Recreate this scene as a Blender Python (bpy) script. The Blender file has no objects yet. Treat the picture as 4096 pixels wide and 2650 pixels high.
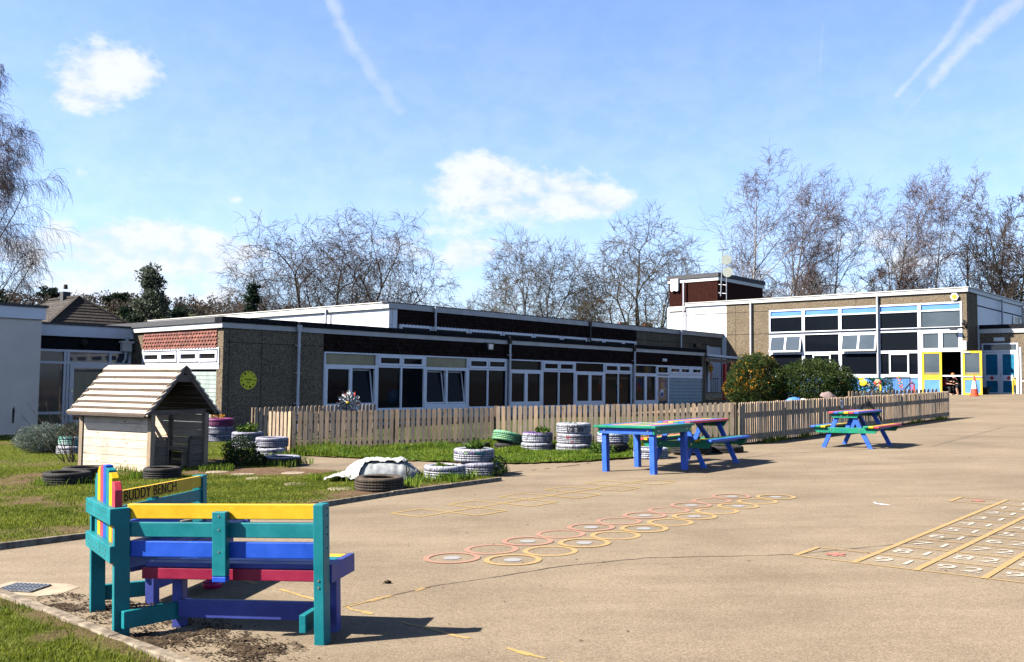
import bpy, math, random
import numpy as np
from mathutils import Vector, Matrix, noise
R_ = math.radians
random.seed(7)
SC = bpy.context.scene
COL = SC.collection
PHI = R_(48.117)                       # the school's grid: u runs back-right, v runs back-left
UX, UY = math.cos(PHI), math.sin(PHI)
def W(s, t, z=0.0): return Vector((s*UX - t*UY, s*UY + t*UX, z))
def ST(x, y): return (x*UX + y*UY, -x*UY + y*UX)
def gz(x, y):
    s = x*UX + y*UY
    k = min(1.0, max(0.0, (s-34)/20.0))
    return .028*max(-12.0, min(x, 40.0)) + .38*k*k*(3-2*k)
def gst(s, t):
    w = W(s, t); return gz(w.x, w.y)

# ---------------------------------------------------------------- materials
def newmat(name):
    m = bpy.data.materials.new(name); m.use_nodes = True
    nt = m.node_tree
    return m, nt, nt.nodes['Principled BSDF']
def N(nt, typ, **kw):
    n = nt.nodes.new(typ)
    for k, v in kw.items():
        if k in n.inputs.keys(): n.inputs[k].default_value = v
        else: setattr(n, k, v)
    return n
def ramp(nt, fac, p0, c0, p1, c1, mid=None):
    r = nt.nodes.new('ShaderNodeValToRGB')
    e = r.color_ramp.elements
    e[0].position = p0; e[0].color = (*c0, 1); e[1].position = p1; e[1].color = (*c1, 1)
    if mid:
        q = e.new(mid[0]); q.color = (*mid[1], 1)
    nt.links.new(fac, r.inputs[0]); return r.outputs[0]
def mixc(nt, fac, a, b, blend='MIX'):
    n = nt.nodes.new('ShaderNodeMix'); n.data_type = 'RGBA'; n.blend_type = blend
    for sock, v in ((0, fac), (6, a), (7, b)):
        if hasattr(v, 'is_output'): nt.links.new(v, n.inputs[sock])
        elif sock == 0: n.inputs[0].default_value = v
        else: n.inputs[sock].default_value = (*v, 1)
    return n.outputs[2]
def coords(nt, scale=(1, 1, 1), kind='Object'):
    tc = nt.nodes.new('ShaderNodeTexCoord'); mp = nt.nodes.new('ShaderNodeMapping')
    mp.inputs['Scale'].default_value = scale
    nt.links.new(tc.outputs[kind], mp.inputs[0]); return mp.outputs[0]
def noise_tex(nt, co, scale, detail=4, rough=.6):
    n = nt.nodes.new('ShaderNodeTexNoise'); n.inputs['Scale'].default_value = scale
    n.inputs['Detail'].default_value = detail; n.inputs['Roughness'].default_value = rough
    nt.links.new(co, n.inputs['Vector']); return n.outputs[0]
def voro(nt, co, scale, feature='F1'):
    n = nt.nodes.new('ShaderNodeTexVoronoi'); n.feature = feature; n.inputs['Scale'].default_value = scale
    nt.links.new(co, n.inputs['Vector']); return n
def bump(nt, bs, h, strength=.3, dist=.01):
    b = nt.nodes.new('ShaderNodeBump'); b.inputs['Strength'].default_value = strength; b.inputs['Distance'].default_value = dist
    nt.links.new(h, b.inputs['Height']); nt.links.new(b.outputs[0], bs.inputs['Normal'])
def tint_of(nt):
    a = nt.nodes.new('ShaderNodeAttribute'); a.attribute_name = 'tint'; return a.outputs['Fac']
def M(name, c1, c2=None, scale=8, rough=.6, bmp=.0, bscale=60, aniso=(1, 1, 1), detail=4, spec=.4, metal=0, tint=0, lo=.35, hi=.65):
    """two-tone noisy surface; tint > 0 lets each board or blade differ"""
    m, nt, bs = newmat(name)
    co = coords(nt, aniso)
    c = None
    if c2:
        c = ramp(nt, noise_tex(nt, co, scale, detail), lo, c1, hi, c2)
    if tint:
        t = tint_of(nt)
        c = mixc(nt, 1.0, c if c is not None else c1, ramp(nt, t, 0, (1-tint,)*3, 1, (1+tint*.6,)*3), 'MULTIPLY')
    if c is not None: nt.links.new(c, bs.inputs['Base Color'])
    else: bs.inputs['Base Color'].default_value = (*c1, 1)
    bs.inputs['Roughness'].default_value = rough
    bs.inputs['Specular IOR Level'].default_value = spec
    bs.inputs['Metallic'].default_value = metal
    if bmp: bump(nt, bs, noise_tex(nt, co, bscale, 3), bmp, .01)
    return m
def woodmat(name, a, b, dark, scale=1.0, axis=2, rough=.75, tint=.3):
    """boards with grain along one axis and a few knots"""
    m, nt, bs = newmat(name)
    an = [14*scale]*3; an[axis] = 1.0*scale
    co = coords(nt, an); cu = coords(nt)
    g = noise_tex(nt, co, 3.0, 6, .65)
    c = ramp(nt, g, .32, a, .68, b)
    k = ramp(nt, voro(nt, coords(nt, [4.5 if i != axis else 2.2 for i in range(3)]), 1.6).outputs['Distance'], .05, (1, 1, 1), .14, (0, 0, 0))
    c = mixc(nt, k, c, dark)
    st = ramp(nt, noise_tex(nt, cu, 2.2, 5), .45, (1, 1, 1), .8, (.62, .58, .55))
    c = mixc(nt, .8, c, st, 'MULTIPLY')
    c = mixc(nt, 1.0, c, ramp(nt, tint_of(nt), 0, (1-tint, 1-tint*.95, 1-tint*.85), 1, (1+tint*.6, 1+tint*.2, 1-tint*.25)), 'MULTIPLY')
    nt.links.new(c, bs.inputs['Base Color'])
    bs.inputs['Roughness'].default_value = rough; bs.inputs['Specular IOR Level'].default_value = .25
    bump(nt, bs, g, .25, .004)
    return m
def paintwood(name, c, worn=.11):
    """painted recycled-plastic boards: orange-peel bump, dusty scuffs"""
    m, nt, bs = newmat(name)
    co = coords(nt)
    f = noise_tex(nt, co, 5, 6, .7)
    c1 = mixc(nt, ramp(nt, f, .35, (0, 0, 0), .75, (1, 1, 1)), tuple(x*.80 for x in c), tuple(min(1, x*1.15+.012) for x in c))
    sc = ramp(nt, noise_tex(nt, co, 38, 8, .75), .66, (0, 0, 0), .74, (1, 1, 1))
    c1 = mixc(nt, mixc(nt, 1.0, sc, (worn*5,)*3, 'MULTIPLY'), c1, (.42, .38, .33))
    nt.links.new(c1, bs.inputs['Base Color'])
    nt.links.new(ramp(nt, f, .3, (.38,)*3, .7, (.55,)*3), bs.inputs['Roughness'])
    bs.inputs['Specular IOR Level'].default_value = .35
    bump(nt, bs, noise_tex(nt, co, 130, 2), .25, .004)
    return m
MT = {}
def build_mats():
    D = MT
    # playground tarmac: tan bound gravel
    m, nt, bs = newmat('tarmac'); co = coords(nt)
    fine = voro(nt, co, 130).outputs['Color']
    sep = nt.nodes.new('ShaderNodeSeparateColor'); nt.links.new(fine, sep.inputs[0])
    c = ramp(nt, sep.outputs[0], 0.0, (.205, .157, .104), 1.0, (.36, .285, .20), (.55, (.285, .221, .15)))
    big = noise_tex(nt, co, .42, 7, .66)
    c = mixc(nt, 1.0, c, ramp(nt, big, .3, (.74, .735, .73), .66, (1.12, 1.12, 1.12)), 'MULTIPLY')
    strk = noise_tex(nt, coords(nt, (.35, 1.6, 1)), 1.1, 6, .7)
    c = mixc(nt, 1.0, c, ramp(nt, strk, .36, (.88, .87, .86), .6, (1.04, 1.04, 1.04)), 'MULTIPLY')
    mid = noise_tex(nt, co, 26, 6, .8)
    c = mixc(nt, 1.0, c, ramp(nt, mid, .28, (.89, .89, .89), .72, (1.09, 1.09, 1.09)), 'MULTIPLY')
    spots = ramp(nt, noise_tex(nt, co, 3.1, 8, .8), .68, (0, 0, 0), .76, (.45, .45, .45))
    c = mixc(nt, spots, c, (.12, .085, .06))
    dk = ramp(nt, voro(nt, co, 6.5).outputs['Distance'], .012, (.8,)*3, .03, (0, 0, 0))
    c = mixc(nt, dk, c, (.05, .04, .03))
    nt.links.new(c, bs.inputs['Base Color']); bs.inputs['Roughness'].default_value = .92; bs.inputs['Specular IOR Level'].default_value = .2
    bump(nt, bs, sep.outputs[1], .35, .004); D['tarmac'] = m
    D['field'] = M('field', (.045, .06, .02), (.085, .095, .035), .3, .95, spec=.1)
    # lawn base: soil showing through grass, from the lawn's own cover map
    m, nt, bs = newmat('lawn_base'); co = coords(nt)
    a = nt.nodes.new('ShaderNodeAttribute'); a.attribute_name = 'cover'
    soil = ramp(nt, noise_tex(nt, co, 9, 8, .75), .3, (.10, .06, .035), .7, (.26, .165, .10))
    green = ramp(nt, noise_tex(nt, co, 30, 6, .7), .3, (.06, .08, .011), .7, (.17, .19, .03))
    nt.links.new(mixc(nt, a.outputs['Fac'], soil, green), bs.inputs['Base Color'])
    bs.inputs['Roughness'].default_value = .95; bs.inputs['Specular IOR Level'].default_value = .1
    bump(nt, bs, noise_tex(nt, co, 45, 5, .8), .9, .03); D['lawn'] = m
    D['soil'] = M('dark_soil', (.02, .014, .01), (.10, .07, .045), 18, .95, .9, 40, spec=.1)
    D['grass'] = M('grass_blade', (.14, .19, .016), (.29, .32, .038), 1.2, .6, tint=.6, spec=.25)
    D['grass_tall'] = M('grass_tuft', (.10, .195, .012), (.26, .35, .035), 1.6, .55, tint=.7, spec=.25)
    def thin(m, f):
        """leaves and blades pass some of the light that strikes them"""
        nt = m.node_tree; bs = nt.nodes['Principled BSDF']; out = nt.nodes['Material Output']
        tr = nt.nodes.new('ShaderNodeBsdfTranslucent'); mx = nt.nodes.new('ShaderNodeMixShader'); mx.inputs[0].default_value = f
        nt.links.new(bs.inputs['Base Color'].links[0].from_socket, tr.inputs[0])
        nt.links.new(bs.outputs[0], mx.inputs[1]); nt.links.new(tr.outputs[0], mx.inputs[2]); nt.links.new(mx.outputs[0], out.inputs[0])
    for k in ('grass', 'grass_tall'):
        thin(D[k], .4)
    D['kerb'] = M('kerb_concrete', (.13, .10, .07), (.36, .29, .21), 12, .9, .5, 70)
    D['concrete'] = M('concrete', (.34, .27, .19), (.5, .4, .28), 6, .9, .3)
    D['slab'] = M('stone_slab', (.27, .21, .145), (.42, .335, .235), 9, .9, .4)
    # building skins
    m, nt, bs = newmat('pebbledash'); co = coords(nt)
    v = voro(nt, co, 42); sep = nt.nodes.new('ShaderNodeSeparateColor'); nt.links.new(v.outputs['Color'], sep.inputs[0])
    c = ramp(nt, sep.outputs[0], 0, (.075, .058, .04), 1, (.33, .26, .178), (.5, (.18, .14, .094)))
    c = mixc(nt, .8, c, ramp(nt, noise_tex(nt, co, .9, 6), .3, (.8, .8, .8), .7, (1.12, 1.12, 1.12)), 'MULTIPLY')
    nt.links.new(c, bs.inputs['Base Color']); bs.inputs['Roughness'].default_value = .95; bs.inputs['Specular IOR Level'].default_value = .06
    bump(nt, bs, v.outputs['Distance'], .8, .015); D['pebble'] = m
    D['render'] = M('cream_render', (.72, .62, .52), (.80, .70, .59), 1.3, .9, .25, 120)
    D['white'] = M('white_board', (.74, .75, .77), (.80, .81, .83), 2, .5)
    D['fascia'] = M('fascia_shaded_tone', (.42, .41, .39), (.52, .51, .49), 1.5, .45)  # darker copy of the fascia colour, mostly for sides turned from the sun
    D['fasciaw'] = M('fascia_lit_tone', (.64, .61, .55), (.72, .70, .65), 1.5, .5)  # lighter copy of the fascia colour, mostly for sunlit sides
    D['upvc'] = M('white_frame', (.76, .78, .84), (.82, .84, .88), 3, .35)
    D['pipe'] = M('grey_pipe', (.50, .51, .54), (.60, .61, .64), 3, .4)
    D['coping'] = M('dark_felt', (.010, .010, .012), (.026, .026, .03), 9, .95, .3, spec=.05)
    D['copegrey'] = M('grey_coping', (.055, .055, .06), (.10, .10, .105), 14, .85, .3)
    D['roof'] = M('roof_felt', (.10, .10, .10), (.17, .17, .165), 1, .9)
    D['tile'] = M('red_clay_tile', (.15, .05, .036), (.25, .088, .06), 7, .8, tint=.35)
    D['tiledk'] = M('dark_clay_tile', (.016, .010, .009), (.032, .019, .016), 7, .9, tint=.35, spec=.04)
    D['rooftile'] = M('brown_roof_tile', (.040, .032, .027), (.078, .062, .05), 5, .85, tint=.35)
    D['green_board'] = M('sage_board', (.30, .36, .33), (.40, .46, .42), 2.5, .6)
    D['blue_board'] = M('grey_blue_board', (.25, .33, .36), (.32, .40, .43), 2.5, .6)
    D['brown_board'] = M('brown_board', (.022, .007, .005), (.046, .014, .010), 4, .85, spec=.08, aniso=(6, 6, .6))
    m, nt, bs = newmat('glass'); bs.inputs['Base Color'].default_value = (.006, .008, .012, 1)
    bs.inputs['Roughness'].default_value = .04; bs.inputs['Specular IOR Level'].default_value = .07
    bump(nt, bs, noise_tex(nt, coords(nt), .8, 2), .04, .05); D['glass'] = m
    D['glassblue'] = M('blue_panel_glass', (.10, .25, .62), (.13, .30, .68), 1, .25)
    D['glassgrey'] = M('sky_facing_glass', (.055, .075, .09), (.075, .095, .115), 1, .06, spec=.5)
    D['yellowgrey'] = M('yellow_grey', (.22, .19, .10), (.30, .26, .15), 1.5, .3)
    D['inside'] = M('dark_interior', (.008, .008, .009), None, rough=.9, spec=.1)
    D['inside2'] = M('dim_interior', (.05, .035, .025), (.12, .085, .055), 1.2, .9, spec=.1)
    D['yellowpaint'] = M('yellow_paint', (.80, .50, .02), (.84, .55, .04), 3, .4)
    D['bluepaint'] = M('light_blue_paint', (.08, .24, .62), (.11, .29, .68), 2, .55)
    D['louvre'] = M('teal_louvre', (.01, .20, .36), (.02, .26, .44), 3, .5)
    D['red'] = M('red_paint', (.60, .03, .03), None, rough=.45)
    D['redpole'] = M('red_post_paint', (.38, .02, .02), (.5, .04, .03), 3, .5)
    D['conered'] = M('cone_orange', (.85, .09, .03), (.75, .07, .03), 6, .5)
    D['black'] = M('black_metal', (.015, .015, .017), None, rough=.5)
    D['steel'] = M('galvanised_steel', (.35, .36, .37), (.48, .49, .5), 8, .4, metal=.6)
    D['dish'] = M('dish_grey', (.24, .26, .22), (.29, .31, .27), 3, .5)
    D['offwhite'] = M('off_white_plastic', (.72, .70, .64), None, rough=.4)
    # playground
    D['teal'] = paintwood('teal_board', (.004, .215, .235)); D['byellow'] = paintwood('yellow_board', (.80, .48, .010))
    D['bblue'] = paintwood('blue_board', (.012, .09, .56)); D['bred'] = paintwood('coral_board', (.62, .05, .08))
    D['bpurple'] = paintwood('violet_blue_board', (.05, .068, .30)); D['bpink'] = paintwood('magenta_board', (.33, .010, .05))
    D['tgreen'] = paintwood('green_board', (.004, .23, .125)); D['tblue'] = paintwood('royal_blue_board', (.035, .13, .60))
    D['bolt'] = M('bolt_head', (.5, .5, .5), None, rough=.3, metal=.8)
    D['ink'] = M('black_lettering', (.02, .014, .008), None, rough=.8)
    D['picket'] = woodmat('weathered_picket', (.34, .265, .19), (.60, .485, .365), (.12, .07, .04), 1.2, 2, tint=.42)
    D['rail'] = woodmat('weathered_rail', (.16, .12, .085), (.30, .235, .17), (.1, .06, .04), 1.2, 0)
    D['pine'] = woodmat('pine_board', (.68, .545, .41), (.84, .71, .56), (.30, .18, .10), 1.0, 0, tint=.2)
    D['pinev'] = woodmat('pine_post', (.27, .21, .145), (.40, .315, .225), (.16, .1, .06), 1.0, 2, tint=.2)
    D['pinegrey_shade'] = woodmat('greyed_shaded_pine', (.12, .095, .075), (.21, .165, .13), (.14, .09, .06), 1.0, 1, tint=.2)  # greyed boards, tone lowered to paint in the shade on front and inside
    D['shingle'] = woodmat('roof_board', (.64, .54, .43), (.80, .69, .57), (.36, .25, .15), .9, 0, tint=.14)
    D['rubber'] = M('tyre_rubber', (.018, .016, .015), (.05, .043, .036), 10, .8, .3, 60)
    D['rubberdust'] = M('dusty_tyre', (.05, .036, .026), (.12, .088, .06), 9, .9, .3, 60)
    def tyrepaint(n, c, c2=None, cover=.5):
        m, nt, bs = newmat(n); co = coords(nt)
        f = noise_tex(nt, co, 7, 8, .75); g = noise_tex(nt, coords(nt, (1, 1, .35)), 22, 6, .8)
        base = mixc(nt, ramp(nt, f, .4, (0,)*3, .6, (1,)*3), c, c2 or tuple(x*.75 for x in c))
        worn = ramp(nt, g, cover, (0,)*3, cover+.1, (1,)*3)
        nt.links.new(mixc(nt, worn, base, (.05, .045, .045)), bs.inputs['Base Color'])
        bs.inputs['Roughness'].default_value = .55; bump(nt, bs, g, .3, .01); D[n] = m
    tyrepaint('tyre_white', (.60, .61, .66), (.44, .44, .54), .50); tyrepaint('tyre_grey', (.40, .40, .46), (.27, .26, .36), .52)
    tyrepaint('tyre_green', (.27, .50, .22), (.10, .34, .20), .62); tyrepaint('tyre_purple', (.24, .035, .15), (.15, .02, .1), .6)
    tyrepaint('tyre_teal', (.60, .66, .64), (.03, .34, .24), .6); tyrepaint('tyre_bright', (.50, .50, .53), (.38, .38, .43), .51)
    D['groove'] = M('tyre_groove', (.012, .011, .011), None, rough=.9)
    D['purplepaint'] = M('purple_splash', (.10, .05, .17), (.18, .11, .28), 20, .6)
    D['mixpaint'] = M('patchy_paint', (.42, .40, .10), (.04, .26, .30), 7, .6)
    D['potsoil'] = M('potting_soil', (.02, .014, .01), (.06, .04, .028), 30, .95, .8)
    def leaf(n, a, b, tint=.5, rough=.5):
        D[n] = M(n, a, b, 3, rough, tint=tint, spec=.15); thin(D[n], .3)
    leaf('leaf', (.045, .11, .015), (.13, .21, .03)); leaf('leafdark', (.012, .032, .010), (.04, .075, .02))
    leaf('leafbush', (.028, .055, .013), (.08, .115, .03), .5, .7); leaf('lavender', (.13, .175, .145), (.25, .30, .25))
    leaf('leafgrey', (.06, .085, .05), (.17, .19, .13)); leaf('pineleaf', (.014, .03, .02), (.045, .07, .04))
    leaf('woodland', (.055, .042, .034), (.12, .095, .07)); leaf('berry', (.55, .20, .01), (.75, .33, .02), .3)
    leaf('ivy', (.005, .10, .06), (.02, .19, .11))
    D['bark'] = M('bark', (.035, .03, .022), (.10, .088, .062), 5, .9, .4, 20)
    D['barkbirch'] = M('birch_bark', (.13, .115, .10), (.50, .47, .42), 2.2, .8, aniso=(1, 1, 2.5))
    D['twig'] = M('twig', (.05, .034, .024), (.105, .072, .05), 3, .8)
    D['twigpurple'] = M('purple_twig', (.07, .04, .036), (.14, .09, .078), 3, .8)
    D['twiggreen'] = M('mossy_twig', (.06, .044, .024), (.125, .095, .052), 3, .8)
    D['cloth'] = M('mauve_cover', (.20, .14, .13), (.29, .21, .20), 3, .9, .3, 12)
    D['sheet'] = M('white_sheet', (.50, .50, .46), (.66, .66, .61), 3, .5, .4, 14)
    D['sack'] = M('woven_sack', (.24, .25, .26), (.40, .41, .40), 10, .9, .5, 90)
    D['petal'] = M('white_petal', (.80, .76, .70), (.86, .84, .8), 4, .25); D['petalred'] = M('red_petal', (.7, .06, .04), None, rough=.3)
    D['signyellow'] = M('yellow_sign', (.66, .66, .01), (.70, .70, .012), 3, .4)
    D['signblue'] = M('sign_blue', (.02, .06, .30), None, rough=.4); D['signwhite'] = M('sign_white', (.72, .72, .74), None, rough=.4)
    D['skin'] = M('skin', (.55, .27, .19), (.62, .33, .24), 6, .5); D['ginger'] = M('ginger_hair', (.36, .12, .03), (.5, .2, .05), 40, .6)
    D['darkhair'] = M('dark_hair', (.03, .018, .012), None, rough=.6)
    D['tshirt'] = M('black_tshirt', (.012, .012, .014), None, rough=.9); D['redtop'] = M('red_top', (.42, .012, .025), (.5, .02, .035), 10, .85)
    D['trousers'] = M('black_trousers', (.014, .014, .016), (.03, .03, .033), 10, .9)
    D['pink'] = M('pink_plastic', (.42, .01, .12), None, rough=.4); D['brick'] = M('red_brick', (.30, .09, .05), (.42, .15, .09), 9, .9)
    def mark(n, c, keep=.47):
        m, nt, bs = newmat(n); co = coords(nt)
        g = noise_tex(nt, co, 55, 6, .8); w = ramp(nt, g, keep, (1,)*3, keep+.16, (.25,)*3)
        vo = voro(nt, co, 130).outputs['Color']
        t = ramp(nt, vo, .2, (.25, .18, .12), .8, (.40, .29, .2))
        nt.links.new(mixc(nt, w, t, c), bs.inputs['Base Color']); bs.inputs['Roughness'].default_value = .85; D[n] = m
    mark('line_yellow', (.48, .30, .085), .42); mark('line_red', (.43, .185, .125), .40); mark('line_white', (.54, .47, .38), .54)
    mark('line_grey', (.33, .33, .34)); mark('line_faint', (.50, .32, .075), .44); mark('line_star', (.52, .15, .12), .44)
    D['crack'] = M('crack', (.06, .045, .03), (.14, .10, .07), 20, .95)
build_mats()

# ---------------------------------------------------------------- mesh builder
class MB:
    def __init__(s, o=(0, 0, 0), st=False):
        s.v = []; s.f = []; s.m = []; s.t = []; s.o = Vector(o); s.mats = []
    def mi(s, mat):
        if mat not in s.mats: s.mats.append(mat)
        return s.mats.index(mat)
    def add(s, vs, fs, mat, tint=.5):
        b = len(s.v); o = s.o
        s.v += [(p[0]-o[0], p[1]-o[1], p[2]-o[2]) for p in vs]
        i = s.mi(mat)
        for f in fs:
            s.f.append(tuple(b+k for k in f)); s.m.append(i); s.t.append(tint)
    def box(s, x0, x1, y0, y1, z0, z1, mat, tint=.5):
        s.add([(x0, y0, z0), (x1, y0, z0), (x1, y1, z0), (x0, y1, z0), (x0, y0, z1), (x1, y0, z1), (x1, y1, z1), (x0, y1, z1)],
              [(0, 3, 2, 1), (4, 5, 6, 7), (0, 1, 5, 4), (1, 2, 6, 5), (2, 3, 7, 6), (3, 0, 4, 7)], mat, tint)
    def beam(s, p, q, w, d, mat, up=(0, 0, 1), tint=.5):
        p = Vector(p); q = Vector(q); a = (q-p).normalized(); u = Vector(up)
        x = a.cross(u)
        if x.length < 1e-4: x = a.cross(Vector((1, 0, 0)))
        x.normalize(); y = x.cross(a).normalized()
        vs = []
        for c in (p, q):
            for sx, sy in ((-1, -1), (1, -1), (1, 1), (-1, 1)): vs.append(c + x*(sx*w/2) + y*(sy*d/2))
        s.add(vs, [(0, 3, 2, 1), (4, 5, 6, 7), (0, 1, 5, 4), (1, 2, 6, 5), (2, 3, 7, 6), (3, 0, 4, 7)], mat, tint)
    def prism(s, pts, off, mat, tint=.5):
        """polygon pts extruded by vector off"""
        n = len(pts); off = Vector(off); a = [Vector(p) for p in pts]; b = [p+off for p in a]
        nrm = Vector((0, 0, 0))
        for i in range(n): nrm += a[i].cross(a[(i+1) % n])
        if nrm.dot(off) > 0: a.reverse(); b.reverse()
        s.add(a+b, [tuple(range(n)), tuple(range(2*n-1, n-1, -1))] + [(i, i+n, (i+1) % n+n, (i+1) % n) for i in range(n)], mat, tint)
    def tube(s, pts, rs, mat, n=6, cap=True, tint=.5):
        if not hasattr(rs, '__len__'): rs = [rs]*len(pts)
        pts = [Vector(p) for p in pts]; vs = []; fs = []
        pu = None
        for i, p in enumerate(pts):
            a = (pts[min(i+1, len(pts)-1)]-pts[max(i-1, 0)]).normalized()
            x = a.orthogonal().normalized() if pu is None else (pu - a*pu.dot(a)).normalized()
            pu = x; y = a.cross(x)
            for k in range(n):
                th = 2*math.pi*k/n
                vs.append(p + (x*math.cos(th)+y*math.sin(th))*rs[i])
        for i in range(len(pts)-1):
            for k in range(n):
                fs.append((i*n+k, i*n+(k+1) % n, (i+1)*n+(k+1) % n, (i+1)*n+k))
        if cap: fs += [tuple(range(n-1, -1, -1)), tuple(range((len(pts)-1)*n, len(pts)*n))]
        s.add(vs, fs, mat, tint)
    def lathe(s, prof, mat, n=32, c=(0, 0, 0), mats=None, closed=False, tint=.5):
        """profile (r, z) turned about the vertical through c"""
        k = len(prof); vs = []
        for i in range(n):
            th = 2*math.pi*i/n
            for r, z in prof: vs.append((c[0]+r*math.cos(th), c[1]+r*math.sin(th), c[2]+z))
        for j in range(k if closed else k-1):
            fs = []
            for i in range(n):
                a = i*k+j; b = ((i+1) % n)*k+j; j2 = (j+1) % k
                fs.append((a, b, ((i+1) % n)*k+j2, i*k+j2))
            if j == 0: s.add(vs, fs, mats[j] if mats else mat, tint); base = len(s.v)-len(vs)
            else:
                idx = s.mi(mats[j] if mats else mat)
                for f in fs: s.f.append(tuple(base+q for q in f)); s.m.append(idx); s.t.append(tint)
    def disc(s, c, r, mat, n=24, normal=(0, 0, 1), th=.01, ry=None):
        q = Vector(normal).to_track_quat('Z', 'Y'); c = Vector(c)
        s.prism([c + q @ Vector((r*math.cos(2*math.pi*i/n), (ry or r)*math.sin(2*math.pi*i/n), 0)) for i in range(n)], Vector(normal)*th, mat)
    def blob(s, c, r, mat, nu=12, nv=8, amp=.0, seed=0, tint=.5):
        vs = []; fs = []
        for j in range(nv+1):
            ph = math.pi*j/nv
            for i in range(nu):
                th = 2*math.pi*i/nu
                d = Vector((math.sin(ph)*math.cos(th), math.sin(ph)*math.sin(th), math.cos(ph)))
                k = 1+amp*noise.noise(d*2.2+Vector((seed, seed*.7, 0)))
                vs.append((c[0]+d.x*r[0]*k, c[1]+d.y*r[1]*k, c[2]+d.z*r[2]*k))
        for j in range(nv):
            for i in range(nu):
                fs.append((j*nu+i, (j+1)*nu+i, (j+1)*nu+(i+1) % nu, j*nu+(i+1) % nu))
        s.add(vs, fs, mat, tint)
    def build(s, name, parent=None, bevel=0, smooth=False):
        me = bpy.data.meshes.new(name); me.from_pydata(s.v, [], s.f)
        for m in s.mats: me.materials.append(MT[m])
        me.polygons.foreach_set('material_index', s.m)
        a = me.attributes.new('tint', 'FLOAT', 'FACE'); a.data.foreach_set('value', s.t)
        if smooth: me.polygons.foreach_set('use_smooth', [True]*len(s.f))
        me.update()
        o = bpy.data.objects.new(name, me); COL.objects.link(o)
        if parent: o.parent = parent
        if bevel:
            b = o.modifiers.new('bevel', 'BEVEL'); b.width = bevel; b.segments = 2; b.limit_method = 'ANGLE'; b.angle_limit = R_(40)
        return o
def thing(name, label, cat, loc=(0, 0, 0), rz=0, group=None, rot=None):
    o = bpy.data.objects.new(name, None); COL.objects.link(o); o.empty_display_size = .2
    o.location = loc; o.rotation_euler = rot or (0, 0, rz)
    o['label'] = label; o['category'] = cat
    if group: o['group'] = group
    return o
def tag(o, label, cat, group=None, kind=None):
    o['label'] = label; o['category'] = cat
    if group: o['group'] = group
    if kind: o['kind'] = kind
    return o
def struct(o): o['kind'] = 'structure'; return o
def stuff(o, label, cat): o['kind'] = 'stuff'; o['label'] = label; o['category'] = cat; return o
def copy_tree(o, parent=None):
    c = o.copy(); COL.objects.link(c)
    if parent: c.parent = parent
    for ch in list(o.children): copy_tree(ch, c)
    return c
def bthing(name, label, cat, s, t, z, group=None):
    """a thing standing on the school's grid; its parts are written in (s, t, z)"""
    return thing(name, label, cat, W(s, t, z), PHI, group), (s, t, z)
def text_mesh(txt, size, mat, name, parent=None, loc=(0, 0, 0), rot=(0, 0, 0), ext=.001, sx=1.0, align='CENTER', off=0.0, space=1.0):
    cu = bpy.data.curves.new('txt', 'FONT'); cu.body = txt; cu.size = size; cu.extrude = ext
    cu.align_x = align; cu.align_y = 'CENTER'; cu.resolution_u = 3; cu.offset = off; cu.space_character = space
    ob = bpy.data.objects.new('txt', cu); COL.objects.link(ob)
    dg = bpy.context.evaluated_depsgraph_get(); dg.update()
    me = bpy.data.meshes.new_from_object(ob.evaluated_get(dg))
    bpy.data.objects.remove(ob); bpy.data.curves.remove(cu)
    me.materials.clear(); me.materials.append(MT[mat]); me.name = name
    o = bpy.data.objects.new(name, me); COL.objects.link(o)
    o.location = loc; o.rotation_euler = rot; o.scale = (sx, 1, 1)
    if parent: o.parent = parent
    return o

# ---------------------------------------------------------------- camera, sun, sky
cam = bpy.data.cameras.new('camera'); co_ = bpy.data.objects.new('camera', cam); COL.objects.link(co_)
cam.sensor_width = 36; cam.lens = 31.946; cam.clip_end = 3000; cam.clip_start = .05
co_.matrix_world = Matrix.Translation((0, 0, 1.5)) @ Matrix.Rotation(math.pi/2+.0572605, 4, 'X') @ Matrix.Rotation(.0113326, 4, 'Z')
SC.camera = co_
EL = R_(39.5); SAZ = math.atan2(-.971, -.244)          # sun: azimuth from +Y towards +X
sd = Vector((math.sin(SAZ)*math.cos(EL), math.cos(SAZ)*math.cos(EL), math.sin(EL)))
sl = bpy.data.lights.new('sun', 'SUN'); sl.energy = 5.0; sl.angle = R_(.53); sl.color = (1, .95, .87)
so = bpy.data.objects.new('sun', sl); COL.objects.link(so); so.rotation_euler = sd.to_track_quat('Z', 'Y').to_euler()
so.location = sd*60
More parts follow.
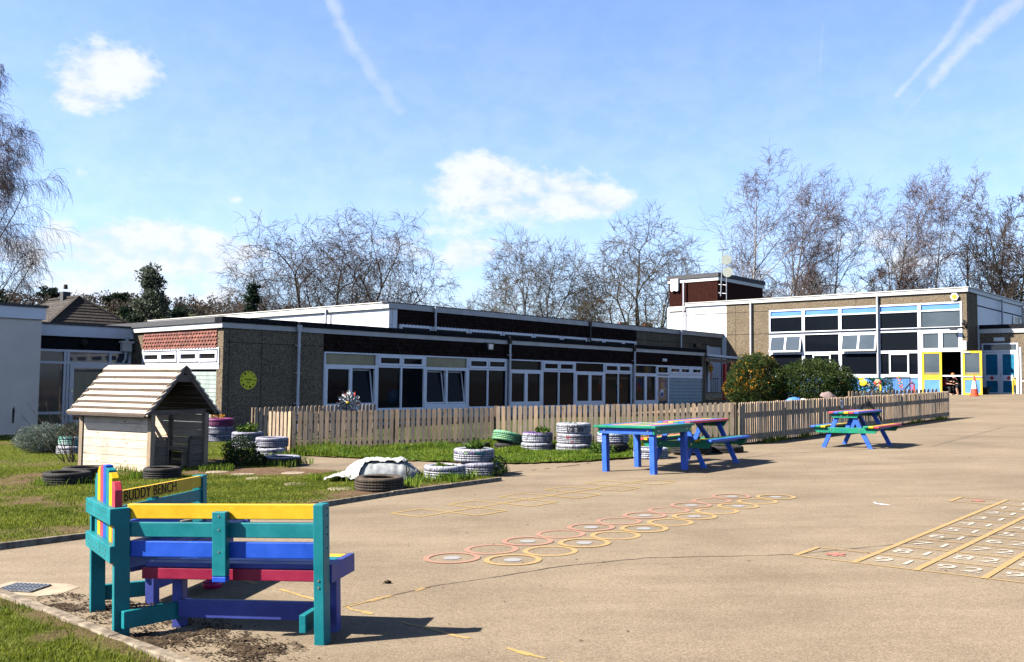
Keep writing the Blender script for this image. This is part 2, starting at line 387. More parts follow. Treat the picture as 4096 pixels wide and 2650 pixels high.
def build_world():
    w = bpy.data.worlds.new('World'); SC.world = w; w.use_nodes = True
    nt = w.node_tree; nt.nodes.clear()
    out = nt.nodes.new('ShaderNodeOutputWorld'); bg = nt.nodes.new('ShaderNodeBackground')
    sky = nt.nodes.new('ShaderNodeTexSky'); sky.sky_type = 'NISHITA'; sky.sun_disc = False
    sky.sun_elevation = EL; sky.sun_rotation = SAZ; sky.air_density = 1.0; sky.dust_density = .6; sky.ozone_density = 2.0
    L = nt.links.new
    def m(op, a, b=None, c=None):
        n = nt.nodes.new('ShaderNodeMath'); n.operation = op
        for i, x in enumerate((a, b, c)):
            if x is None: continue
            if hasattr(x, 'is_output'): L(x, n.inputs[i])
            else: n.inputs[i].default_value = x
        return n.outputs[0]
    tc = nt.nodes.new('ShaderNodeTexCoord'); sx = nt.nodes.new('ShaderNodeSeparateXYZ'); L(tc.outputs['Generated'], sx.inputs[0])
    az = m('MULTIPLY', m('ARCTAN2', sx.outputs[0], sx.outputs[1]), 57.2958); el = m('MULTIPLY', m('ARCSINE', sx.outputs[2]), 57.2958)
    def nz(scale, det, rough=.6, st=(1, 1, 1.6)):
        mp = nt.nodes.new('ShaderNodeMapping'); mp.inputs['Scale'].default_value = st; L(tc.outputs['Generated'], mp.inputs[0])
        return noise_tex(nt, mp.outputs[0], scale, det, rough)
    n1 = nz(26, 9, .62); n2 = nz(70, 6, .65); n0 = nz(13, 4, .6)
    field = m('MULTIPLY', m('SUBTRACT', n1, .5), 2.4)
    field = m('ADD', field, m('MULTIPLY', m('SUBTRACT', n2, .5), .7))
    field = m('ADD', field, m('MULTIPLY', m('SUBTRACT', n0, .5), 1.6))
    CL = [(-24.54, 17.74, 2.17, 1.49, 1.0),(-25.3, 16.58, 1.9, 1.09, 0.9),(-25.94, 15.67, 1.63, 0.76, 0.7),(-22.92, 17.73, 1.36, 0.81, 0.75),(-2.85, 12.38, 2.58, 1.49, 1),(-0.1, 11.76, 3.53, 1.49, 1),(3.73, 11.91, 2.98, 1.36, 1),(6.18, 11.23, 2.17, 0.81, 0.8),(-2.04, 13.19, 1.22, 1.09, 0.9),(-28.31, 11.62, 1.36, 0.71, 0.8),(-25.79, 11.55, 1.09, 0.49, 0.6),(-10.65, 11.11, 1.22, 0.43, 0.55),(-16.97, 10.82, 0.81, 0.38, 0.45),(-24.64, 7.64, 4.4, 1.15, 1.1),(-20.2, 7.69, 4.0, 1.3, 1.1),(-17.75, 7.31, 2.17, 1.09, 0.7),(-21.88, 8.08, 1.63, 1.09, 0.8),(-24.33, 5.07, 2.6, 1.2, 1.2),(-19.15, 4.81, 2.6, 1.0, 1.1),(-28.34, 6.88, 1.63, 1.09, 0.7),(-2.78, 8.11, 2.03, 1.22, 1.15),(-7.13, 8.81, 1.9, 1.36, 0.8),(1.04, 7.89, 3.2, 1.2, 0.35),(12.05, 10.73, 1.36, 0.68, 0.5),(15.9, 6.72, 2.44, 1.09, 0.7),(22.48, 8.28, 4.34, 1.22, 0.6),(25.65, 6.9, 3.26, 1.63, 0.7),(18.63, 5.37, 5.43, 0.81, 0.6),(-26.35, 5.57, 1.63, 0.54, 0.4),(-4.12, 6.74, 1.63, 0.68, 0.5)]
    CL += [(-75, 9, 7, 2, .8), (70, 8, 8, 2, .7), (140, 7, 9, 1.6, .6), (-150, 8, 8, 2, .6)]
    tot = None
    for a, e, rx, ry, amp in CL:
        dx = m('MULTIPLY', m('SUBTRACT', az, a), 1/(rx*1.12)); dy = m('MULTIPLY', m('SUBTRACT', el, e), 1/(ry*1.12))
        g = m('MULTIPLY', m('POWER', 2.718, m('MULTIPLY', m('ADD', m('MULTIPLY', dx, dx), m('MULTIPLY', dy, dy)), -1.0)), amp)
        tot = g if tot is None else m('ADD', tot, g)
    tot = m('MINIMUM', tot, 1.15)
    cloud = m('ADD', tot, m('MULTIPLY', field, m('MINIMUM', m('MULTIPLY', tot, 1.5), .75)))
    mr = nt.nodes.new('ShaderNodeMapRange'); mr.interpolation_type = 'SMOOTHSTEP'
    mr.inputs[1].default_value = .12; mr.inputs[2].default_value = 1.3; L(cloud, mr.inputs[0]); cf = mr.outputs[0]
    TR = [(-12.01, 23.21, -10.47, 20.46, 0.3, 0.5),(-10.47, 20.46, -7.42, 16.77, 0.35, 0.45),(-7.42, 16.77, -6.05, 16.32, 0.19, 0.2),(23.17, 16.75, 25.84, 19.32, 0.16, 0.55),(25.84, 19.32, 27.55, 21.61, 0.22, 0.5),(25.13, 17.23, 27.18, 19.24, 0.27, 0.75),(27.18, 19.24, 30.22, 21.36, 0.3, 0.75),(23.03, 15.1, 25.13, 17.23, 0.11, 0.3),(-14.89, 13.7, -10.7, 13.19, 0.07, 0.25),(-10.7, 13.19, -6.39, 12.33, 0.08, 0.3),(19.05, 20.96, 18.72, 16.69, 0.11, 0.25),(17.7, 13.55, 20.9, 15.29, 0.07, 0.25)]
    n3 = nz(60, 7, .7, (1, 1, 1)); trail = None
    for a, e, b, f, wd, al in TR:
        L2 = (b-a)**2+(f-e)**2
        k = m('MULTIPLY', m('ADD', m('MULTIPLY', m('SUBTRACT', az, a), b-a), m('MULTIPLY', m('SUBTRACT', el, e), f-e)), 1/L2)
        kc = m('MINIMUM', m('MAXIMUM', k, 0), 1)
        px = m('SUBTRACT', m('SUBTRACT', az, a), m('MULTIPLY', kc, b-a)); py = m('SUBTRACT', m('SUBTRACT', el, e), m('MULTIPLY', kc, f-e))
        d = m('MULTIPLY', m('SQRT', m('ADD', m('MULTIPLY', px, px), m('MULTIPLY', py, py))), 1/(wd*1.7))
        d = m('ADD', d, m('MULTIPLY', m('SUBTRACT', n3, .45), 2.1))
        g = m('MULTIPLY', m('POWER', 2.718, m('MULTIPLY', m('MULTIPLY', d, d), -1.0)), al)
        trail = g if trail is None else m('MAXIMUM', trail, g)
    fac = m('MINIMUM', m('ADD', m('MULTIPLY', cf, .9), m('MULTIPLY', trail, .8)), 1.0)
    haze = nt.nodes.new('ShaderNodeMapRange'); haze.inputs[1].default_value = 0; haze.inputs[2].default_value = 30
    haze.inputs[3].default_value = .36; haze.inputs[4].default_value = 0; L(el, haze.inputs[0])
    fac = m('MAXIMUM', fac, m('MULTIPLY', haze.outputs[0], m('ADD', .55, m('MULTIPLY', n1, .9))))
    def sm(x, a, b, c, d):
        q = nt.nodes.new('ShaderNodeMapRange'); q.interpolation_type = 'SMOOTHSTEP'
        for k, v in enumerate((a, b, c, d)): q.inputs[k+1].default_value = v
        L(x, q.inputs[0]); return q.outputs[0]
    # spring sky, dimmed above and outside the view to cut the fill light
    fill_cut = m('MULTIPLY', sm(el, 25, 42, 1, .10), sm(m('ABSOLUTE', az), 46, 75, 1, .8))
    shade = sm(m('ADD', m('MULTIPLY', n1, .6), m('MULTIPLY', n0, .4)), .36, .62, 0.0, 1.0)
    wc = mixc(nt, shade, (SKYW[0]*.78, SKYW[1]*.83, SKYW[2]*.93), SKYW)
    sk = mixc(nt, 1.0, sky.outputs[0], (SKYT[0], SKYT[1], SKYT[2]), 'MULTIPLY')
    mx = mixc(nt, fac, sk, wc)
    vm = nt.nodes.new('ShaderNodeVectorMath'); vm.operation = 'SCALE'; L(mx, vm.inputs[0]); L(fill_cut, vm.inputs[3])
    L(vm.outputs[0], bg.inputs[0]); bg.inputs[1].default_value = SKYS
    L(bg.outputs[0], out.inputs[0])
SKYS = .108; SKYW = (4.0, 4.1, 4.3); SKYT = (.79, .895, 1.15)
build_world()
SC.view_settings.view_transform = 'Standard'; SC.view_settings.look = 'None'; SC.view_settings.exposure = 1.25; SC.view_settings.gamma = 1
SC.cycles.max_bounces = 6; SC.cycles.diffuse_bounces = 0; SC.cycles.glossy_bounces = 3; SC.cycles.sample_clamp_indirect = 4
# ---------------------------------------------------------------- ground
def tri_mesh(name, V, T, mat, tint=None, smooth=False, parent=None):
    me = bpy.data.meshes.new(name); n = len(T)
    me.vertices.add(len(V)); me.vertices.foreach_set('co', np.asarray(V, dtype=np.float32).ravel())
    me.loops.add(n*3); me.loops.foreach_set('vertex_index', np.asarray(T, dtype=np.int32).ravel())
    me.polygons.add(n); me.polygons.foreach_set('loop_start', np.arange(n, dtype=np.int32)*3)
    mats = mat if isinstance(mat, (list, tuple)) else [mat]
    for k in mats: me.materials.append(MT[k])
    if tint is not None:
        a = me.attributes.new('tint', 'FLOAT', 'FACE'); a.data.foreach_set('value', np.asarray(tint, dtype=np.float32))
    if smooth: me.polygons.foreach_set('use_smooth', np.ones(n, dtype=bool))
    me.update(calc_edges=True); me.validate()
    o = bpy.data.objects.new(name, me); COL.objects.link(o)
    if parent: o.parent = parent
    return o
def inside(poly, x, y):
    c = False; j = len(poly)-1
    for i in range(len(poly)):
        xi, yi = poly[i]; xj, yj = poly[j]
        if (yi > y) != (yj > y) and x < (xj-xi)*(y-yi)/(yj-yi)+xi: c = not c
        j = i
    return c
def sheet(name, sv, tv, mat, dz, zf=None):
    vs = [(w.x, w.y, (zf or gz)(w.x, w.y)+dz) for s in sv for t in tv for w in (W(s, t),)]
    n = len(tv); fs = [(i*n+j, (i+1)*n+j, (i+1)*n+j+1, i*n+j+1) for i in range(len(sv)-1) for j in range(n-1)]
    m = MB(); m.add(vs, fs, mat); return m.build(name)
far = [-700, -500, -350, -250, -180, -120, -90, -70] + list(range(-50, 151, 5)) + [180, 230, 300, 400, 550, 700]
struct(sheet('ground', far, far, 'field', -.12))
yard_s = [x*.75 for x in range(-20, 90)]; yard_t = [x*.75 for x in range(-44, 41)]
struct(sheet('tarmac_yard', yard_s, yard_t, 'tarmac', 0))

STRIP = [(11.75, 16.3), (11.85, 14.9), (11.9, 13.9), (12.15, 12.9), (12.65, 11.2), (13.5, 10.45), (14.4, 10.15), (15.3, 10.0), (17.2, 10.3), (18.9, 10.0), (34, 9.85), (34, 10.3), (19.4, 10.5), (17.6, 12.9), (15.9, 15.4), (12.6, 18.4), (12.2, 18.4)]
LAWN = [(-8, 9.58), (10.42, 9.58), (10.5, 11.2), (10.1, 12.2), (9.7, 13.4), (9.75, 14.5), (10.4, 15.5), (11.4, 16.2), (11.9, 18.0), (12.6, 18.5), (14.2, 22), (16.4, 26.5), (15.6, 26.5), (15.6, 33.2), (11.8, 33.2), (11.8, 30.9), (-8, 30.9)]
NEAR = [(-6, -2), (2.46, -2), (2.46, 9.2), (-6, 9.2)]
def cover(s, t):
    w = W(s, t)
    if t < 9.3 and s < 2.6: return 1.0 if noise.noise(Vector((w.x*1.3, w.y*1.3, 3))) > -.42 and s < 2.34+.12*noise.noise(Vector((t*2, 0, 0))) else .25
    a = .66+1.35*noise.noise(Vector((w.x*.55, w.y*.8, 1.7)))+.5*noise.noise(Vector((w.x*2.1, w.y*2.1, 5)))
    if inside(STRIP, s, t): return 1.0
    a += min(0, (t-10.5)*.3)*(1 if s > 5 else .15)
    d = math.hypot((s-9.0)/1.1, (t-13.9)/1.25)
    a -= 1.6*max(0, 1.25-d)
    if t > 17.6: a += .4
    if s < 7 and t > 11: a += .2
    return max(0.0, min(1.0, a))
def patch(name, poly, h, dz, mat='lawn', lump=.02, top=None):
    s0 = min(p[0] for p in poly); s1 = max(p[0] for p in poly); t0 = min(p[1] for p in poly); t1 = max(p[1] for p in poly)
    ids = {}; vs = []; fs = []; cv = []
    def vid(i, j):
        if (i, j) not in ids:
            s = s0+i*h; t = t0+j*h; w = W(s, t); ids[(i, j)] = len(vs)
            vs.append((w.x, w.y, gz(w.x, w.y)+dz+lump*noise.noise(Vector((w.x*2.5, w.y*2.5, 0)))))
            cv.append(cover(s, t))
        return ids[(i, j)]
    for i in range(int((s1-s0)/h)+1):
        for j in range(int((t1-t0)/h)+1):
            if inside(poly, s0+(i+.5)*h, t0+(j+.5)*h): fs.append((vid(i, j), vid(i+1, j), vid(i+1, j+1), vid(i, j+1)))
    me = bpy.data.meshes.new(name); me.from_pydata(vs, [], fs); me.materials.append(MT[mat])
    a = me.attributes.new('cover', 'FLOAT', 'POINT'); a.data.foreach_set('value', cv)
    me.polygons.foreach_set('use_smooth', [True]*len(fs)); me.update()
    o = bpy.data.objects.new(name, me); COL.objects.link(o); return struct(o)
patch('lawn', LAWN, .15, .035); patch('lawn_corner', NEAR, .1, .05); patch('verge', STRIP, .12, .03)
BEHIND = [(12.8, 18.6), (15.9, 15.5), (17.7, 13.0), (19.5, 10.5), (34.3, 10.4), (34.3, 24), (15.5, 24.5)]
patch('nursery_lawn', BEHIND, .3, .02, 'field')

def blades(name, pts, hh, ww, mat, label, lean=.5):
    n = len(pts); P = np.array(pts, dtype=np.float64); rs = np.random.RandomState(len(pts))
    H = np.array(hh)*rs.uniform(.6, 1.25, n); Wd = np.array(ww)*rs.uniform(.7, 1.3, n)
    a = rs.uniform(0, 2*np.pi, n); b = rs.uniform(0, 2*np.pi, n); ln = rs.uniform(.1, 1, n)*lean*H
    dx = np.stack([np.cos(a), np.sin(a), np.zeros(n)], 1)*Wd[:, None]/2
    l = np.stack([np.cos(b)*ln, np.sin(b)*ln, np.zeros(n)], 1); up = np.array([0, 0, 1.0])
    z = np.zeros((n, 3)); z[:, 2] = -.01
    V = np.stack([P-dx+z, P+dx+z, P-dx*.8+l*.35+up*(H*.6)[:, None], P+dx*.8+l*.35+up*(H*.6)[:, None], P+l+up*H[:, None]], 1).reshape(-1, 3)
    k = np.arange(n)[:, None]*5
    T = np.stack([k+np.array([0, 1, 3]), k+np.array([0, 3, 2]), k+np.array([2, 3, 4])], 1).reshape(-1, 3)
    o = tri_mesh(name, V, T, mat, np.repeat(rs.uniform(0, 1, n), 3)); return stuff(o, label, 'grass')
random.seed(11)
def scatter(poly, dens, s0, s1, t0, t1, fn):
    out = []
    for _ in range(int(dens*(s1-s0)*(t1-t0))):
        s = random.uniform(s0, s1); t = random.uniform(t0, t1)
        if not inside(poly, s, t): continue
        w = W(s, t)
        if abs(w.x) > w.y*.72+1.5 or w.y < 3.5: continue
        c = cover(s, t)
        if random.random() < fn(s, t, c): out.append((w.x, w.y, gz(w.x, w.y)+.04))
    return out
p = scatter(NEAR, 13000, -2, 2.46, 3.6, 8.2, lambda s, t, c: c*(1 if noise.noise(Vector((s*5, t*5, 0))) > -.25 else .35))
blades('lawn_grass', p, [.032]*len(p), [.0055]*len(p), 'grass', 'sunlit short grass inside the concrete kerb at the bottom left', .9)
f = lambda s, t, c: max(0, c-.18)*1.15
p = scatter(LAWN, 5200, -2, 10.5, 9.6, 12.6, f) + scatter(LAWN, 2600, 0, 11.5, 12.6, 18.5, f) + scatter(LAWN, 600, 2, 16, 18.5, 31, f)
blades('lawn_grass', p, [.021]*len(p), [.008]*len(p), 'grass', 'worn short lawn with bare earth patches in front of the playhouse', .9)
p = scatter(STRIP, 2600, 11.6, 19.2, 9.9, 18.5, lambda s, t, c: .45+.55*(noise.noise(Vector((s*1.5, t*1.5, 0))) > -.1))
def fdist(x, y):
    P = Vector(ST(x, y)); best = 9
    for q0, q1 in (((12, 17.4), (15.5, 14.42)), ((15.5, 14.42), (18.95, 10.12))):
        A = Vector(q0); B = Vector(q1); d = B-A; k = min(1, max(0, (P-A).dot(d)/d.length_squared)); best = min(best, (P-A-d*k).length)
    return best
hh = []
for q in p:
    d = fdist(q[0], q[1]); k = max(0, noise.noise(Vector((q[0]*1.1, q[1]*1.1, 0)))+.3)+.6*max(0, noise.noise(Vector((q[0]*3.5, q[1]*3.5, 0))))
    hh.append((.045+.17*k)*max(.28, min(1.1, 1.35-d*.42)))
blades('verge_grass', p, hh, [.011]*len(p), 'grass_tall', 'long bright grass along the foot of the picket fence', .95)
# tufts round the tyres, the playhouse and the sack
tuf = [(-1.0, 14.3, .5), (-.5, 15.1, .5), (-1.75, 13.2, .55), (-2.1, 14.4, .75), (-1.45, 14.7, .35), (-4.3, 17.4, .55), (-5.0, 19.4, .7), (-5.9, 20.3, .7), (-6.1, 15.2, .35), (-7.0, 14.6, .6), (-5.2, 16.2, .3), (-6.7, 16.5, .5), (-1.1, 13.65, .35), (-2.9, 14.2, .3)]
p = []
for x, y, r in tuf:
    for _ in range(int(900*r)):
        a = random.uniform(0, 6.28); q = r*math.sqrt(random.random()); xx = x+q*math.cos(a); yy = y+q*math.sin(a)
        if ST(xx, yy)[1] < 9.64: continue
        if noise.noise(Vector((xx*3, yy*3, 0))) > -.1: p.append((xx, yy, gz(xx, yy)+.04))
blades('grass_tuft', p, [.12]*len(p), [.011]*len(p), 'grass_tall', 'uncut grass tufts growing round the tyres on the lawn', .6)
p = []
for i in range(2600):
    s = 19+15*random.random()**1.2; t = 9.93+random.uniform(-.12, .2); w = W(s, t)
    if noise.noise(Vector((s*.8, 0, 0))) > -.05: p.append((w.x, w.y, gz(w.x, w.y)))
blades('fence_weeds', p, [.13]*len(p), [.015]*len(p), 'grass', 'thin weeds along the foot of the far picket fence', .6)

# kerbs
def kerb(name, pts, label, w=.055, h=.075, step=.9):
    root = thing(name, label, 'kerb')
    for a, b in zip(pts[:-1], pts[1:]):
        L = math.hypot(b[0]-a[0], b[1]-a[1]); n = max(1, int(L/step))
        for i in range(n):
            m = MB()
            p = [a[0]+(b[0]-a[0])*i/n, a[1]+(b[1]-a[1])*i/n]; q = [a[0]+(b[0]-a[0])*(i+1)/n, a[1]+(b[1]-a[1])*(i+1)/n]
            g = .006/L; e = random.uniform(-.008, .008)
            P0 = W(p[0], p[1]); P1 = W(q[0], q[1]); d = (P1-P0).normalized(); P0 += d*.004; P1 -= d*.004
            m.beam((P0.x, P0.y, gz(P0.x, P0.y)+h/2-.06+e), (P1.x, P1.y, gz(P1.x, P1.y)+h/2-.06-e), w, h+.12, 'kerb')
            m.build('kerb_stone', root, bevel=.008)
    return root
kerb('lawn_kerb', [(-4, 9.45), (3.26, 9.45), (6.9, 9.36), (8.2, 9.52), (10.4, 9.52)], 'low concrete kerb along the straight edge of the main lawn', .05, .06)
kerb('corner_kerb', [(2.5, 9.2), (2.5, 1.5)], 'sandy concrete kerb round the small corner lawn behind the bench', .075, .07)
# dark crumbled soil along the kerb by the bench
vs = []; fs = []; nn = 0
m = MB(); random.seed(5)
def soilpatch(pts, name, label, amp=.018, h=.05):
    s0 = min(p[0] for p in pts); s1 = max(p[0] for p in pts); t0 = min(p[1] for p in pts); t1 = max(p[1] for p in pts)
    ids = {}; vs = []; fs = []
    def vid(i, j):
        if (i, j) not in ids:
            s = s0+i*h; t = t0+j*h; w = W(s, t); ids[(i, j)] = len(vs)
            vs.append((w.x, w.y, gz(w.x, w.y)+.004+amp*max(0, .25+noise.noise(Vector((w.x*9, w.y*9, 0)))+.9*noise.noise(Vector((w.x*60, w.y*60, 4))))))
        return ids[(i, j)]
    for i in range(int((s1-s0)/h)+1):
        for j in range(int((t1-t0)/h)+1):
            s = s0+(i+.5)*h; t = t0+(j+.5)*h
            e = min(1.0, min(abs(s-q[0]) for q in ((2.54, 0), (99, 0)))*.9)
            if inside(pts, s, t) and .7*noise.noise(Vector((s*3.2, t*3.2, 2)))+.5*noise.noise(Vector((s*13, t*13, 2)))+.8*noise.noise(Vector((s*62, t*62, 2))) > -.02+.5*e:
                fs.append((vid(i, j), vid(i+1, j), vid(i+1, j+1), vid(i, j+1)))
    b = MB(); b.add(vs, fs, 'soil'); stuff(b.build(name, smooth=True), label, 'soil')
soilpatch([(2.54, 4.2), (3.1, 4.1), (3.3, 4.9), (3.25, 5.6), (3.1, 6.3), (2.9, 7.0), (2.54, 7.0)], 'crumbled_soil', 'dark crumbled soil scattered on the tarmac under the bench', .012, .0105)

# ---------------------------------------------------------------- painted games
def flat(m, pts, mat, dz=.004):
    m.add([(x, y, gz(x, y)+dz) for x, y in pts], [tuple(range(len(pts)))], mat)
def line_st(m, a, b, w, mat, dz=.004, seg=.5):
    L = math.hypot(b[0]-a[0], b[1]-a[1]); n = max(1, int(L/seg)); d = ((b[0]-a[0])/L, (b[1]-a[1])/L); q = (-d[1]*w/2, d[0]*w/2)
    for i in range(n):
        p0 = (a[0]+(b[0]-a[0])*i/n, a[1]+(b[1]-a[1])*i/n); p1 = (a[0]+(b[0]-a[0])*(i+1)/n, a[1]+(b[1]-a[1])*(i+1)/n)
        c = [W(p[0]+k*q[0], p[1]+k*q[1]) for p, k in ((p0, -1), (p1, -1), (p1, 1), (p0, 1))]
        flat(m, [(v.x, v.y) for v in c], mat, dz)
def ring(m, s, t, r0, r1, mat, dz=.004, n=40):
    vs = []; fs = []
    for i in range(n):
        a = 2*math.pi*i/n
        for r in (r0, r1):
            w = W(s+r*math.cos(a), t+r*math.sin(a)); vs.append((w.x, w.y, gz(w.x, w.y)+dz))
    for i in range(n):
        j = (i+1) % n; fs.append((2*i, 2*i+1, 2*j+1, 2*j))
    m.add(vs, fs, mat)
for col, mt, s0, t0, lab in (('red', 'line_red', 5.58, 5.67, 'faded red painted ring on the tarmac'), ('yellow', 'line_yellow', 5.83, 5.19, 'yellow painted ring on the tarmac')):
    place = ['nearest the bench', 'second from the near end', 'third from the near end', 'fourth from the near end', 'fifth from the near end', 'middle of its row', 'fifth from the far end', 'fourth from the far end', 'third from the far end', 'second from the far end', 'far end of its row']
    for i in range(11):
        m = MB(); ring(m, s0+.5065*i, t0+(.007*i if col == 'red' else .006*i), .195, .248, mt, .004 if i % 2 else .0055)
        o = m.build('painted_ring')
        tag(o, lab + (' with grey dot, ' if i % 2 == 0 else ' with empty centre, ') + place[i], 'ground marking', col+' rings in the painted track')
        if i % 2 == 0:
            m = MB(); ring(m, s0+.5065*i, t0+.006*i, .0, .075, 'line_grey'); m.build('centre_dot', o)
root = thing('hopscotch_track', 'thin yellow zigzag of painted squares running towards the blue table', 'ground marking', W(7.06, 7.7, gst(7, 7.7)))
for i in range(10):
    m = MB(); m.o = W(7.06, 7.7, gst(7, 7.7)); a = 7.06+.466*i; b = a+.475; c, d = ((7.71, 8.2) if i % 2 == 0 else (7.23, 7.71))
    for p, q in (((a, c), (b, c)), ((a, d), (b, d)), ((a, c), (a, d)), ((b, c), (b, d))):
        line_st(m, p, q, .036, 'line_faint', .004+.0008*(i % 2))
    m.build('painted_square', root)
root = thing('number_grid', 'yellow painted hundred square with white numbers on the tarmac', 'ground marking', W(7.4, 2.9, gst(7.4, 2.9)))
O = W(7.4, 2.9, gst(7.4, 2.9)); m = MB(O)
SR = [7.42+.47*i for i in range(11)]; TC = [2.9-.485*i for i in range(7)]
for t in TC: line_st(m, (SR[0]-.03, t), (SR[10]+.03, t), .05, 'line_yellow', .0055)
for s in SR: line_st(m, (s, TC[0]), (s, TC[6]), .028, 'line_yellow', .004)
m.build('grid_lines', root)
for k, (a, b) in enumerate(((SR[0], SR[1]), (SR[9], SR[10]))):
    m = MB(O)
    line_st(m, (a, 3.4), (b, 3.4), .045, 'line_yellow', .0055)
    for s in (a, b): line_st(m, (s, 2.93), (s, 3.42), .028, 'line_yellow', .004)
    m.build('start_box', root)
    m = MB(O); cx, ct = (a+b)/2, 3.15
    for j in range(3):
        q = math.pi*j/3+.3; line_st(m, (cx-.085*math.cos(q), ct-.085*math.sin(q)), (cx+.085*math.cos(q), ct+.085*math.sin(q)), .04, 'line_star', .004+.001*j)
    m.build('painted_star', root)
GY = math.atan2(UY, UX)-math.pi/2
slope = math.atan(.028)
for r in range(10):
    for c in range(6):
        v = (9-r)*10+c+1
        s = (SR[r]+SR[r+1])/2; t = (TC[c]+TC[c+1])/2; w = W(s, t)
        o = text_mesh(str(v), .275, 'line_white', 'painted_number', root, ext=0, sx=1.2, off=.0, space=1.2)
        # lay the number on the sloping tarmac, top of the digits towards the hall
        me = o.data; R = Matrix.Rotation(GY, 3, 'Z')
        for vt in me.vertices:
            q = R @ Vector((vt.co.x*1.2, vt.co.y, 0)); X = w.x+q.x; Y = w.y+q.y
            vt.co = (X-O.x, Y-O.y, gz(X, Y)+.005-O.z)
        o.scale = (1, 1, 1)
def worn_line(pts, w, mat, name, label, cat, dash=0, seed=1):
    rr = random.Random(seed); m = MB()
    for a, b in zip(pts[:-1], pts[1:]):
        A = Vector(a); B = Vector(b); L = (B-A).length; n = max(2, int(L/.1)); d = (B-A)/L; q = Vector((-d.y, d.x))
        off = [rr.uniform(-.012, .012) for _ in range(n+1)]
        for i in range(n):
            if dash and noise.noise(Vector((i*.35, seed, 0))) < dash-1: continue
            p0 = A+(B-A)*i/n+q*off[i]; p1 = A+(B-A)*(i+1)/n+q*off[i+1]; k0 = w*rr.uniform(.5, 1.3)/2
            flat(m, [tuple(p0-q*k0), tuple(p1-q*k0), tuple(p1+q*k0), tuple(p0+q*k0)], mat, .003)
    o = m.build(name); return struct(o)
worn_line([(-1.117, 6.263), (-.585, 6.835), (.407, 7.494), (1.151, 7.792), (2.42, 7.832), (5.2, 8.9)], .013, 'crack', 'tarmac_joint', '', '', 0, 2)
worn_line([(-1.117, 6.263), (-.62, 6.80)], .045, 'line_yellow', 'worn_line', '', '', .93, 3)
worn_line([(-2.146, 7.256), (-1.117, 6.263), (.274, 4.967), (1.6, 3.7)], .035, 'line_faint', 'worn_line', '', '', .97, 4)
worn_line([(3.5, 16.4), (5.2, 18.2), (9, 19.5), (14, 26)], .02, 'crack', 'tarmac_joint', '', '', 0, 7)
worn_line([(-.5, 15.0), (.6, 15.9), (1.6, 17.0)], .06, 'soil', 'soil_trail', '', '', .95, 9)
# litter of the yard
m = MB(); rr = random.Random(3)
for i in range(240):
    x = rr.uniform(-3, 9); y = rr.uniform(4.5, 18)
    if ST(x, y)[1] > 9.3 or ST(x, y)[0] < 2.6: continue
    z = gz(x, y)+.004; r = rr.uniform(.004, .016); a = rr.uniform(0, 6.28)
    m.add([(x+r*math.cos(a), y+r*math.sin(a), z), (x+r*.5*math.cos(a+2), y+r*.5*math.sin(a+2), z+r*.4), (x+r*math.cos(a+3.3), y+r*math.sin(a+3.3), z), (x+r*.5*math.cos(a+5), y+r*.5*math.sin(a+5), z+.2*r)], [(0, 1, 2, 3)], 'soil')
stuff(m.build('leaf_crumbs'), 'tiny dark leaf crumbs and grit strewn over the tarmac', 'debris')
m = MB(); m.blob((-.92, 6.98, gz(-.9, 7)+.012), (.03, .018, .012), 'soil', amp=.5, seed=3); tag(m.build('stone'), 'small dark stone lying on the open tarmac', 'stone')
m = MB(); x, y = 4.36, 10.75; z = gz(x, y)
m.add([(x-.09, y+.02, z+.02), (x+.01, y+.03, z+.012), (x+.10, y-.02, z+.006), (x, y-.01, z+.004)], [(0, 1, 2, 3)], 'white'); m.add([(x-.10, y+.025, z+.03), (x-.05, y+.05, z+.03), (x-.05, y, z+.004)], [(0, 1, 2)], 'white')
tag(m.build('feather'), 'small white feather lying on the tarmac left of the number grid', 'feather')
for (x, y), lab in (((4.75, 9.9), ''),): pass
# drain
root = thing('drain_gully', 'square iron drain grate set in pale concrete beside the kerb', 'drain', (-3.62, 6.96, gz(-3.62, 6.96)), R_(-8))
m = MB(); m.prism([(-.30, -.20, 0), (.22, -.2, 0), (.33, -.12, 0), (.33, .12, 0), (.2, .2, 0), (-.30, .2, 0)], (0, 0, .012), 'concrete'); m.build('surround', root)
m = MB(); m.box(-.19, .10, -.12, .12, .0125, .016, 'groove'); m.build('gully_hole', root)
m = MB()
for i in range(9): m.box(-.19+.034*i, -.178+.034*i, -.12, .12, .0165, .026, 'steel')
for j in range(4): m.box(-.19, .094, -.12+.076*j, -.108+.076*j, .0165, .024, 'steel')
m.build('grate', root)
# stepping stones
for (x, y), lab in (((-5.1, 15.95), 'stone stepping disc in the shade at the playhouse door'), ((-4.5, 15.4), 'pale stepping disc just beyond the playhouse shadow edge'), ((-4.05, 14.7), 'buff stepping disc between the shade and the bench wing'), ((-3.68, 15.5), 'thin stepping disc beyond the others near the path'), ((-3.2, 13.75), 'grey half overgrown stepping disc in the middle of the lawn'), ((-2.4, 13.05), 'pale stepping disc beside the loose black tyre')):
    m = MB(); m.lathe([(0, .042), (.19, .042), (.2, .03), (.2, -.02)], 'slab', 20, (x, y, gz(x, y)+.005)); tag(m.build('stepping_stone'), lab, 'stepping stone', 'stepping stones across the lawn')
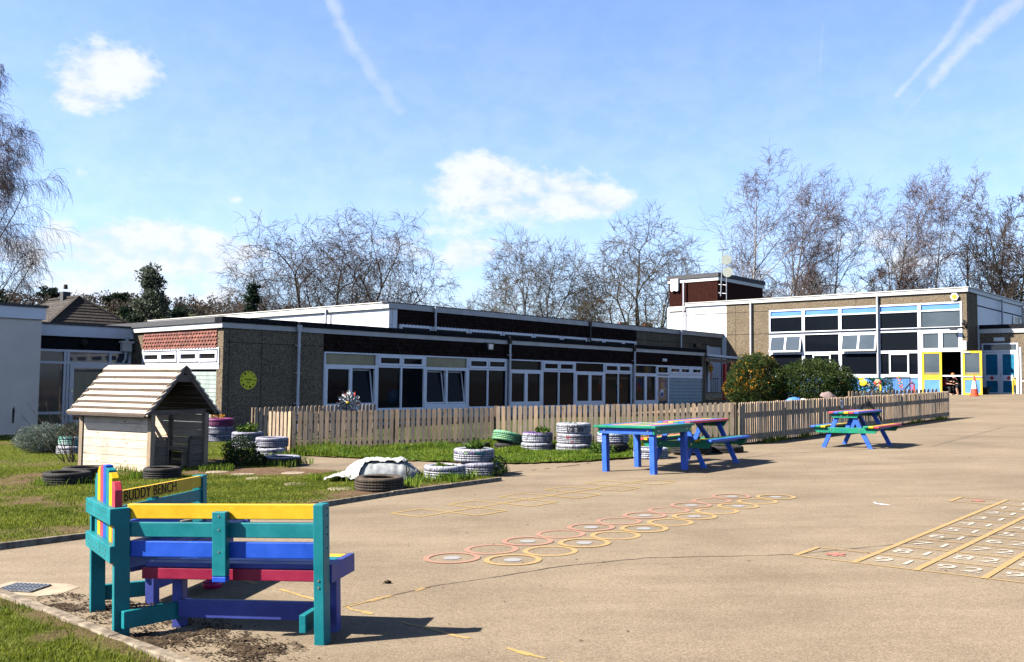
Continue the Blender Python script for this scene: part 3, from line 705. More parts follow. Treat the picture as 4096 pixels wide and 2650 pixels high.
# ---------------------------------------------------------------- buildings
class Wall:
    """boxes on a wall: a runs along it, d into the building, z up"""
    def __init__(s, m, axis, base): s.m = m; s.ax = axis; s.b = base
    def box(s, a0, a1, d0, d1, z0, z1, mat, tint=.5):
        if s.ax == 't': s.m.box(a0, a1, s.b+d0, s.b+d1, z0, z1, mat, tint)
        else: s.m.box(s.b+d0, s.b+d1, a0, a1, z0, z1, mat, tint)
    def pt(s, a, d, z): return (a, s.b+d, z) if s.ax == 't' else (s.b+d, a, z)
    def frame(s, a0, a1, z0, z1, w, d0, d1, mat, wb=None):
        wb = wb or w
        s.box(a0, a0+w, d0, d1, z0, z1, mat); s.box(a1-w, a1, d0, d1, z0, z1, mat)
        s.box(a0+w, a1-w, d0, d1, z1-w, z1, mat); s.box(a0+w, a1-w, d0, d1, z0, z0+wb, mat)
    def tiles(s, a0, a1, z0, z1, mat, w=.17, h=.13):
        rows = int(round((z1-z0)/h)); h = (z1-z0)/rows
        for r in range(rows):
            n = int((a1-a0)/w); zt = z0+(r+1)*h
            for i in range(n+1):
                c = a0+(i+(.5 if r % 2 else 0))*w
                l = max(a0, c-w*.48); q = min(a1, c+w*.48)
                if q-l < .03: continue
                zb = zt-h*1.25
                pts = [(l, zt), (q, zt), (q, zb+h*.42), ((l+q)/2, zb), (l, zb+h*.42)]
                P = [s.pt(a, -.004-.05*(zt-z)/(h*1.25), z) for a, z in pts]
                off = s.pt(0, .012, 0); base = s.pt(0, 0, 0)
                s.m.prism(P, (off[0]-base[0], off[1]-base[1], 0), mat, random.random())
def mkwall(o, axis, base):
    m = MB(o); return m, Wall(m, axis, base)
def part(fn, name, root, o, axis, base, bevel=0):
    m, w = mkwall(o, axis, base); fn(w); return m.build(name, root, bevel)
random.seed(21)
FT = 26.63; FS = 15.68
wing, o = bthing('classroom_wing', 'long low dark classroom wing with a row of white framed windows', 'building', FS, FT, 0)
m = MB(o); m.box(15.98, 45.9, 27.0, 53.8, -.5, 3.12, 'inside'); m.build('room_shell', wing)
m = MB(o)
w = Wall(m, 't', FT); w.box(15.68, 19.64, 0, .36, -.5, 3.19, 'pebble')
w.box(45.98, 46.26, 0, .36, -.5, 3.19, 'pebble'); m.box(45.9, 46.26, 26.99, 53.8, -.5, 3.19, 'pebble')
w.box(19.64, 45.98, .02, .36, -.5, .44, 'blue_board')
m.box(15.68, 15.98, 26.99, 27.0, -.5, 3.19, 'pebble')
m.box(15.68, 15.97, 27.0, 53.8, -.5, -.02, 'pebble'); m.box(15.68, 15.97, 32.12, 53.8, -.02, 3.19, 'pebble')
m.build('wall', wing)
m = MB(o); w = Wall(m, 't', FT)
for a in (15.9, 17.1, 18.62): w.box(a, a+.018, -.003, .01, -.4, 3.19, 'coping')
w.box(15.7, 19.62, -.003, .01, 2.72, 2.738, 'coping'); m.build('panel_joint', wing)
m = MB(o); w = Wall(m, 't', FT); w.box(19.64, 45.98, .03, .36, 2.56, 3.19, 'tiledk'); w.tiles(19.66, 45.96, 2.57, 3.18, 'tiledk', .2, .15); m.build('tile_hanging', wing)
m = MB(o); w = Wall(m, 's', FS); w.box(27.0, 32.12, .05, .29, 2.56, 3.19, 'tiledk'); w.tiles(27.0, 32.1, 2.56, 3.18, 'tile', .19, .125); m.build('tile_hanging', wing)  # near-black backing paints deeper shadow into the gaps of the red tiles
m = MB(o); w = Wall(m, 's', FS)
for z in range(13): w.box(26.84, 32.1, .03+.0, .29, -.02+.138*z, -.02+.138*(z+1)-.012, 'green_board', random.random())
w.box(26.84, 32.1, .05, .28, -.02, 1.85, 'coping'); m.build('weatherboard', wing)
m = MB(o); w = Wall(m, 's', FS); w.box(26.84, 32.12, -.02, .3, 1.85, 2.0, 'white'); w.frame(26.84, 32.12, 2.0, 2.56, .06, -.03, .3, 'upvc')
w.box(29.42, 29.54, -.03, .3, 2.06, 2.5, 'upvc'); w.box(26.9, 32.06, .03, .25, 2.06, 2.5, 'upvc')
for a0, a1 in ((26.95, 28.15), (28.2, 29.4), (29.58, 30.78), (30.82, 32.02)): w.frame(a0, a1, 2.10, 2.46, .10, -.045, .03, 'upvc')
win = m.build('window', wing)
m = MB(o); w = Wall(m, 's', FS)
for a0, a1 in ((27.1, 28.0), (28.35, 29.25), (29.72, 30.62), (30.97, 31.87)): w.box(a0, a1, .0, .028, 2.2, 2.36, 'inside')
m.build('pane', win)
m = MB(o); w = Wall(m, 't', FT)
for a, b in ((15.58, 29.38), (29.46, 38.95), (39.05, 46.2)): w.box(a, b, -.07, .2, 3.19, 3.37, 'fascia')
w2 = Wall(m, 's', FS); w2.box(26.84, 53.8, -.10, .2, 3.19, 3.37, 'fasciaw'); m.build('fascia', wing)
m = MB(o); w = Wall(m, 't', FT)
for a, b in ((15.53, 18.44), (18.54, 29.37), (29.47, 38.96), (39.06, 46.3)):
    w.box(a, b, -.13, .3, 3.37, 3.55, 'coping')
w2 = Wall(m, 's', FS); w2.box(26.94, 53.8, -.15, .3, 3.37, 3.55, 'copegrey'); m.build('coping', wing)
m = MB(o); m.box(15.98, 46.2, 26.94, 53.8, 3.19, 3.42, 'roof'); m.build('roof', wing)
for a in (18.49, 29.42, 39.0):
    m = MB(o); y = FT-.16
    m.tube([(a, y, -.3), (a, y, 3.12), (a, y+.0, 3.3)], .05, 'pipe', 10); m.tube([(a, y, 3.2), (a, y, 3.42)], [.075, .1], 'pipe' if a < 20 else 'black', 8)
    for z in (.7, 1.75, 2.7): m.box(a-.085, a+.085, y-.02, y+.13, z, z+.035, 'pipe')
    m.build('downpipe', wing, smooth=False)
def bay(kind, a0, a1, open_=(), yellowgrey=False, root=wing, o=o):
    m, w = mkwall(o, 't', FT); g = MB(o); gw = Wall(g, 't', FT); z0, zt, z1 = .45, 2.03, 2.55
    w.frame(a0, a1, z0, z1, .055, -.05, .06, 'upvc'); w.box(a0+.055, a1-.055, -.05, .06, zt, zt+.07, 'upvc')
    w.box(a0, a1, -.09, -.05, z0-.03, z0+.02, 'upvc')
    mid = (a0+a1)/2; sashes = []
    if kind == 'A':
        gw.box(a0+.055, a1-.055, .02, .03, zt+.07, z1-.055, 'yellowgrey' if yellowgrey else 'glass')  # yellow-grey pane colour stands in for a pale reflection
        w.box(a0+.055, a1-.055, -.04, .06, z0+.055, z0+.14, 'upvc')
        for k, (p, q) in enumerate(((a0+.055, mid), (mid, a1-.055))):
            if k in open_:
                sm, sw = mkwall(o, 't', FT)
                w.frame(p, q, z0+.14, zt, .05, -.045, .05, 'upvc')
                hg = z0+.2; H = zt-.06-hg
                def tl(a, d, z):
                    ang = R_(9); r = z-hg; return (a, FT+d*math.cos(ang)+r*math.sin(ang)+.0, hg+r*math.cos(ang))
                def tbox(x0, x1, d0, d1, za, zb, mt):
                    vs = [tl(x, d, z) for z in (za, zb) for x, d in ((x0, d0), (x1, d0), (x1, d1), (x0, d1))]
                    sm.add(vs, [(0, 3, 2, 1), (4, 5, 6, 7), (0, 1, 5, 4), (1, 2, 6, 5), (2, 3, 7, 6), (3, 0, 4, 7)], mt)
                x0, x1 = p+.06, q-.06; f = .055
                tbox(x0, x0+f, .0, .05, hg, hg+H, 'upvc'); tbox(x1-f, x1, .0, .05, hg, hg+H, 'upvc')
                tbox(x0+f, x1-f, .0, .05, hg, hg+f, 'upvc'); tbox(x0+f, x1-f, .0, .05, hg+H-f, hg+H, 'upvc')
                tbox(x0+f, x1-f, .02, .03, hg+f, hg+H-f, 'glass'); sashes.append(sm)
            else:
                w.frame(p, q, z0+.14, zt, .095, -.06, .05, 'upvc'); gw.box(p+.095, q-.095, .01, .02, z0+.235, zt-.095, 'glass')
    else:
        for p, q in ((a0+.055, mid), (mid, a1-.055)):
            w.frame(p+.01, q-.01, zt+.08, z1-.06, .085, -.065, .05, 'upvc'); gw.box(p+.095, q-.095, .0, .01, zt+.165, z1-.145, 'glass')
        w.box(mid-.035, mid+.035, -.045, .05, z0+.055, zt, 'upvc')
        gw.box(a0+.055, mid-.035, .02, .03, z0+.055, zt, 'glass'); gw.box(mid+.035, a1-.055, .02, .03, z0+.055, zt, 'glass')
    wo = m.build('window', root); g.build('pane', wo)
    for sm in sashes: sm.build('tilted_sash', wo)
bay('A', 19.66, 22.08, (1,), True); bay('B', 22.09, 24.51); bay('A', 24.52, 26.94, (0, 1), True); bay('B', 26.95, 29.36)
bay('A', 29.5, 31.76); bay('B', 31.77, 34.16); bay('A', 34.17, 36.53); bay('B', 36.54, 38.92); bay('A', 39.08, 41.27)
# door and vents at the far end of the wing
m, w = mkwall(o, 't', FT); w.frame(41.28, 42.46, .05, 2.0, .1, -.05, .06, 'upvc'); w.frame(41.28, 42.46, 2.05, 2.55, .1, -.05, .06, 'upvc')
w.box(41.36, 41.42, -.11, -.05, .95, 1.15, 'steel'); d = m.build('door', wing)
m, w = mkwall(o, 't', FT); w.box(41.38, 42.36, .0, .01, .15, 1.9, 'glassgrey'); w.box(41.38, 42.36, .0, .01, 2.15, 2.45, 'glass'); m.build('pane', d)
m, w = mkwall(o, 't', FT); w.box(41.66, 41.96, -.012, -.002, .85, 1.25, 'signwhite'); w.box(41.68, 41.94, -.016, -.012, .88, 1.1, 'signblue'); m.build('door_notice', d)
m, w = mkwall(o, 't', FT); w.frame(42.47, 45.98, 2.05, 2.55, .06, -.05, .06, 'upvc')
for a0, a1 in ((42.56, 43.62), (43.64, 44.66), (44.86, 45.9)): w.frame(a0, a1, 2.12, 2.48, .1, -.06, .05, 'upvc')
w.box(44.68, 44.84, -.05, .06, 2.1, 2.5, 'upvc'); w.box(42.47, 45.98, -.04, .06, 1.88, 2.04, 'upvc'); v = m.build('window', wing)
m, w = mkwall(o, 't', FT)
for a0, a1 in ((42.66, 43.52), (43.74, 44.56), (44.96, 45.8)): w.box(a0, a1, .0, .01, 2.22, 2.38, 'glass')
m.build('pane', v)
m, w = mkwall(o, 't', FT)
for z in range(10): w.box(42.5, 45.96, -.03, .3, .02+.185*z, .02+.185*(z+1)-.014, 'blue_board', random.random())
w.box(42.5, 45.96, -.012, .28, .02, 1.87, 'coping'); m.build('weatherboard', wing)
def bulkhead(loc, rz, label, sc=1):
    r = thing('bulkhead_light', label, 'light', loc, rz); m = MB(); m.box(-.2*sc, .2*sc, -.07, 0, -.08*sc, .08*sc, 'offwhite'); m.build('housing', r, bevel=.02)
    m = MB(); m.box(-.16*sc, .16*sc, -.095, -.071, -.055*sc, .055*sc, 'white'); m.build('lens', r, bevel=.015); return r
bulkhead(W(41.95, FT-.04, 2.83), PHI, 'small white bulkhead light on the dark tiles above the wing door')
# floodlight basket under the eaves
r, oo = bthing('floodlight', 'dark caged floodlight hanging from the wing eaves', 'light', 28.0, FT-.12, 3.22); m = MB(oo)
m.prism([(27.75, FT-.1, 3.2), (28.25, FT-.1, 3.2), (28.15, FT-.1, 2.88), (27.85, FT-.1, 2.88)], (0, -.22, 0), 'black'); m.build('cage', r)
m = MB(oo); m.box(27.86, 28.14, FT-.34, FT-.325, 2.92, 3.14, 'steel'); m.build('lamp_glass', r)

# friendship sign: a round yellow board with faces round its rim
sg, oo = bthing('round_sign', 'round yellow Friendship Stop sign with small drawn faces on the dark wall', 'sign', 16.63, FT-.005, 1.5)
m = MB(); m.disc((0, -.001, 0), .31, 'signyellow', 40, (0, -1, 0), .012); m.build('board', sg)
m = MB()
for k in range(11):
    a = math.pi/2-2*math.pi*k/11; c = Vector((.245*math.cos(a), -.0135, .245*math.sin(a)))
    q = random.random()
    if q < .45: m.disc(c, .036, 'ink', 14, (0, -1, 0), .002)
    m.prism([c+Vector((.04*math.cos(b), 0, .004+.044*math.sin(b))) for b in [math.pi*j/8 for j in range(9)]], (0, -.004, 0), 'ink')
    m.disc(c+Vector((0, -.0035, -.01)), .029, 'signyellow' if q > .3 else 'rooftile', 12, (0, -1, 0), .002)
    for dx in (-.011, .011): m.disc(c+Vector((dx, -.006, -.004)), .0045, 'ink', 6, (0, -1, 0), .001)
    m.box(c.x-.011, c.x+.011, c.y-.007, c.y-.005, c.z-.024, c.z-.019, 'ink')
for z in (.14, -.17): m.disc((-.01, -.0135, z), .009, 'ink', 8, (0, -1, 0), .003)
m.build('drawn_face', sg)
for tx, z in (('Friendship', .02), ('Stop', -.075)): text_mesh(tx, .082, 'ink', 'lettering', sg, (0, -.0145, z), (math.pi/2, 0, 0), .0008, .8, off=.0025)

# ---- clerestory block behind
UPT = 31.4; US = 26.7
up, o2 = bthing('clerestory_block', 'raised flat roofed block with clerestory windows behind the classroom wing', 'building', US, UPT, 3.4)
m = MB(o2); m.box(26.9, 57, 31.6, 53.9, 3.43, 4.8, 'inside'); m.build('room_shell', up)
m = MB(o2); w = Wall(m, 't', UPT); w.box(46.4, 57, 0, .2, -.2, 4.8, 'pebble'); m.build('link_wall', up); m = MB(o2); w = Wall(m, 't', UPT); w2 = Wall(m, 's', US); w2.box(31.4, 53.9, 0, .2, 3.43, 4.06, 'white'); w2.box(31.4, 53.9, 0.01, .2, 4.06, 4.1, 'fascia'); w2.box(31.4, 53.9, 0, .2, 4.1, 4.8, 'white')
w.box(26.9, 27.18, -.02, .2, 3.43, 4.8, 'white'); m.build('wall', up)
m = MB(o2); w = Wall(m, 't', UPT); w.box(27.18, 46.4, .03, .2, 4.13, 4.8, 'tiledk'); w.tiles(27.2, 46.38, 4.14, 4.78, 'tiledk', .22, .16); m.build('tile_hanging', up)
m = MB(o2); w = Wall(m, 't', UPT); w.box(26.58, 57, -.12, .3, 4.8, 5.06, 'fascia'); w.box(26.5, 57, -.16, .3, 5.06, 5.09, 'copegrey'); w2 = Wall(m, 's', US); w2.box(31.7, 53.9, -.13, .3, 4.8, 5.06, 'fasciaw'); w2.box(31.7, 53.9, -.17, .3, 5.06, 5.1, 'fasciaw'); m.build('fascia', up)
m = MB(o2); m.box(27.0, 57, 31.7, 53.9, 4.8, 5.0, 'roof'); m.build('roof', up)
e = [27.3, 29.36, 31.8, 34.25, 36.7, 39.1, 41.45]
def clere(a, b):
    m, w = mkwall(o2, 't', UPT); w.frame(a, b, 3.45, 4.13, .06, -.04, .06, 'upvc'); w.frame(a+.08, b-.08, 3.5, 4.07, .07, -.055, .05, 'upvc'); x = m.build('window', up)
    m, w = mkwall(o2, 't', UPT); w.box(a+.06, b-.06, .0, .01, 3.5, 4.07, 'glass'); m.build('pane', x)
for a, b in zip(e[:-1], e[1:]): clere(a+.02, b-.02)
clere(41.6, 43.0); clere(43.0, 45.0); clere(45.0, 46.38)
m = MB(o2); w = Wall(m, 't', UPT)
for a in (47.6, 49.3, 51.0, 52.7, 54.4): w.box(a, a+.02, -.003, .01, 3.5, 4.8, 'coping')
w.box(46.4, 57, -.003, .01, 4.25, 4.27, 'coping'); m.build('panel_joint', up)
for a, mt in ((29.4, 'pipe'), (41.5, 'black'), (51.3, 'pipe')):
    m = MB(o2); m.tube([(a, UPT-.2, 3.3), (a, UPT-.2, 4.85)], .05, mt, 8); m.tube([(a, UPT-.2, 4.8), (a, UPT-.2, 5.05)], [.07, .1], mt, 8); m.build('downpipe', up)
m = MB(o2); m.tube([(US-.2, 35.8, 3.3), (US-.2, 35.8, 4.95)], .05, 'pipe', 8); m.build('downpipe', up)
m = MB(o2); w = Wall(m, 't', UPT)
for i in range(8): w.box(55.2+.2*i, 55.2+.2*i+.19, -.03, .05, .2, 4.13, 'upvc')
w.box(54.9, 55.15, -.05, .05, .2, 4.2, 'white'); m.build('panelled_door', up)
m = MB(o2); m.box(57-3.9, 57-3.3, UPT-.25, UPT-.02, 4.05, 4.25, 'black'); m.build('floodlight', up)

# ---- hall on the right
HS = 57.0
hall, o3 = bthing('school_hall', 'tall pebbledash hall with big white gridded windows and blue panels', 'building', HS, 15.52, .9)
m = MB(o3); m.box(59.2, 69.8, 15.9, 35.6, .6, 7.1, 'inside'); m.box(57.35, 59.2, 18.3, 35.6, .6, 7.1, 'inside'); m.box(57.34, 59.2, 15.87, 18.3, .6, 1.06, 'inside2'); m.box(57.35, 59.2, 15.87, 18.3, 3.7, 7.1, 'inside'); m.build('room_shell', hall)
m = MB(o3); w = Wall(m, 's', HS)
w.box(15.52, 15.78, 0, .34, .5, 6.58, 'pebble'); w.box(27.86, 31.06, 0, .34, .2, 6.58, 'pebble'); w.box(15.52, 31.06, 0, .34, 6.58, 7.13, 'pebble')
m.box(57.34, 59.12, 15.52, 15.86, .5, 7.13, 'pebble'); w.box(31.06, 34.28, .0, .34, .2, 6.5, 'white'); w.box(31.06, 34.28, .06, .34, 6.5, 6.56, 'fascia'); w.box(31.06, 34.28, 0, .34, 6.56, 7.13, 'white')
w.box(34.36, 35.77, .05, .4, .2, 6.75, 'white'); w.box(34.36, 35.77, .02, .4, 6.85, 7.2, 'fasciaw'); w.box(34.36, 35.77, .1, .4, 6.75, 6.85, 'coping')
m.box(59.12, 69.8, 15.5, 15.88, .5, 6.42, 'white'); m.box(59.12, 69.8, 15.53, 15.88, 6.42, 6.5, 'coping'); m.box(59.12, 69.8, 15.5, 15.88, 6.5, 7.13, 'white')
m.box(57.1, 69.8, 35.6, 35.9, .2, 7.13, 'white'); m.build('wall', hall)
m = MB(o3); w = Wall(m, 's', HS)
for a in (22.0, 29.2, 30.35): w.box(a, a+.02, -.003, .01, 2 if a > 28 else 6.6, 7.13, 'coping')
for z in (5.0, 6.52): w.box(27.86, 31.05, -.003, .01, z, z+.03, 'coping')
w.box(15.52, 15.78, -.003, .01, 5.0, 5.02, 'coping'); w.box(15.52, 15.78, -.003, .01, 3.7, 3.72, 'coping'); m.build('panel_joint', hall)
m = MB(o3); w = Wall(m, 's', HS); w.box(15.42, 34.3, -.12, .3, 7.13, 7.36, 'fasciaw'); w.box(15.36, 34.3, -.17, .3, 7.36, 7.41, 'fasciaw'); m.box(57.3, 69.8, 15.40, 15.6, 7.13, 7.36, 'fascia'); m.box(57.3, 69.8, 15.34, 15.6, 7.36, 7.41, 'fascia'); m.build('fascia', hall)
m = MB(o3); m.box(57.3, 69.8, 15.6, 35.8, 7.13, 7.3, 'roof'); m.build('roof', hall)
ct = [27.86, 25.46, 23.02, 20.6, 18.18, 15.78]
for k in range(5):
    b, a = ct[k], ct[k+1]; m, w = mkwall(o3, 's', HS); g, gw = mkwall(o3, 's', HS); g2, gw2 = mkwall(o3, 's', HS)
    f = .1
    w.box(a, a+f, -.04, .1, 1.05 if k < 4 else 1.05, 6.58, 'upvc'); w.box(b-f, b, -.04, .1, 1.05, 6.58, 'upvc')
    for z0, z1 in ((6.48, 6.58), (6.06, 6.15), (4.86, 5.12), (3.64, 3.75)): w.box(a+f, b-f, -.03, .1, z0, z1, 'upvc')
    gw.box(a+f, b-f, .03, .05, 6.15, 6.48, 'glassblue'); gw.box(a+f, b-f, .04, .06, 5.12, 6.06, 'glassgrey' if k == 4 else 'glass')
    sash = None
    if k in (0, 2):
        sash, sw = mkwall(o3, 's', HS); ang = R_(14); zt = 4.84; H = 1.12
        def q(a_, d, z): r = zt-z; return (HS+d*math.cos(ang)-r*math.sin(ang), a_, zt-r*math.cos(ang))
        def tb(x0, x1, d0, d1, za, zb, mt):
            vs = [q(x, d, z) for z in (za, zb) for d, x in ((d0, x0), (d1, x0), (d1, x1), (d0, x1))]
            sash.add(vs, [(0, 3, 2, 1), (4, 5, 6, 7), (0, 1, 5, 4), (1, 2, 6, 5), (2, 3, 7, 6), (3, 0, 4, 7)], mt)
        mid = (a+b)/2; z0 = zt-H
        for x0, x1 in ((a+f+.01, a+f+.09), (mid-.06, mid+.06), (b-f-.09, b-f-.01)): tb(x0, x1, -.06, 0, z0, zt, 'upvc')
        for x0, x1 in ((a+f+.09, mid-.06), (mid+.06, b-f-.09)):
            tb(x0, x1, -.06, 0, z0, z0+.09, 'upvc'); tb(x0, x1, -.06, 0, zt-.08, zt, 'upvc'); tb(x0, x1, -.04, -.03, z0+.09, zt-.08, 'glassgrey')
        w.box(a+f, b-f, -.05, -.03, 3.6, 3.66, 'upvc')
    elif k == 4:
        mid = (a+b)/2
        for x0, x1 in ((a+f, mid), (mid, b-f)): w.frame(x0, x1, 3.75, 4.86, .11, -.05, .08, 'upvc'); gw.box(x0+.11, x1-.11, .02, .04, 3.86, 4.75, 'glassgrey')
    else: gw.box(a+f, b-f, .04, .06, 3.75, 4.86, 'glass')
    if k < 4:
        w.box(a+f, b-f, -.05, .1, 2.08, 2.3, 'upvc'); gw2.box(a+f, b-f, .05, .07, 2.3, 3.64, 'glass')
        if k in (1, 3):
            w.frame(a+.62, b-.62, 2.33, 3.58, .09, -.05, .05, 'upvc'); w.box(a+f, b-f, -.03, .04, 3.58, 3.64, 'upvc')
    x = m.build('window', hall); g.build('pane', x)
    if g2.v: g2.build('pane', x)
    if sash: sash.build('open_sash', x)
    if k < 4:
        m, w = mkwall(o3, 's', HS); w.box(a+f, b-f, .0, .3, .9, 2.08, 'bluepaint'); m.build('blue_panel', hall)
m, w = mkwall(o3, 's', HS)
m.tube([(HS-.08, 15.7, 5.06), (HS-.08, 27.9, 5.0)], .03, 'coping', 6); m.tube([(HS-.08, 15.6, 5.05), (HS-.08, 15.42, 5.02), (HS-.03, 15.44, 4.1)], .03, 'coping', 6); m.build('cable_pipe', hall)
for a, t1 in ((20.62, .5), (29.15, .5), (34.4, .5)):
    m = MB(o3); m.tube([(HS-.14, a, .8), (HS-.14, a, 7.15 if a < 34 else 9.0)], .065, 'pipe', 10); m.build('downpipe', hall)
for a in (64.1, 69.3):
    m = MB(o3); m.tube([(a, 15.36, 5.2), (a, 15.36, 7.2)], .06, 'pipe', 8); m.build('downpipe', hall)
m = MB(o3)
for i in range(3): m.box(67.2+.85*i, 67.25+.85*i, 15.44, 15.5, 5.3, 6.35, 'upvc')
m.box(67.2, 69.7, 15.44, 15.5, 6.3, 6.36, 'upvc'); m.box(67.2, 69.7, 15.44, 15.5, 5.85, 5.9, 'upvc'); x = m.build('window', hall)
m = MB(o3); m.box(67.2, 69.7, 15.47, 15.49, 5.3, 6.3, 'yellowgrey'); m.build('pane', x)
# yellow doors
def leaf(root, o, a0, a1, dd, name='door'):
    m, w = mkwall(o, 's', HS+dd); w.frame(a0, a1, 1.09, 3.66, .12, -.05, .02, 'yellowpaint', .14); w.box(a0+.12, a1-.12, -.05, .02, 1.98, 2.28, 'yellowpaint')
    w.box(a0+.12, a1-.12, -.03, .0, 1.23, 1.98, 'bluepaint'); d = m.build(name, root)
    m, w = mkwall(o, 's', HS+dd); w.box(a0+.12, a1-.12, -.02, -.01, 2.28, 3.54, 'glassgrey'); m.build('pane', d)
    m, w = mkwall(o, 's', HS+dd); w.box(a0+.14, a1-.14, -.035, -.022, 2.3, 2.42, 'yellowgrey'); m.build('door_notice', d); return d
d = leaf(hall, o3, 16.94, 18.06, .02); d = leaf(hall, o3, 14.72, 15.76, -.12)
m, w = mkwall(o3, 's', HS-.12); w.box(14.72, 15.76, -.1, -.06, 2.14, 2.2, 'offwhite'); m.build('push_bar', d); m, w = mkwall(o3, 's', HS-.12); w.box(15.35, 15.72, -.09, -.05, 3.55, 3.62, 'offwhite'); m.build('door_closer', d)
m, w = mkwall(o3, 's', HS); w.box(15.86, 18.1, .0, .3, 1.0, 1.08, 'fasciaw'); w.box(15.8, 15.88, -.04, .2, 1.08, 3.66, 'upvc'); w.box(15.88, 16.92, -.02, .04, 2.18, 2.26, 'upvc'); m.build('door_frame', hall)
m = MB(o3); c = Vector((HS-.02, 16.15, 6.86)); m.disc(c, .24, 'offwhite', 6, (-1, 0, 0), .12); m.disc(c+Vector((-.12, 0, 0)), .15, 'yellowpaint', 6, (-1, 0, 0), .03); al = m.build('alarm_box', None)
al.location = W(HS, 15.52, .9); al.rotation_euler = (0, 0, PHI); tag(al, 'yellow hexagonal alarm box high on the hall wall', 'alarm box')
def fixture(name, label, cat, s, t, z, fn):
    r, oo = bthing(name, label, cat, s, t, z); fn(r, oo, s, t, z); return r
def dome(r, oo, s, t, z):
    m = MB(oo); m.tube([(s, t, z+.1), (s-.18, t, z+.14), (s-.2, t, z-.04)], .03, 'black', 6); m.build('bracket', r); m = MB(oo); m.blob((s-.2, t, z-.08), (.12, .12, .12), 'black'); m.build('dome', r, smooth=True)
fixture('security_camera', 'black dome security camera at the hall corner', 'camera', HS-.01, 15.66, 5.35, dome)
def flood(r, oo, s, t, z):
    m = MB(oo); m.tube([(s, t, z), (s-.25, t, z-.02)], .02, 'black', 5); m.build('bracket', r); m = MB(oo); m.box(s-.42, s-.2, t-.2, t+.2, z-.12, z-.03, 'black'); m.build('lamp_head', r, bevel=.01)
fixture('floodlight', 'small black floodlight above the yellow doors', 'light', HS-.06, 16.15, 5.0, flood)
def inter(r, oo, s, t, z):
    m = MB(oo); m.box(s-.12, s, t-.1, t+.1, z-.28, z+.28, 'offwhite'); m.build('case', r, bevel=.02); m = MB(oo); m.box(s-.13, s-.12, t-.05, t+.05, z+.1, z+.2, 'steel'); m.build('grille', r)
fixture('intercom_box', 'white box on the hall corner above the open yellow door', 'box', HS-.0, 15.64, 3.97, inter)
# roof tower
tw, o4 = bthing('plant_tower', 'brown boarded tower with white band on the hall roof', 'tower', 57.1, 31.79, 7.2)
m = MB(o4); m.box(57.12, 64, 31.8, 35.76, 6.9, 8.9, 'brown_board')
for i in range(30): m.box(57.09, 57.12, 31.8+.132*i, 31.8+.132*i+.118, 7.2, 8.9, 'brown_board', random.random())
m.build('wall', tw)
m = MB(o4); m.box(57.02, 64.1, 31.7, 35.84, 8.9, 9.15, 'fasciaw'); m.build('fascia', tw); m = MB(o4); m.box(56.95, 64.15, 31.65, 35.9, 9.15, 9.45, 'copegrey'); m.build('coping', tw)
def siren(r, oo, s, t, z):
    m = MB(oo); m.prism([(s, t-.33, z+.45), (s, t+.33, z+.45), (s, t+.33, z-.4), (s, t+.2, z-.5), (s, t+.08, z-.42), (s, t-.08, z-.42), (s, t-.2, z-.5), (s, t-.33, z-.4)], (-.18, 0, 0), 'offwhite'); m.build('case', r, bevel=.03); m = MB(oo); m.box(s-.19, s-.18, t-.2, t+.2, z-.3, z-.28, 'steel'); m.build('label_strip', r)
fixture('siren_box', 'white scalloped bell box on the brown tower', 'box', 57.06, 35.2, 8.75, siren)
r, oo = bthing('aerial_mast', 'grey mast with two round dishes against the brown tower', 'aerial', 56.9, 31.05, 7.4)
m = MB(oo); m.tube([(57, 31.05, 7.4), (57, 31.05, 10.6)], .03, 'steel', 6); m.build('mast', r)
for z, t in ((10.25, 30.95), (9.38, 30.85)):
    m = MB(oo); n = Vector((-.9, -.25, .1)).normalized(); m.disc(Vector((56.85, t, z)), .36, 'dish', 24, n, .04); m.tube([Vector((56.85, t, z)), (57, 31.05, z-.1)], .025, 'steel', 5); m.build('dish', r)
m = MB(oo)
for z in (8.5, 7.9): m.tube([(57, 31.05, z), (57.1, 31.7, z+.1)], .02, 'steel', 5)
m.build('bracket', r)
r, oo = bthing('aerial_pole', 'thin pole leaning beside the dishes with a small aerial on top', 'aerial', 56.9, 31.5, 7.7)
m = MB(oo); m.tube([(57, 31.5, 7.75), (57, 31.33, 11.0)], .04, 'steel', 6); m.build('pole', r)
m = MB(oo); m.tube([(56.8, 31.6, 10.98), (57.2, 31.0, 11.06)], .02, 'black', 5)
for k in range(6): m.tube([(56.82+.06*k, 31.58-.1*k, 10.9), (56.82+.06*k, 31.58-.1*k, 11.12)], .012, 'black', 4)
m.build('aerial_head', r)

# ---- low annexe with the louvred doors
AS = 59.5
an, o5 = bthing('boiler_annexe', 'low flat roofed annexe with blue louvred double doors', 'building', AS, 15.4, .9)
m = MB(o5); w = Wall(m, 's', AS); w.box(3, 13.42, 0, .3, .6, 4.8, 'pebble'); w.box(13.42, 15.42, 0, .3, 4.22, 4.8, 'pebble'); w.box(15.42, 15.5, 0, .3, .6, 4.8, 'pebble'); m.box(59.8, 69, 3, 15.42, .6, 4.8, 'pebble'); m.build('wall', an)
m = MB(o5); w = Wall(m, 's', AS); w.box(3, 15.5, -.1, .2, 4.8, 5.07, 'fasciaw'); m.build('fascia', an); m = MB(o5); m.box(59.35, 69, 3, 15.49, 5.07, 5.3, 'coping'); m.build('roof', an)
m = MB(o5); w = Wall(m, 's', AS); w.frame(13.44, 15.41, 1.0, 4.2, .08, -.03, .1, 'upvc'); w.box(13.52, 15.33, -.03, .1, 3.68, 3.78, 'upvc'); fr = m.build('door_frame', an)
m = MB(o5); w = Wall(m, 's', AS); w.box(13.52, 15.33, .02, .06, 3.78, 4.12, 'glassgrey'); m.build('pane', fr)
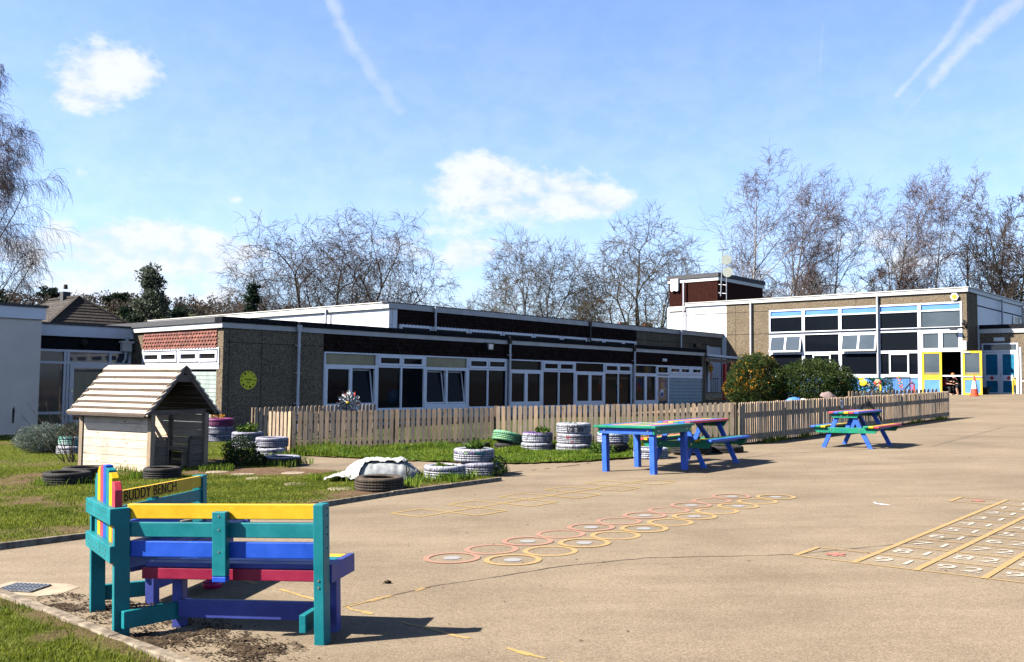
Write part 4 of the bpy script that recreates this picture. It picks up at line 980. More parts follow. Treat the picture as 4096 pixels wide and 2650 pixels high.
for a0, a1 in ((13.53, 14.42), (14.43, 15.32)):
    m = MB(o5); w = Wall(m, 's', AS); w.frame(a0, a1, 1.06, 3.66, .13, -.02, .05, 'upvc', .22); w.box(a0+.13, a1-.13, -.02, .05, 1.95, 2.3, 'upvc'); d = m.build('door', an)
    m = MB(o5); w = Wall(m, 's', AS)
    for z0, z1 in ((1.28, 1.95), (2.3, 3.53)):
        n = int((z1-z0)/.07)
        w.box(a0+.13, a1-.13, .04, .05, z0, z1, 'coping')
        for i in range(n):
            z = z0+.07*i; m.prism([(AS+.03, a0+.13, z+.062), (AS-.01, a0+.13, z+.012), (AS-.006, a0+.13, z+.004), (AS+.036, a0+.13, z+.056)], (0, a1-a0-.26, 0), 'louvre')
    m.build('louvre', d)
    m = MB(o5); c = Vector((AS-.024, (a0+a1)/2, 2.13)); m.disc(c, .12, 'red', 4, (-1, 0, 0), .006); m.build('warning_diamond', d)
m = MB(o5); w = Wall(m, 's', AS); w.box(14.36, 14.41, -.05, -.02, 2.2, 2.5, 'pipe'); m.build('door_handle', d)
bulkhead(W(AS-.01, 14.44, 4.42), PHI-math.pi/2, 'white strip light above the louvred doors', 1.5)
# ---- entrance link and cream block on the left
en, o6 = bthing('glazed_entrance', 'recessed glazed entrance with white fascia left of the classroom wing', 'building', 11.8, 33.0, -.3)
m = MB(o6); m.box(11.6, 15.6, 33.5, 40, -.5, 3.0, 'inside2'); m.build('room_shell', en)
m = MB(o6); w = Wall(m, 't', 33.0); w.box(11.6, 15.66, -.15, .3, 2.96, 3.36, 'white'); m.build('fascia', en); m = MB(o6); w = Wall(m, 't', 33.0); w.box(11.55, 15.7, -.22, 7, 3.36, 3.42, 'copegrey'); m.build('roof', en)
m = MB(o6); w = Wall(m, 't', 33.0); w.box(11.6, 15.66, .02, .4, 2.5, 2.96, 'coping'); m.build('soffit_panel', en)
m = MB(o6); w = Wall(m, 't', 33.0)
for a in (11.75, 13.25, 13.36, 14.84, 15.56): w.box(a, a+.09, -.04, .08, -.3, 2.45, 'upvc')
for z in (2.42, 2.0): w.box(11.7, 15.65, -.05, .08, z, z+.08, 'upvc')
w.box(11.7, 13.3, -.045, .08, .24, .33, 'upvc'); w.box(11.7, 15.65, -.05, .08, -.3, -.12, 'upvc'); fr = m.build('window', en)
m = MB(o6); w = Wall(m, 't', 33.0); w.box(11.7, 15.62, .03, .05, -.12, 2.42, 'glassgrey'); m.build('pane', fr)
m = MB(o6); w = Wall(m, 't', 33.0); w.frame(13.46, 14.83, -.1, 2.0, .14, -.07, .03, 'upvc'); d = m.build('door', en)
m = MB(o6); w = Wall(m, 't', 33.0); w.box(13.6, 14.69, -.02, .0, .04, 1.86, 'glassgrey'); m.build('pane', d)
m = MB(o6); m.disc((13.53, 32.93, 1.05), .05, 'steel', 12, (0, -1, 0), .05); m.disc((13.53, 32.93, .68), .03, 'steel', 10, (0, -1, 0), .02); m.build('door_handle', d)
sgn, oo = bthing('door_sign', 'blue and white fire exit keep clear sign on the entrance door glass', 'sign', 14.2, 32.96, 1.0)
m = MB(); m.box(-.17, .17, -.008, 0, -.18, .18, 'signwhite'); m.build('board', sgn); m = MB(); m.box(-.16, .16, -.011, -.008, -.17, .06, 'signblue'); m.disc((0, -.008, .12), .045, 'signblue', 16, (0, -1, 0), .003); m.build('printed_panel', sgn)
for tx, z in (('Fire exit', .0), ('keep clear', -.09)): text_mesh(tx, .075, 'signwhite', 'lettering', sgn, (0, -.0125, z), (math.pi/2, 0, 0), .0005, .85)
text_mesh('!', .07, 'signwhite', 'lettering', sgn, (0, -.0125, .12), (math.pi/2, 0, 0), .0005)
m = MB(); m.blob((0, 0, 0), (.13, .13, .13), 'trousers'); x = m.build('ball_lamp', smooth=True); x.location = W(13.9, 32.94, 2.78); tag(x, 'small round dark lamp under the entrance fascia', 'light')
m = MB(o6); m.box(15.2, 15.55, 32.7, 32.9, 2.5, 2.8, 'offwhite'); m.prism([(15.15, 32.67, 2.8), (15.62, 32.67, 2.8), (15.62, 32.92, 2.8), (15.15, 32.92, 2.8)], (0, 0, .08), 'offwhite'); m.tube([(15.38, 32.8, 2.5), (15.36, 32.8, 2.2), (15.32, 32.85, 2.1), (15.32, 32.85, -.3)], .055, 'pipe', 8); m.tube([(15.4, 32.8, 2.88), (15.4, 32.8, 3.0)], .07, 'pipe', 8); m.build('rain_hopper', en)
cb, o7 = bthing('cream_block', 'plain cream rendered block with a white roof band at the left edge', 'building', 11.7, 31.0, -.4)
m = MB(o7); m.box(-6, 11.72, 31, 39.5, -.6, 3.38, 'render'); m.build('wall', cb); m = MB(o7); m.box(-6.1, 11.8, 30.9, 39.6, 3.38, 3.76, 'white'); m.build('fascia', cb); m = MB(o7); m.box(-6.15, 11.86, 30.84, 39.66, 3.76, 3.84, 'copegrey'); m.build('roof', cb)
m = MB(o7)
for a, z0, z1 in ((9.9, .0, .62), (10.95, .05, .6), (9.2, .0, .4)):
    m.prism([(a, 30.997, z0), (a+.05, 30.997, z0), (a+.07, 30.997, z1*.7), (a+.05, 30.997, z1), (a-.01, 30.997, z1*.8)], (0, -.002, 0), 'rooftile')
m.build('wall_stain', cb)
# ---- canopy and what hangs there
cn, o8 = bthing('timber_canopy', 'white edged lean-to canopy with a red post beside the wing', 'canopy', 46.3, 26.6, 0)
m = MB(o8); m.prism([(46.3, 26.45, 3.2), (53.2, 26.45, 3.06), (53.2, 31.3, 3.4), (46.3, 31.3, 3.55)], (0, 0, .06), 'roof'); m.build('canopy_roof', cn)
m = MB(o8); m.beam((46.3, 26.42, 3.24), (53.2, 26.42, 3.1), .1, .13, 'white'); m.build('gutter', cn); m = MB(o8); m.beam((46.3, 26.6, 2.98), (53.2, 26.6, 2.86), .1, .18, 'rail'); m.build('beam', cn)
for a, t, mt in ((48.66, 26.6, 'redpole'), (52.9, 26.6, 'redpole')):
    m = MB(o8); m.box(a-.16, a+.05, t-.08, t+.08, .3, 2.8, mt); m.build('post', cn)
m = MB(o8); m.box(46.45, 46.55, 26.7, 26.8, .2, 3.0, 'rail'); m.box(50.0, 50.2, 28.5, 28.7, .3, 3.2, 'upvc'); m.build('post', cn)
x, oo = bthing('low_wall', 'low buff boarded wall under the canopy', 'wall', 48.5, 28.4, .2); m = MB(oo); m.box(47.5, 54, 28.35, 28.45, .2, 1.02, 'concrete'); m.build('boarding', x); m = MB(oo); m.box(47.5, 54, 28.3, 28.5, 1.02, 1.08, 'rail'); m.build('wall_cap', x)
x, oo = bthing('wind_chime', 'bamboo wind chime hanging under the canopy edge', 'wind chime', 47.2, 26.75, 2.85); m = MB(oo); m.disc((47.2, 26.75, 2.75), .13, 'berry', 12, (0, 0, 1), .04); m.build('disc', x); m = MB(oo)
for k in range(9): m.tube([(47.2+.1*math.cos(.7*k), 26.75+.1*math.sin(.7*k), 2.74), (47.2+.1*math.cos(.7*k), 26.75+.1*math.sin(.7*k), 2.3+.05*math.sin(k))], .018, 'berry', 5)
m.build('tube', x)
x, oo = bthing('windsock', 'small rainbow windsock hanging under the canopy', 'windsock', 48.1, 27.2, 2.8); m = MB(oo)
for k, c in enumerate(('red', 'yellowpaint', 'tgreen')): m.lathe([(.12-.01*k, 2.62-.09*k), (.11-.01*k, 2.53-.09*k)], c, 12, (48.1, 27.2, 0))
m.build('tube', x); m = MB(oo)
for k, c in enumerate(('red', 'conered', 'yellowpaint')): m.tube([(48.05+.04*k, 27.2, 2.35), (48.1+.04*k, 27.2, 2.1), (48.0+.04*k, 27.2, 1.85)], .02, c, 4)
m.build('streamer', x)
x, oo = bthing('black_railing', 'black railing in the shade behind the canopy', 'railing', 49, 30, .3); m = MB(oo); m.tube([(48.6, 30, 1.95), (54, 30, 1.95)], .025, 'black', 5)
for k in range(22): m.tube([(48.6+.25*k, 30, .3), (48.6+.25*k, 30, 1.95)], .012, 'black', 4)
m.build('bars', x)
# ---- house beyond the roofs
hs, o9 = bthing('hipped_house', 'house with a brown tiled hipped roof and chimney beyond the roofs on the left', 'house', 25.4, 61.5, 0)
m = MB(o9); m.box(21.9, 28.9, 58.4, 69, -.5, 4.0, 'brick'); m.build('wall', hs)
m = MB(o9); E_ = .5; x0, x1, y0, y1 = 21.4, 29.4, 57.7, 69.5; rz = 6.85; e = 3.95
def slope_rows(p00, p01, p10, p11, n, mat):
    """tile courses between the eaves edge p00-p01 and the ridge edge p10-p11"""
    for i in range(n):
        a, b = i/n, (i+1)/n; f = lambda p, q, k: tuple(p[j]+(q[j]-p[j])*k for j in range(3))
        A, B, Cc, D = f(p00, p10, a), f(p01, p11, a), f(p01, p11, b), f(p00, p10, b)
        up_ = .05
        m.add([(A[0], A[1], A[2]+up_), (B[0], B[1], B[2]+up_), Cc, D, A, B], [(0, 1, 2, 3), (4, 5, 1, 0)], mat, random.random())
slope_rows((x1, y0, e), (x1, y1, e), (25.4, 61.3, rz), (25.4, 66, rz), 14, 'rooftile'); slope_rows((x0, y1, e), (x0, y0, e), (25.4, 66, rz), (25.4, 61.3, rz), 14, 'rooftile')
slope_rows((x0, y0, e), (x1, y0, e), (25.4, 61.3, rz), (25.4, 61.3, rz), 14, 'rooftile'); slope_rows((x1, y1, e), (x0, y1, e), (25.4, 66, rz), (25.4, 66, rz), 14, 'rooftile')
m.beam((25.4, 61.3, rz+.06), (25.4, 66, rz+.06), .22, .12, 'rooftile')
for p in ((x0, y0), (x1, y0)): m.beam((p[0], p[1], e+.08), (25.4, 61.3, rz+.07), .2, .1, 'rooftile')
rf = m.build('roof', hs)
m = MB(o9); m.box(25.1, 25.6, 63.0, 63.5, 6.6, 7.3, 'copegrey'); m.lathe([(.14, 7.5), (.12, 7.8)], 'rooftile', 10, (25.35, 63.25, 0)); m.build('chimney', rf)
m = MB(o9); m.prism([(22.9, 62.4, 5.05), (22.9, 63.2, 5.05), (23.5, 63.2, 5.5), (23.5, 62.4, 5.5)], (-.03, 0, .06), 'glassgrey'); m.build('skylight', rf)
ch = thing('brick_house', 'brick house with two orange chimneys half hidden behind the bare trees', 'house', (15.2, 112, 0), R_(20))
m = MB(); m.box(-6, 6, -4, 4, -1, 5.2, 'brick'); m.build('wall', ch)
m = MB(); m.prism([(-6.3, -4.4, 5.1), (-6.3, 4.4, 5.1), (-6.3, 0, 8.0)], (12.6, 0, 0), 'rooftile'); rf = m.build('roof', ch)
for x in (-1.6, 1.7):
    m = MB(); m.box(x-.55, x+.55, -.4, .4, 7.4, 9.1, 'brick'); m.build('chimney', rf)
# ---------------------------------------------------------------- picket fences
def picket_shape(w, h, round_=True):
    p = [(-w/2, 0), (w/2, 0), (w/2, h-w*.45)]
    if round_: p += [(w/2*math.cos(a), h-w*.45+w*.45*math.sin(a)) for a in (.5, 1.0, 1.57, 2.14, 2.64)]
    p.append((-w/2, h-w*.45)); return p
def fence(name, label, pts, h=.95, pitch=.098, w=.078, side=1, cat='fence', post_h=.05, group=None, bay=1.9):
    """pts in (s, t); side = which way the rails lie"""
    a0 = W(*pts[0]); root = thing(name, label, cat, (a0.x, a0.y, gz(a0.x, a0.y)), 0, group); O = root.location.copy()
    rr = random.Random(len(label)*7+int(pts[0][0]*10))
    for (s0, t0), (s1, t1) in zip(pts[:-1], pts[1:]):
        P = W(s0, t0); Q = W(s1, t1); L = (Q-P).length; d = (Q-P)/L; nrm = Vector((-d.y, d.x, 0))*side; nb = max(1, int(round(L/bay)))
        for b in range(nb):
            l0, l1 = L*b/nb, L*(b+1)/nb; m = MB(O); n = int((l1-l0)/pitch)
            for i in range(n):
                l = l0+(i+.5)*(l1-l0)/n; c = P+d*l; z = gz(c.x, c.y)+.03; hh = h+rr.uniform(-.008, .008); lean = rr.uniform(-.012, .012)
                cc = c-nrm*.012
                pt = [cc+d*(x+lean*y)+Vector((0, 0, z+y)) for x, y in picket_shape(w, hh-.03)]
                m.prism(pt, nrm*.02, 'picket', rr.choice((.2, .35, .5, .55, .65, .95)))
            m.build('picket_panel', root)
            A = P+d*l0+nrm*.03; B = P+d*l1+nrm*.03; m = MB(O)
            for k in (.22, .74):
                m = MB(O); m.beam((A.x, A.y, gz(A.x, A.y)+h*k), (B.x, B.y, gz(B.x, B.y)+h*k), .035, .075, 'rail'); m.build('rail', root)
            m = MB(O); q = P+d*l0+nrm*.085; z = gz(q.x, q.y)
            m.prism([q+d*x+nrm*y+Vector((0, 0, z-.1)) for x, y in ((-.04, -.04), (.04, -.04), (.04, .04), (-.04, .04))], (0, 0, h+post_h+.05), 'rail'); m.build('post', root)
    return root
fence('picket_fence', 'sunlit grey and tan picket fence with rounded tops behind the grass verge', [(11.9, 18.15), (12.0, 17.4), (15.5, 14.42)], .945, .118, .088)
fence('picket_fence', 'weathered grey picket fence section behind the row of white tyres', [(15.52, 14.40), (17.2, 12.2), (18.95, 10.12)], .975, .122, .088)
fence('picket_fence', 'long picket fence running away behind the picnic tables up to the gate', [(19.0, 10.05), (25.3, 9.95)], .965, .105, .08)
fence('picket_gate', 'picket gate with crossed braces and latch in the long fence', [(25.34, 9.95), (26.5, 9.95), (27.7, 9.95)], .97, .105, .08, cat='gate')
fence('picket_fence', 'far end of the long picket fence beyond the gate', [(27.74, 9.95), (34.45, 10.02)], .955, .105, .08)
fence('picket_fence', 'shaded picket fence behind the front one by the dark wall', [(13.9, 21.9), (17.6, 21.2)], .95, .118, .088)
fence('picket_fence', 'short inner picket fence with round tops in front of the hall', [(34.4, 13.5), (37.5, 11.3)], .98, .16, .1)
gate = [o for o in bpy.data.objects if o.name == 'picket_gate'][0]
m = MB(gate.location); z = gst(26.5, 9.95)
for a, b in ((25.45, 26.4), (27.6, 26.6)):
    A = W(a, 9.91); B = W(b, 9.91); m.beam((A.x, A.y, z+.25), (B.x, B.y, z+.78), .03, .07, 'rail')
m.build('brace', gate)
m = MB(gate.location); A = W(26.5, 9.9); m.beam((A.x-.08, A.y, z+.7), (A.x+.08, A.y+.02, z+.7), .05, .06, 'black'); m.build('latch', gate)
A = W(24.6, 9.92, gst(24.6, 9.95)+.78)
x = thing('notice', 'small white notice with a purple emblem on the long fence', 'sign', A, PHI); m = MB(); m.box(-.08, .08, -.014, -.006, -.11, .11, 'signwhite'); m.build('board', x); m = MB(); m.blob((0, -.016, .01), (.04, .004, .05), 'purplepaint'); m.build('printed_panel', x)

# ---------------------------------------------------------------- corner bench
BR = R_(-10.95)
bench = thing('buddy_bench', 'rainbow painted L shaped buddy bench with a fan shaped corner back', 'bench', (-2.345, 5.61, gz(-2.345, 5.61)), 0, None, (0, -.034, BR))
BV = .005
def bpart(fn, name, bevel=BV):
    m = MB(); fn(m); return m.build(name, bench, bevel)
def mir(p): return (p[1]-.6, p[0]+.6, p[2])       # the left wing mirrors the right one about the corner
def bx(m, x0, x1, y0, y1, z0, z1, mat, mirror=False):
    if not mirror: m.box(x0, x1, y0, y1, z0, z1, mat)
    else: m.box(y0-.6, y1-.6, x0+.6, x1+.6, z0, z1, mat)
e_ = Vector((-.7071, .7071, 0)); n_ = Vector((.7071, .7071, 0))       # along the corner panel, and inwards
def obox(m, c, along, inw, z0, z1, mat):
    c = Vector(c); p = [c+e_*a+n_*b for a, b in ((-along, -inw), (along, -inw), (along, inw), (-along, inw))]
    m.prism([q+Vector((0, 0, z0)) for q in p], (0, 0, z1-z0), mat)
for c in ((-.0, .0, 0), (-.6, .6, 0)):
    sgn = 1 if c[1] == 0 else -1
    bpart(lambda m: obox(m, Vector(c)+e_*.031*sgn, .030, .046, -.04, .775, 'teal'), 'rear_post')
for mr in (False, True):
    bpart(lambda m: bx(m, 1.24, 1.305, -.005, .09, -.04, .80, 'teal', mr), 'rear_post')
    rails = (('byellow', .705, .795), ('teal', .595, .685), ('bblue', .475, .57))
    for mt, z0, z1 in rails: bpart(lambda m: bx(m, .005, 1.238, .04, .075, z0, z1, mt, mr), 'back_rail')
    def br(m):
        bx(m, .60, .69, -.012, .038, .375, .755, 'teal', mr); bx(m, .60, .69, -.012, .038, .34, .374, 'bblue', mr)
    bpart(br, 'back_brace')
    # seat: boards along the wing, framed ends
    cols = ['bpurple', 'bblue', 'teal', 'byellow', 'bblue']
    for k in range(4):
        bpart(lambda m: bx(m, .10, 1.27 if True else 0, .085+.092*k, .085+.092*k+.085, .405, .435, (cols[k] if not mr else ('bpurple', 'bpurple', 'bblue', 'bpurple')[k]), mr), 'seat_board')
    bpart(lambda m: bx(m, .08, 1.238, .078, .10, .335, .404, 'bpink', mr), 'seat_rail')
    bpart(lambda m: bx(m, .30, 1.238, .435, .465, .335, .404, 'bpurple', mr), 'seat_rail')
    bpart(lambda m: bx(m, 1.272, 1.315, .092, .47, .325, .437, 'bpurple', mr), 'seat_end')
    bpart(lambda m: bx(m, 1.20, 1.27, .27, .345, -.04, .333, 'bpurple', mr), 'front_leg')
    bpart(lambda m: bx(m, .18, .25, .25, .32, -.04, .333, 'bpurple', mr), 'front_leg')
    bpart(lambda m: bx(m, 1.155, 1.198, -.02, .345, .06, .165, 'teal', mr), 'foot_rail')
    def diag(m):
        p = Vector(mir((.03, -.04, 0)) if mr else (.03, -.04, 0)); q = Vector(mir((.26, .30, 0)) if mr else (.26, .30, 0))
        m.beam((p.x, p.y, .112), (q.x, q.y, .112), .045, .105, 'teal')
    bpart(diag, 'foot_rail')
    bpart(lambda m: bx(m, .252, 1.153, .20, .245, .075, .185, 'bpurple', mr), 'stretcher')
# corner seat and fan back
def corner(m):
    for k, mt in enumerate(('bpurple', 'bblue', 'bpurple', 'bred')):
        r0, r1 = .10+.105*k, .10+.105*k+.098
        m.prism([Vector((-.3, .3, .405))+e_*(a)+n_*b for a, b in ((-.40+.0*k, r0), (.40, r0), (.40-.06*k, r1), (-.40+.06*k, r1))], (0, 0, .03), mt)
m = MB(); m.prism([Vector((-.3, .3, .37))+e_*a+n_*b for a, b in ((-.36, .06), (.36, .06), (.2, .40), (-.2, .40))], (0, 0, .03), 'bpurple'); m.build('corner_seat', bench, BV)
for z0, z1 in ((.675, .775), (.448, .55)):
    bpart(lambda m: obox(m, Vector((-.3, .3, 0))-n_*.05, .423-.0*z0, .022, z0, z1, 'teal'), 'corner_rail')
tops = [.945, .995, 1.012, 1.015, 1.0, .975, .925]; fan = ['teal', 'byellow', 'bred', 'bblue', 'teal', 'byellow', 'bred']
for k in range(7):
    a0 = .345-.0975*k; a1 = a0-.089; c = Vector((-.3, .3, 0)); t0 = tops[k]; tl = t0-(.05 if k == 0 else .03 if k == 1 else .012 if k == 2 else 0); tr = t0-(.05 if k == 6 else .03 if k == 5 else .012 if k == 4 else 0)
    m = MB(); m.prism([c+e_*a0+Vector((0, 0, .41))-n_*.027, c+e_*a1+Vector((0, 0, .41))-n_*.027, c+e_*a1+Vector((0, 0, tr))-n_*.027, c+e_*(a0+a1)/2+Vector((0, 0, t0))-n_*.027, c+e_*a0+Vector((0, 0, tl))-n_*.027], n_*.045, fan[k]); m.build('fan_slat', bench, .004)
m = MB()
for k in range(7):
    for z in (.745, .705, .515, .478):
        a = .30-.0975*k; m.disc(Vector((-.3, .3, z))+e_*(a+(.015 if z in (.705, .478) else -.01))-n_*.072, .005, 'bolt', 8, -n_, .003)
for x, z in ((.645, .73), (.645, .65), (.645, .52)): m.disc((x, -.012, z), .006, 'bolt', 8, (0, -1, 0), .003)
for z in (.36, .32): m.disc((1.272, -.006, z), .007, 'bolt', 8, (0, -1, 0), .003)
for z in (.77, .73, .66, .62, .54): m.disc((1.305, .05, z), .005, 'ink', 8, (1, 0, 0), .003)
m.build('bolt', bench)
# carved words on the inner face of the left wing's yellow rail
text_mesh('BUDDY BENCH', .112, 'ink', 'lettering', bench, (-.5225, 1.13, .750), (math.pi/2, 0, math.pi/2), .001, .84, off=.0005, space=1.06)
text_mesh('BUDDY BENCH', .112, 'byellow', 'lettering', bench, (-.5232, 1.13, .750), (math.pi/2, 0, math.pi/2), .001, .84, off=-.0068, space=1.06)
m = MB(); x, y = -2.23, 6.93; m.lathe([(.062, .0), (.075, .02), (.07, .045), (.055, .05), (.048, .03), (.052, .0)], 'pink', 24, (x, y, gz(x, y)+.006)); tag(m.build('plastic_ring', smooth=True), 'magenta plastic ring lying on the tarmac under the bench', 'toy')

# ---------------------------------------------------------------- tables
def ground_rot(x, y, rz): return (0, 0, rz)
sq = thing('square_table', 'square outdoor table with green rim, rainbow top and blue legs', 'table', W(12.94, 8.56, gst(12.94, 8.56)-.01), 0, None, (-.021, -.019, PHI))
def legs4(root, r, mat, h):
    for sx in (-1, 1):
        for sy in (-1, 1):
            m = MB(); m.box(sx*r-.047, sx*r+.047, sy*r-.047, sy*r+.047, -.03, h, mat); m.build('leg', root, .006)
legs4(sq, .47, 'tblue', .64)
m = MB()
for k in (-1, 1): m.box(-.55, .55, k*.535-.018, k*.535+.018, .645, .745, 'tgreen')
m.build('apron', sq, .004); m = MB()
for k in (-1, 1): m.box(k*.535-.018, k*.535+.018, -.515, .515, .645, .745, 'tblue')
m.build('apron', sq, .004)
m = MB()
for k in (-1, 1): m.box(-.61, .61, k*.565-.045, k*.565+.045, .747, .785, 'tgreen'); m.box(k*.565-.045, k*.565+.045, -.518, .518, .747, .785, 'tgreen')
m.build('table_rim', sq, .004); m = MB()
for k, c in enumerate(('tblue', 'bred', 'byellow', 'tgreen', 'tblue', 'byellow', 'bred', 'tblue')):
    for q in range(4):                                           # quadrants of concentric boards
        pass
ringc = ['tblue', 'bred', 'byellow', 'tblue', 'tgreen']
for k, c in enumerate(ringc):
    o1 = .516-.1*k; i1 = .516-.1*k-.095; zt = .787+.0*k
    for a in range(4):
        R = Matrix.Rotation(a*math.pi/2, 3, 'Z'); pts = [R @ Vector(p) for p in ((-o1, -o1, .755), (o1, -o1, .755), (i1, -i1, .755), (-i1, -i1, .755))]
        m.prism(pts, (0, 0, .03), c if a % 2 == 0 else ringc[(k+1) % 5 if k % 2 else k])
m.build('table_top', sq, .002)
m = MB()
for y in (-.43, .43): m.disc((-.553, y, .70), .016, 'bolt', 10, (-1, 0, 0), .008)
for x in (-.43, .43): m.disc((x, -.553, .70), .014, 'bolt', 10, (0, -1, 0), .006)
m.build('bolt', sq)
def picnic(label, s, t, topc, seatL, seatR, half=.69, dz=0):
    root = thing('picnic_table', label, 'picnic table', W(s, t, gst(s, t)+dz), 0, 'rainbow picnic tables', (-.021, -.019, PHI))
    for k, c in enumerate(topc):
        y = .33-.66*(k+.5)/6; m = MB(); m.box(-half, half, y-.051, y+.051, .735, .775, c); m.build('top_board', root, .006)
    for y0, cs in ((.57, seatL), (-.57, seatR)):
        for k, c in enumerate(cs):
            y = y0+.112-.112*k; m = MB(); m.box(-half, half, y-.052, y+.052, .435, .475, c); m.build('seat_board', root, .006)
    for x in (-.55, .55):
        q = -1 if x < 0 else 1
        m = MB(); m.prism([(x+q*.075, -.72, .434), (x+q*.075, .72, .434), (x+q*.075, .62, .32), (x+q*.075, -.62, .32)], (-q*.04, 0, 0), 'tgreen'); m.build('cross_bearer', root, .004)
        m = MB(); m.prism([(x+q*.075, -.33, .734), (x+q*.075, .33, .734), (x+q*.075, .26, .64), (x+q*.075, -.26, .64)], (-q*.04, 0, 0), 'tgreen'); m.build('top_bearer', root, .004)
        for k in (-1, 1):
            m = MB(); a = [(x, k*(.15-.05), .733), (x, k*(.15+.05), .733), (x, k*(.52+.05), -.03), (x, k*(.52-.05), -.03)]
            m.prism(a, (q*.034-.0, 0, 0), 'tblue') if True else None; m.build('leg', root, .005)
    for q in (-1, 1):
        m = MB(); m.beam((q*.52, 0, .40), (q*.12, 0, .72), .09, .04, 'tblue'); m.build('stay', root, .004)
        m = MB(); m.beam((-.47, q*.57, .412), (.47, q*.57, .412), .06, .04, 'tblue'); m.build('seat_batten', root, .004)
    m = MB()
    for y in (-.31, .31): m.disc((-.627, y, .385), .014, 'bolt', 10, (-1, 0, 0), .006)
    for y in (-.07, .07): m.disc((-.627, y, .69), .012, 'bolt', 10, (-1, 0, 0), .006)
    m.build('bolt', root); m = MB(); m.box(-.629, -.626, .0, .11, .365, .40, 'teal'); m.build('plate', root); return root
picnic('rainbow picnic table standing close behind the square blue table', 14.36, 8.45, ['tblue', 'bred', 'byellow', 'tgreen', 'tblue', 'bred'], ['bred', 'byellow', 'tgreen'], ['byellow', 'tgreen', 'tblue'], dz=.015)
picnic('rainbow picnic table standing alone in front of the far fence', 19.83, 7.66, ['bred', 'tblue', 'tgreen', 'byellow', 'bred', 'tblue'], ['tblue', 'tgreen', 'byellow'], ['tgreen', 'byellow', 'bred'])

# ---------------------------------------------------------------- playhouse
ph = thing('playhouse', 'small pale wooden playhouse with an open front and boarded gable roof', 'playhouse', (-6.363, 16.148, -.178), math.atan2(-.4613, .8872))
PL, PW_ = 1.90, 1.35
for x, y in ((-.045, .045), (-PL+.045, .045), (-.045, PW_-.045), (-PL+.045, PW_-.045)):
    m = MB(); m.box(x-.047, x+.047, y-.047, y+.047, -.05, 1.06 if y < .6 else 1.05, 'pinev', random.random()); m.build('corner_post', ph, .004)
def boards(y0, y1, x0, x1, z0, z1, n, mat, axis, gap=.006):
    m = MB()
    for k in range(n):
        a, b = z0+(z1-z0)*k/n, z0+(z1-z0)*(k+1)/n-gap; m.box(x0, x1, y0, y1, a, b, mat, random.random())
    return m
m = boards(.02, .045, -PL+.09, -.09, 0, 1.02, 7, 'pine', 0); m.build('side_wall', ph, .003)
m = boards(PW_-.045, PW_-.02, -PL+.09, -.09, 0, 1.02, 7, 'pine', 0)
m.box(-1.0, -.93, PW_-.07, PW_-.0, 0, 1.02, 'pinev', .3); m.build('side_wall', ph, .003)
m = MB()
for y0, y1, z0, z1 in ((.09, .34, 0, 1.02), (1.0, PW_-.09, 0, 1.02), (.34, 1.0, 0, .50), (.34, 1.0, 1.2, 1.3)):
    n = max(1, int(round((z1-z0)/.145)))
    for k in range(n): m.box(-PL+.02, -PL+.045, y0, y1, z0+(z1-z0)*k/n, z0+(z1-z0)*(k+1)/n-.006, 'pinegrey_shade', random.random())
m.build('back_wall', ph, .003)
for y0, y1, zt, yp in ((.09, .40, .60, .40), (.96, PW_-.09, .585, .925)):
    m = MB()
    for k in range(4): m.box(-.06, -.035, y0, y1, .0+zt/4*k, zt/4*(k+1)-.006, 'pinegrey_shade', random.random())
    m.box(-.09, -.005, y0-.0, y1+.0, zt, zt+.035, 'pinegrey_shade', .5); m.box(-.085, -.02, yp, yp+.035, 0, zt-.001, 'pinegrey_shade', .4); m.build('front_panel', ph, .003)
m = MB(); m.box(-1.1, -.3, 1.0, 1.30, .34, .37, 'pine', .6); m.box(-1.1, -1.06, 1.02, 1.29, 0, .34, 'pine', .4); m.box(-.34, -.3, 1.02, 1.29, 0, .34, 'pine', .4); m.build('inner_seat', ph, .003)
m = MB(); m.box(-.07, -.03, .05, 1.3, 1.03, 1.12, 'pinegrey_shade', .4); m.box(-PL+.03, -PL+.07, .05, 1.3, 1.03, 1.12, 'pinegrey_shade', .4); m.build('tie_beam', ph, .003)
ry, rzz, el_, er = .67, 1.93, -.19, 1.53; ez = 1.025
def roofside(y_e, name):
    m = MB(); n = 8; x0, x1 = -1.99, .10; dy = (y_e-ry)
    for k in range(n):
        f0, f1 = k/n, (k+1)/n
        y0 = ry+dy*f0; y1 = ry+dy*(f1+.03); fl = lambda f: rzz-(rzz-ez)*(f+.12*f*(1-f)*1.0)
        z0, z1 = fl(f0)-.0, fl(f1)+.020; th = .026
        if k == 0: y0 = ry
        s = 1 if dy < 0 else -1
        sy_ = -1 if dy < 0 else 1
        m.prism([(x0+.002, y1-sy_*.006, z1-.017), (x0+.002, y1+sy_*.004, z1-.017), (x0+.002, y1+sy_*.004, z1+.031), (x0+.002, y1-sy_*.006, z1+.031)], (x1-x0-.004, 0, 0), 'pinegrey_shade', .5)  # dark strip on each plank edge: weathered tone plus a painted shadow line
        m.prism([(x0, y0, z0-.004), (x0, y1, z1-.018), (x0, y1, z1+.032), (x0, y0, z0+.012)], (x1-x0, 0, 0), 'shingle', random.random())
        m.prism([(x0+.04, y0, z0-.024), (x0+.04, y1, z1-.040), (x0+.04, y1, z1-.022), (x0+.04, y0, z0-.006)], (x1-x0-.08, 0, 0), 'pinegrey_shade', random.random())  # added dark lining, paints the shade under the roof
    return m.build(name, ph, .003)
roofside(el_, 'roof'); roofside(er, 'roof')
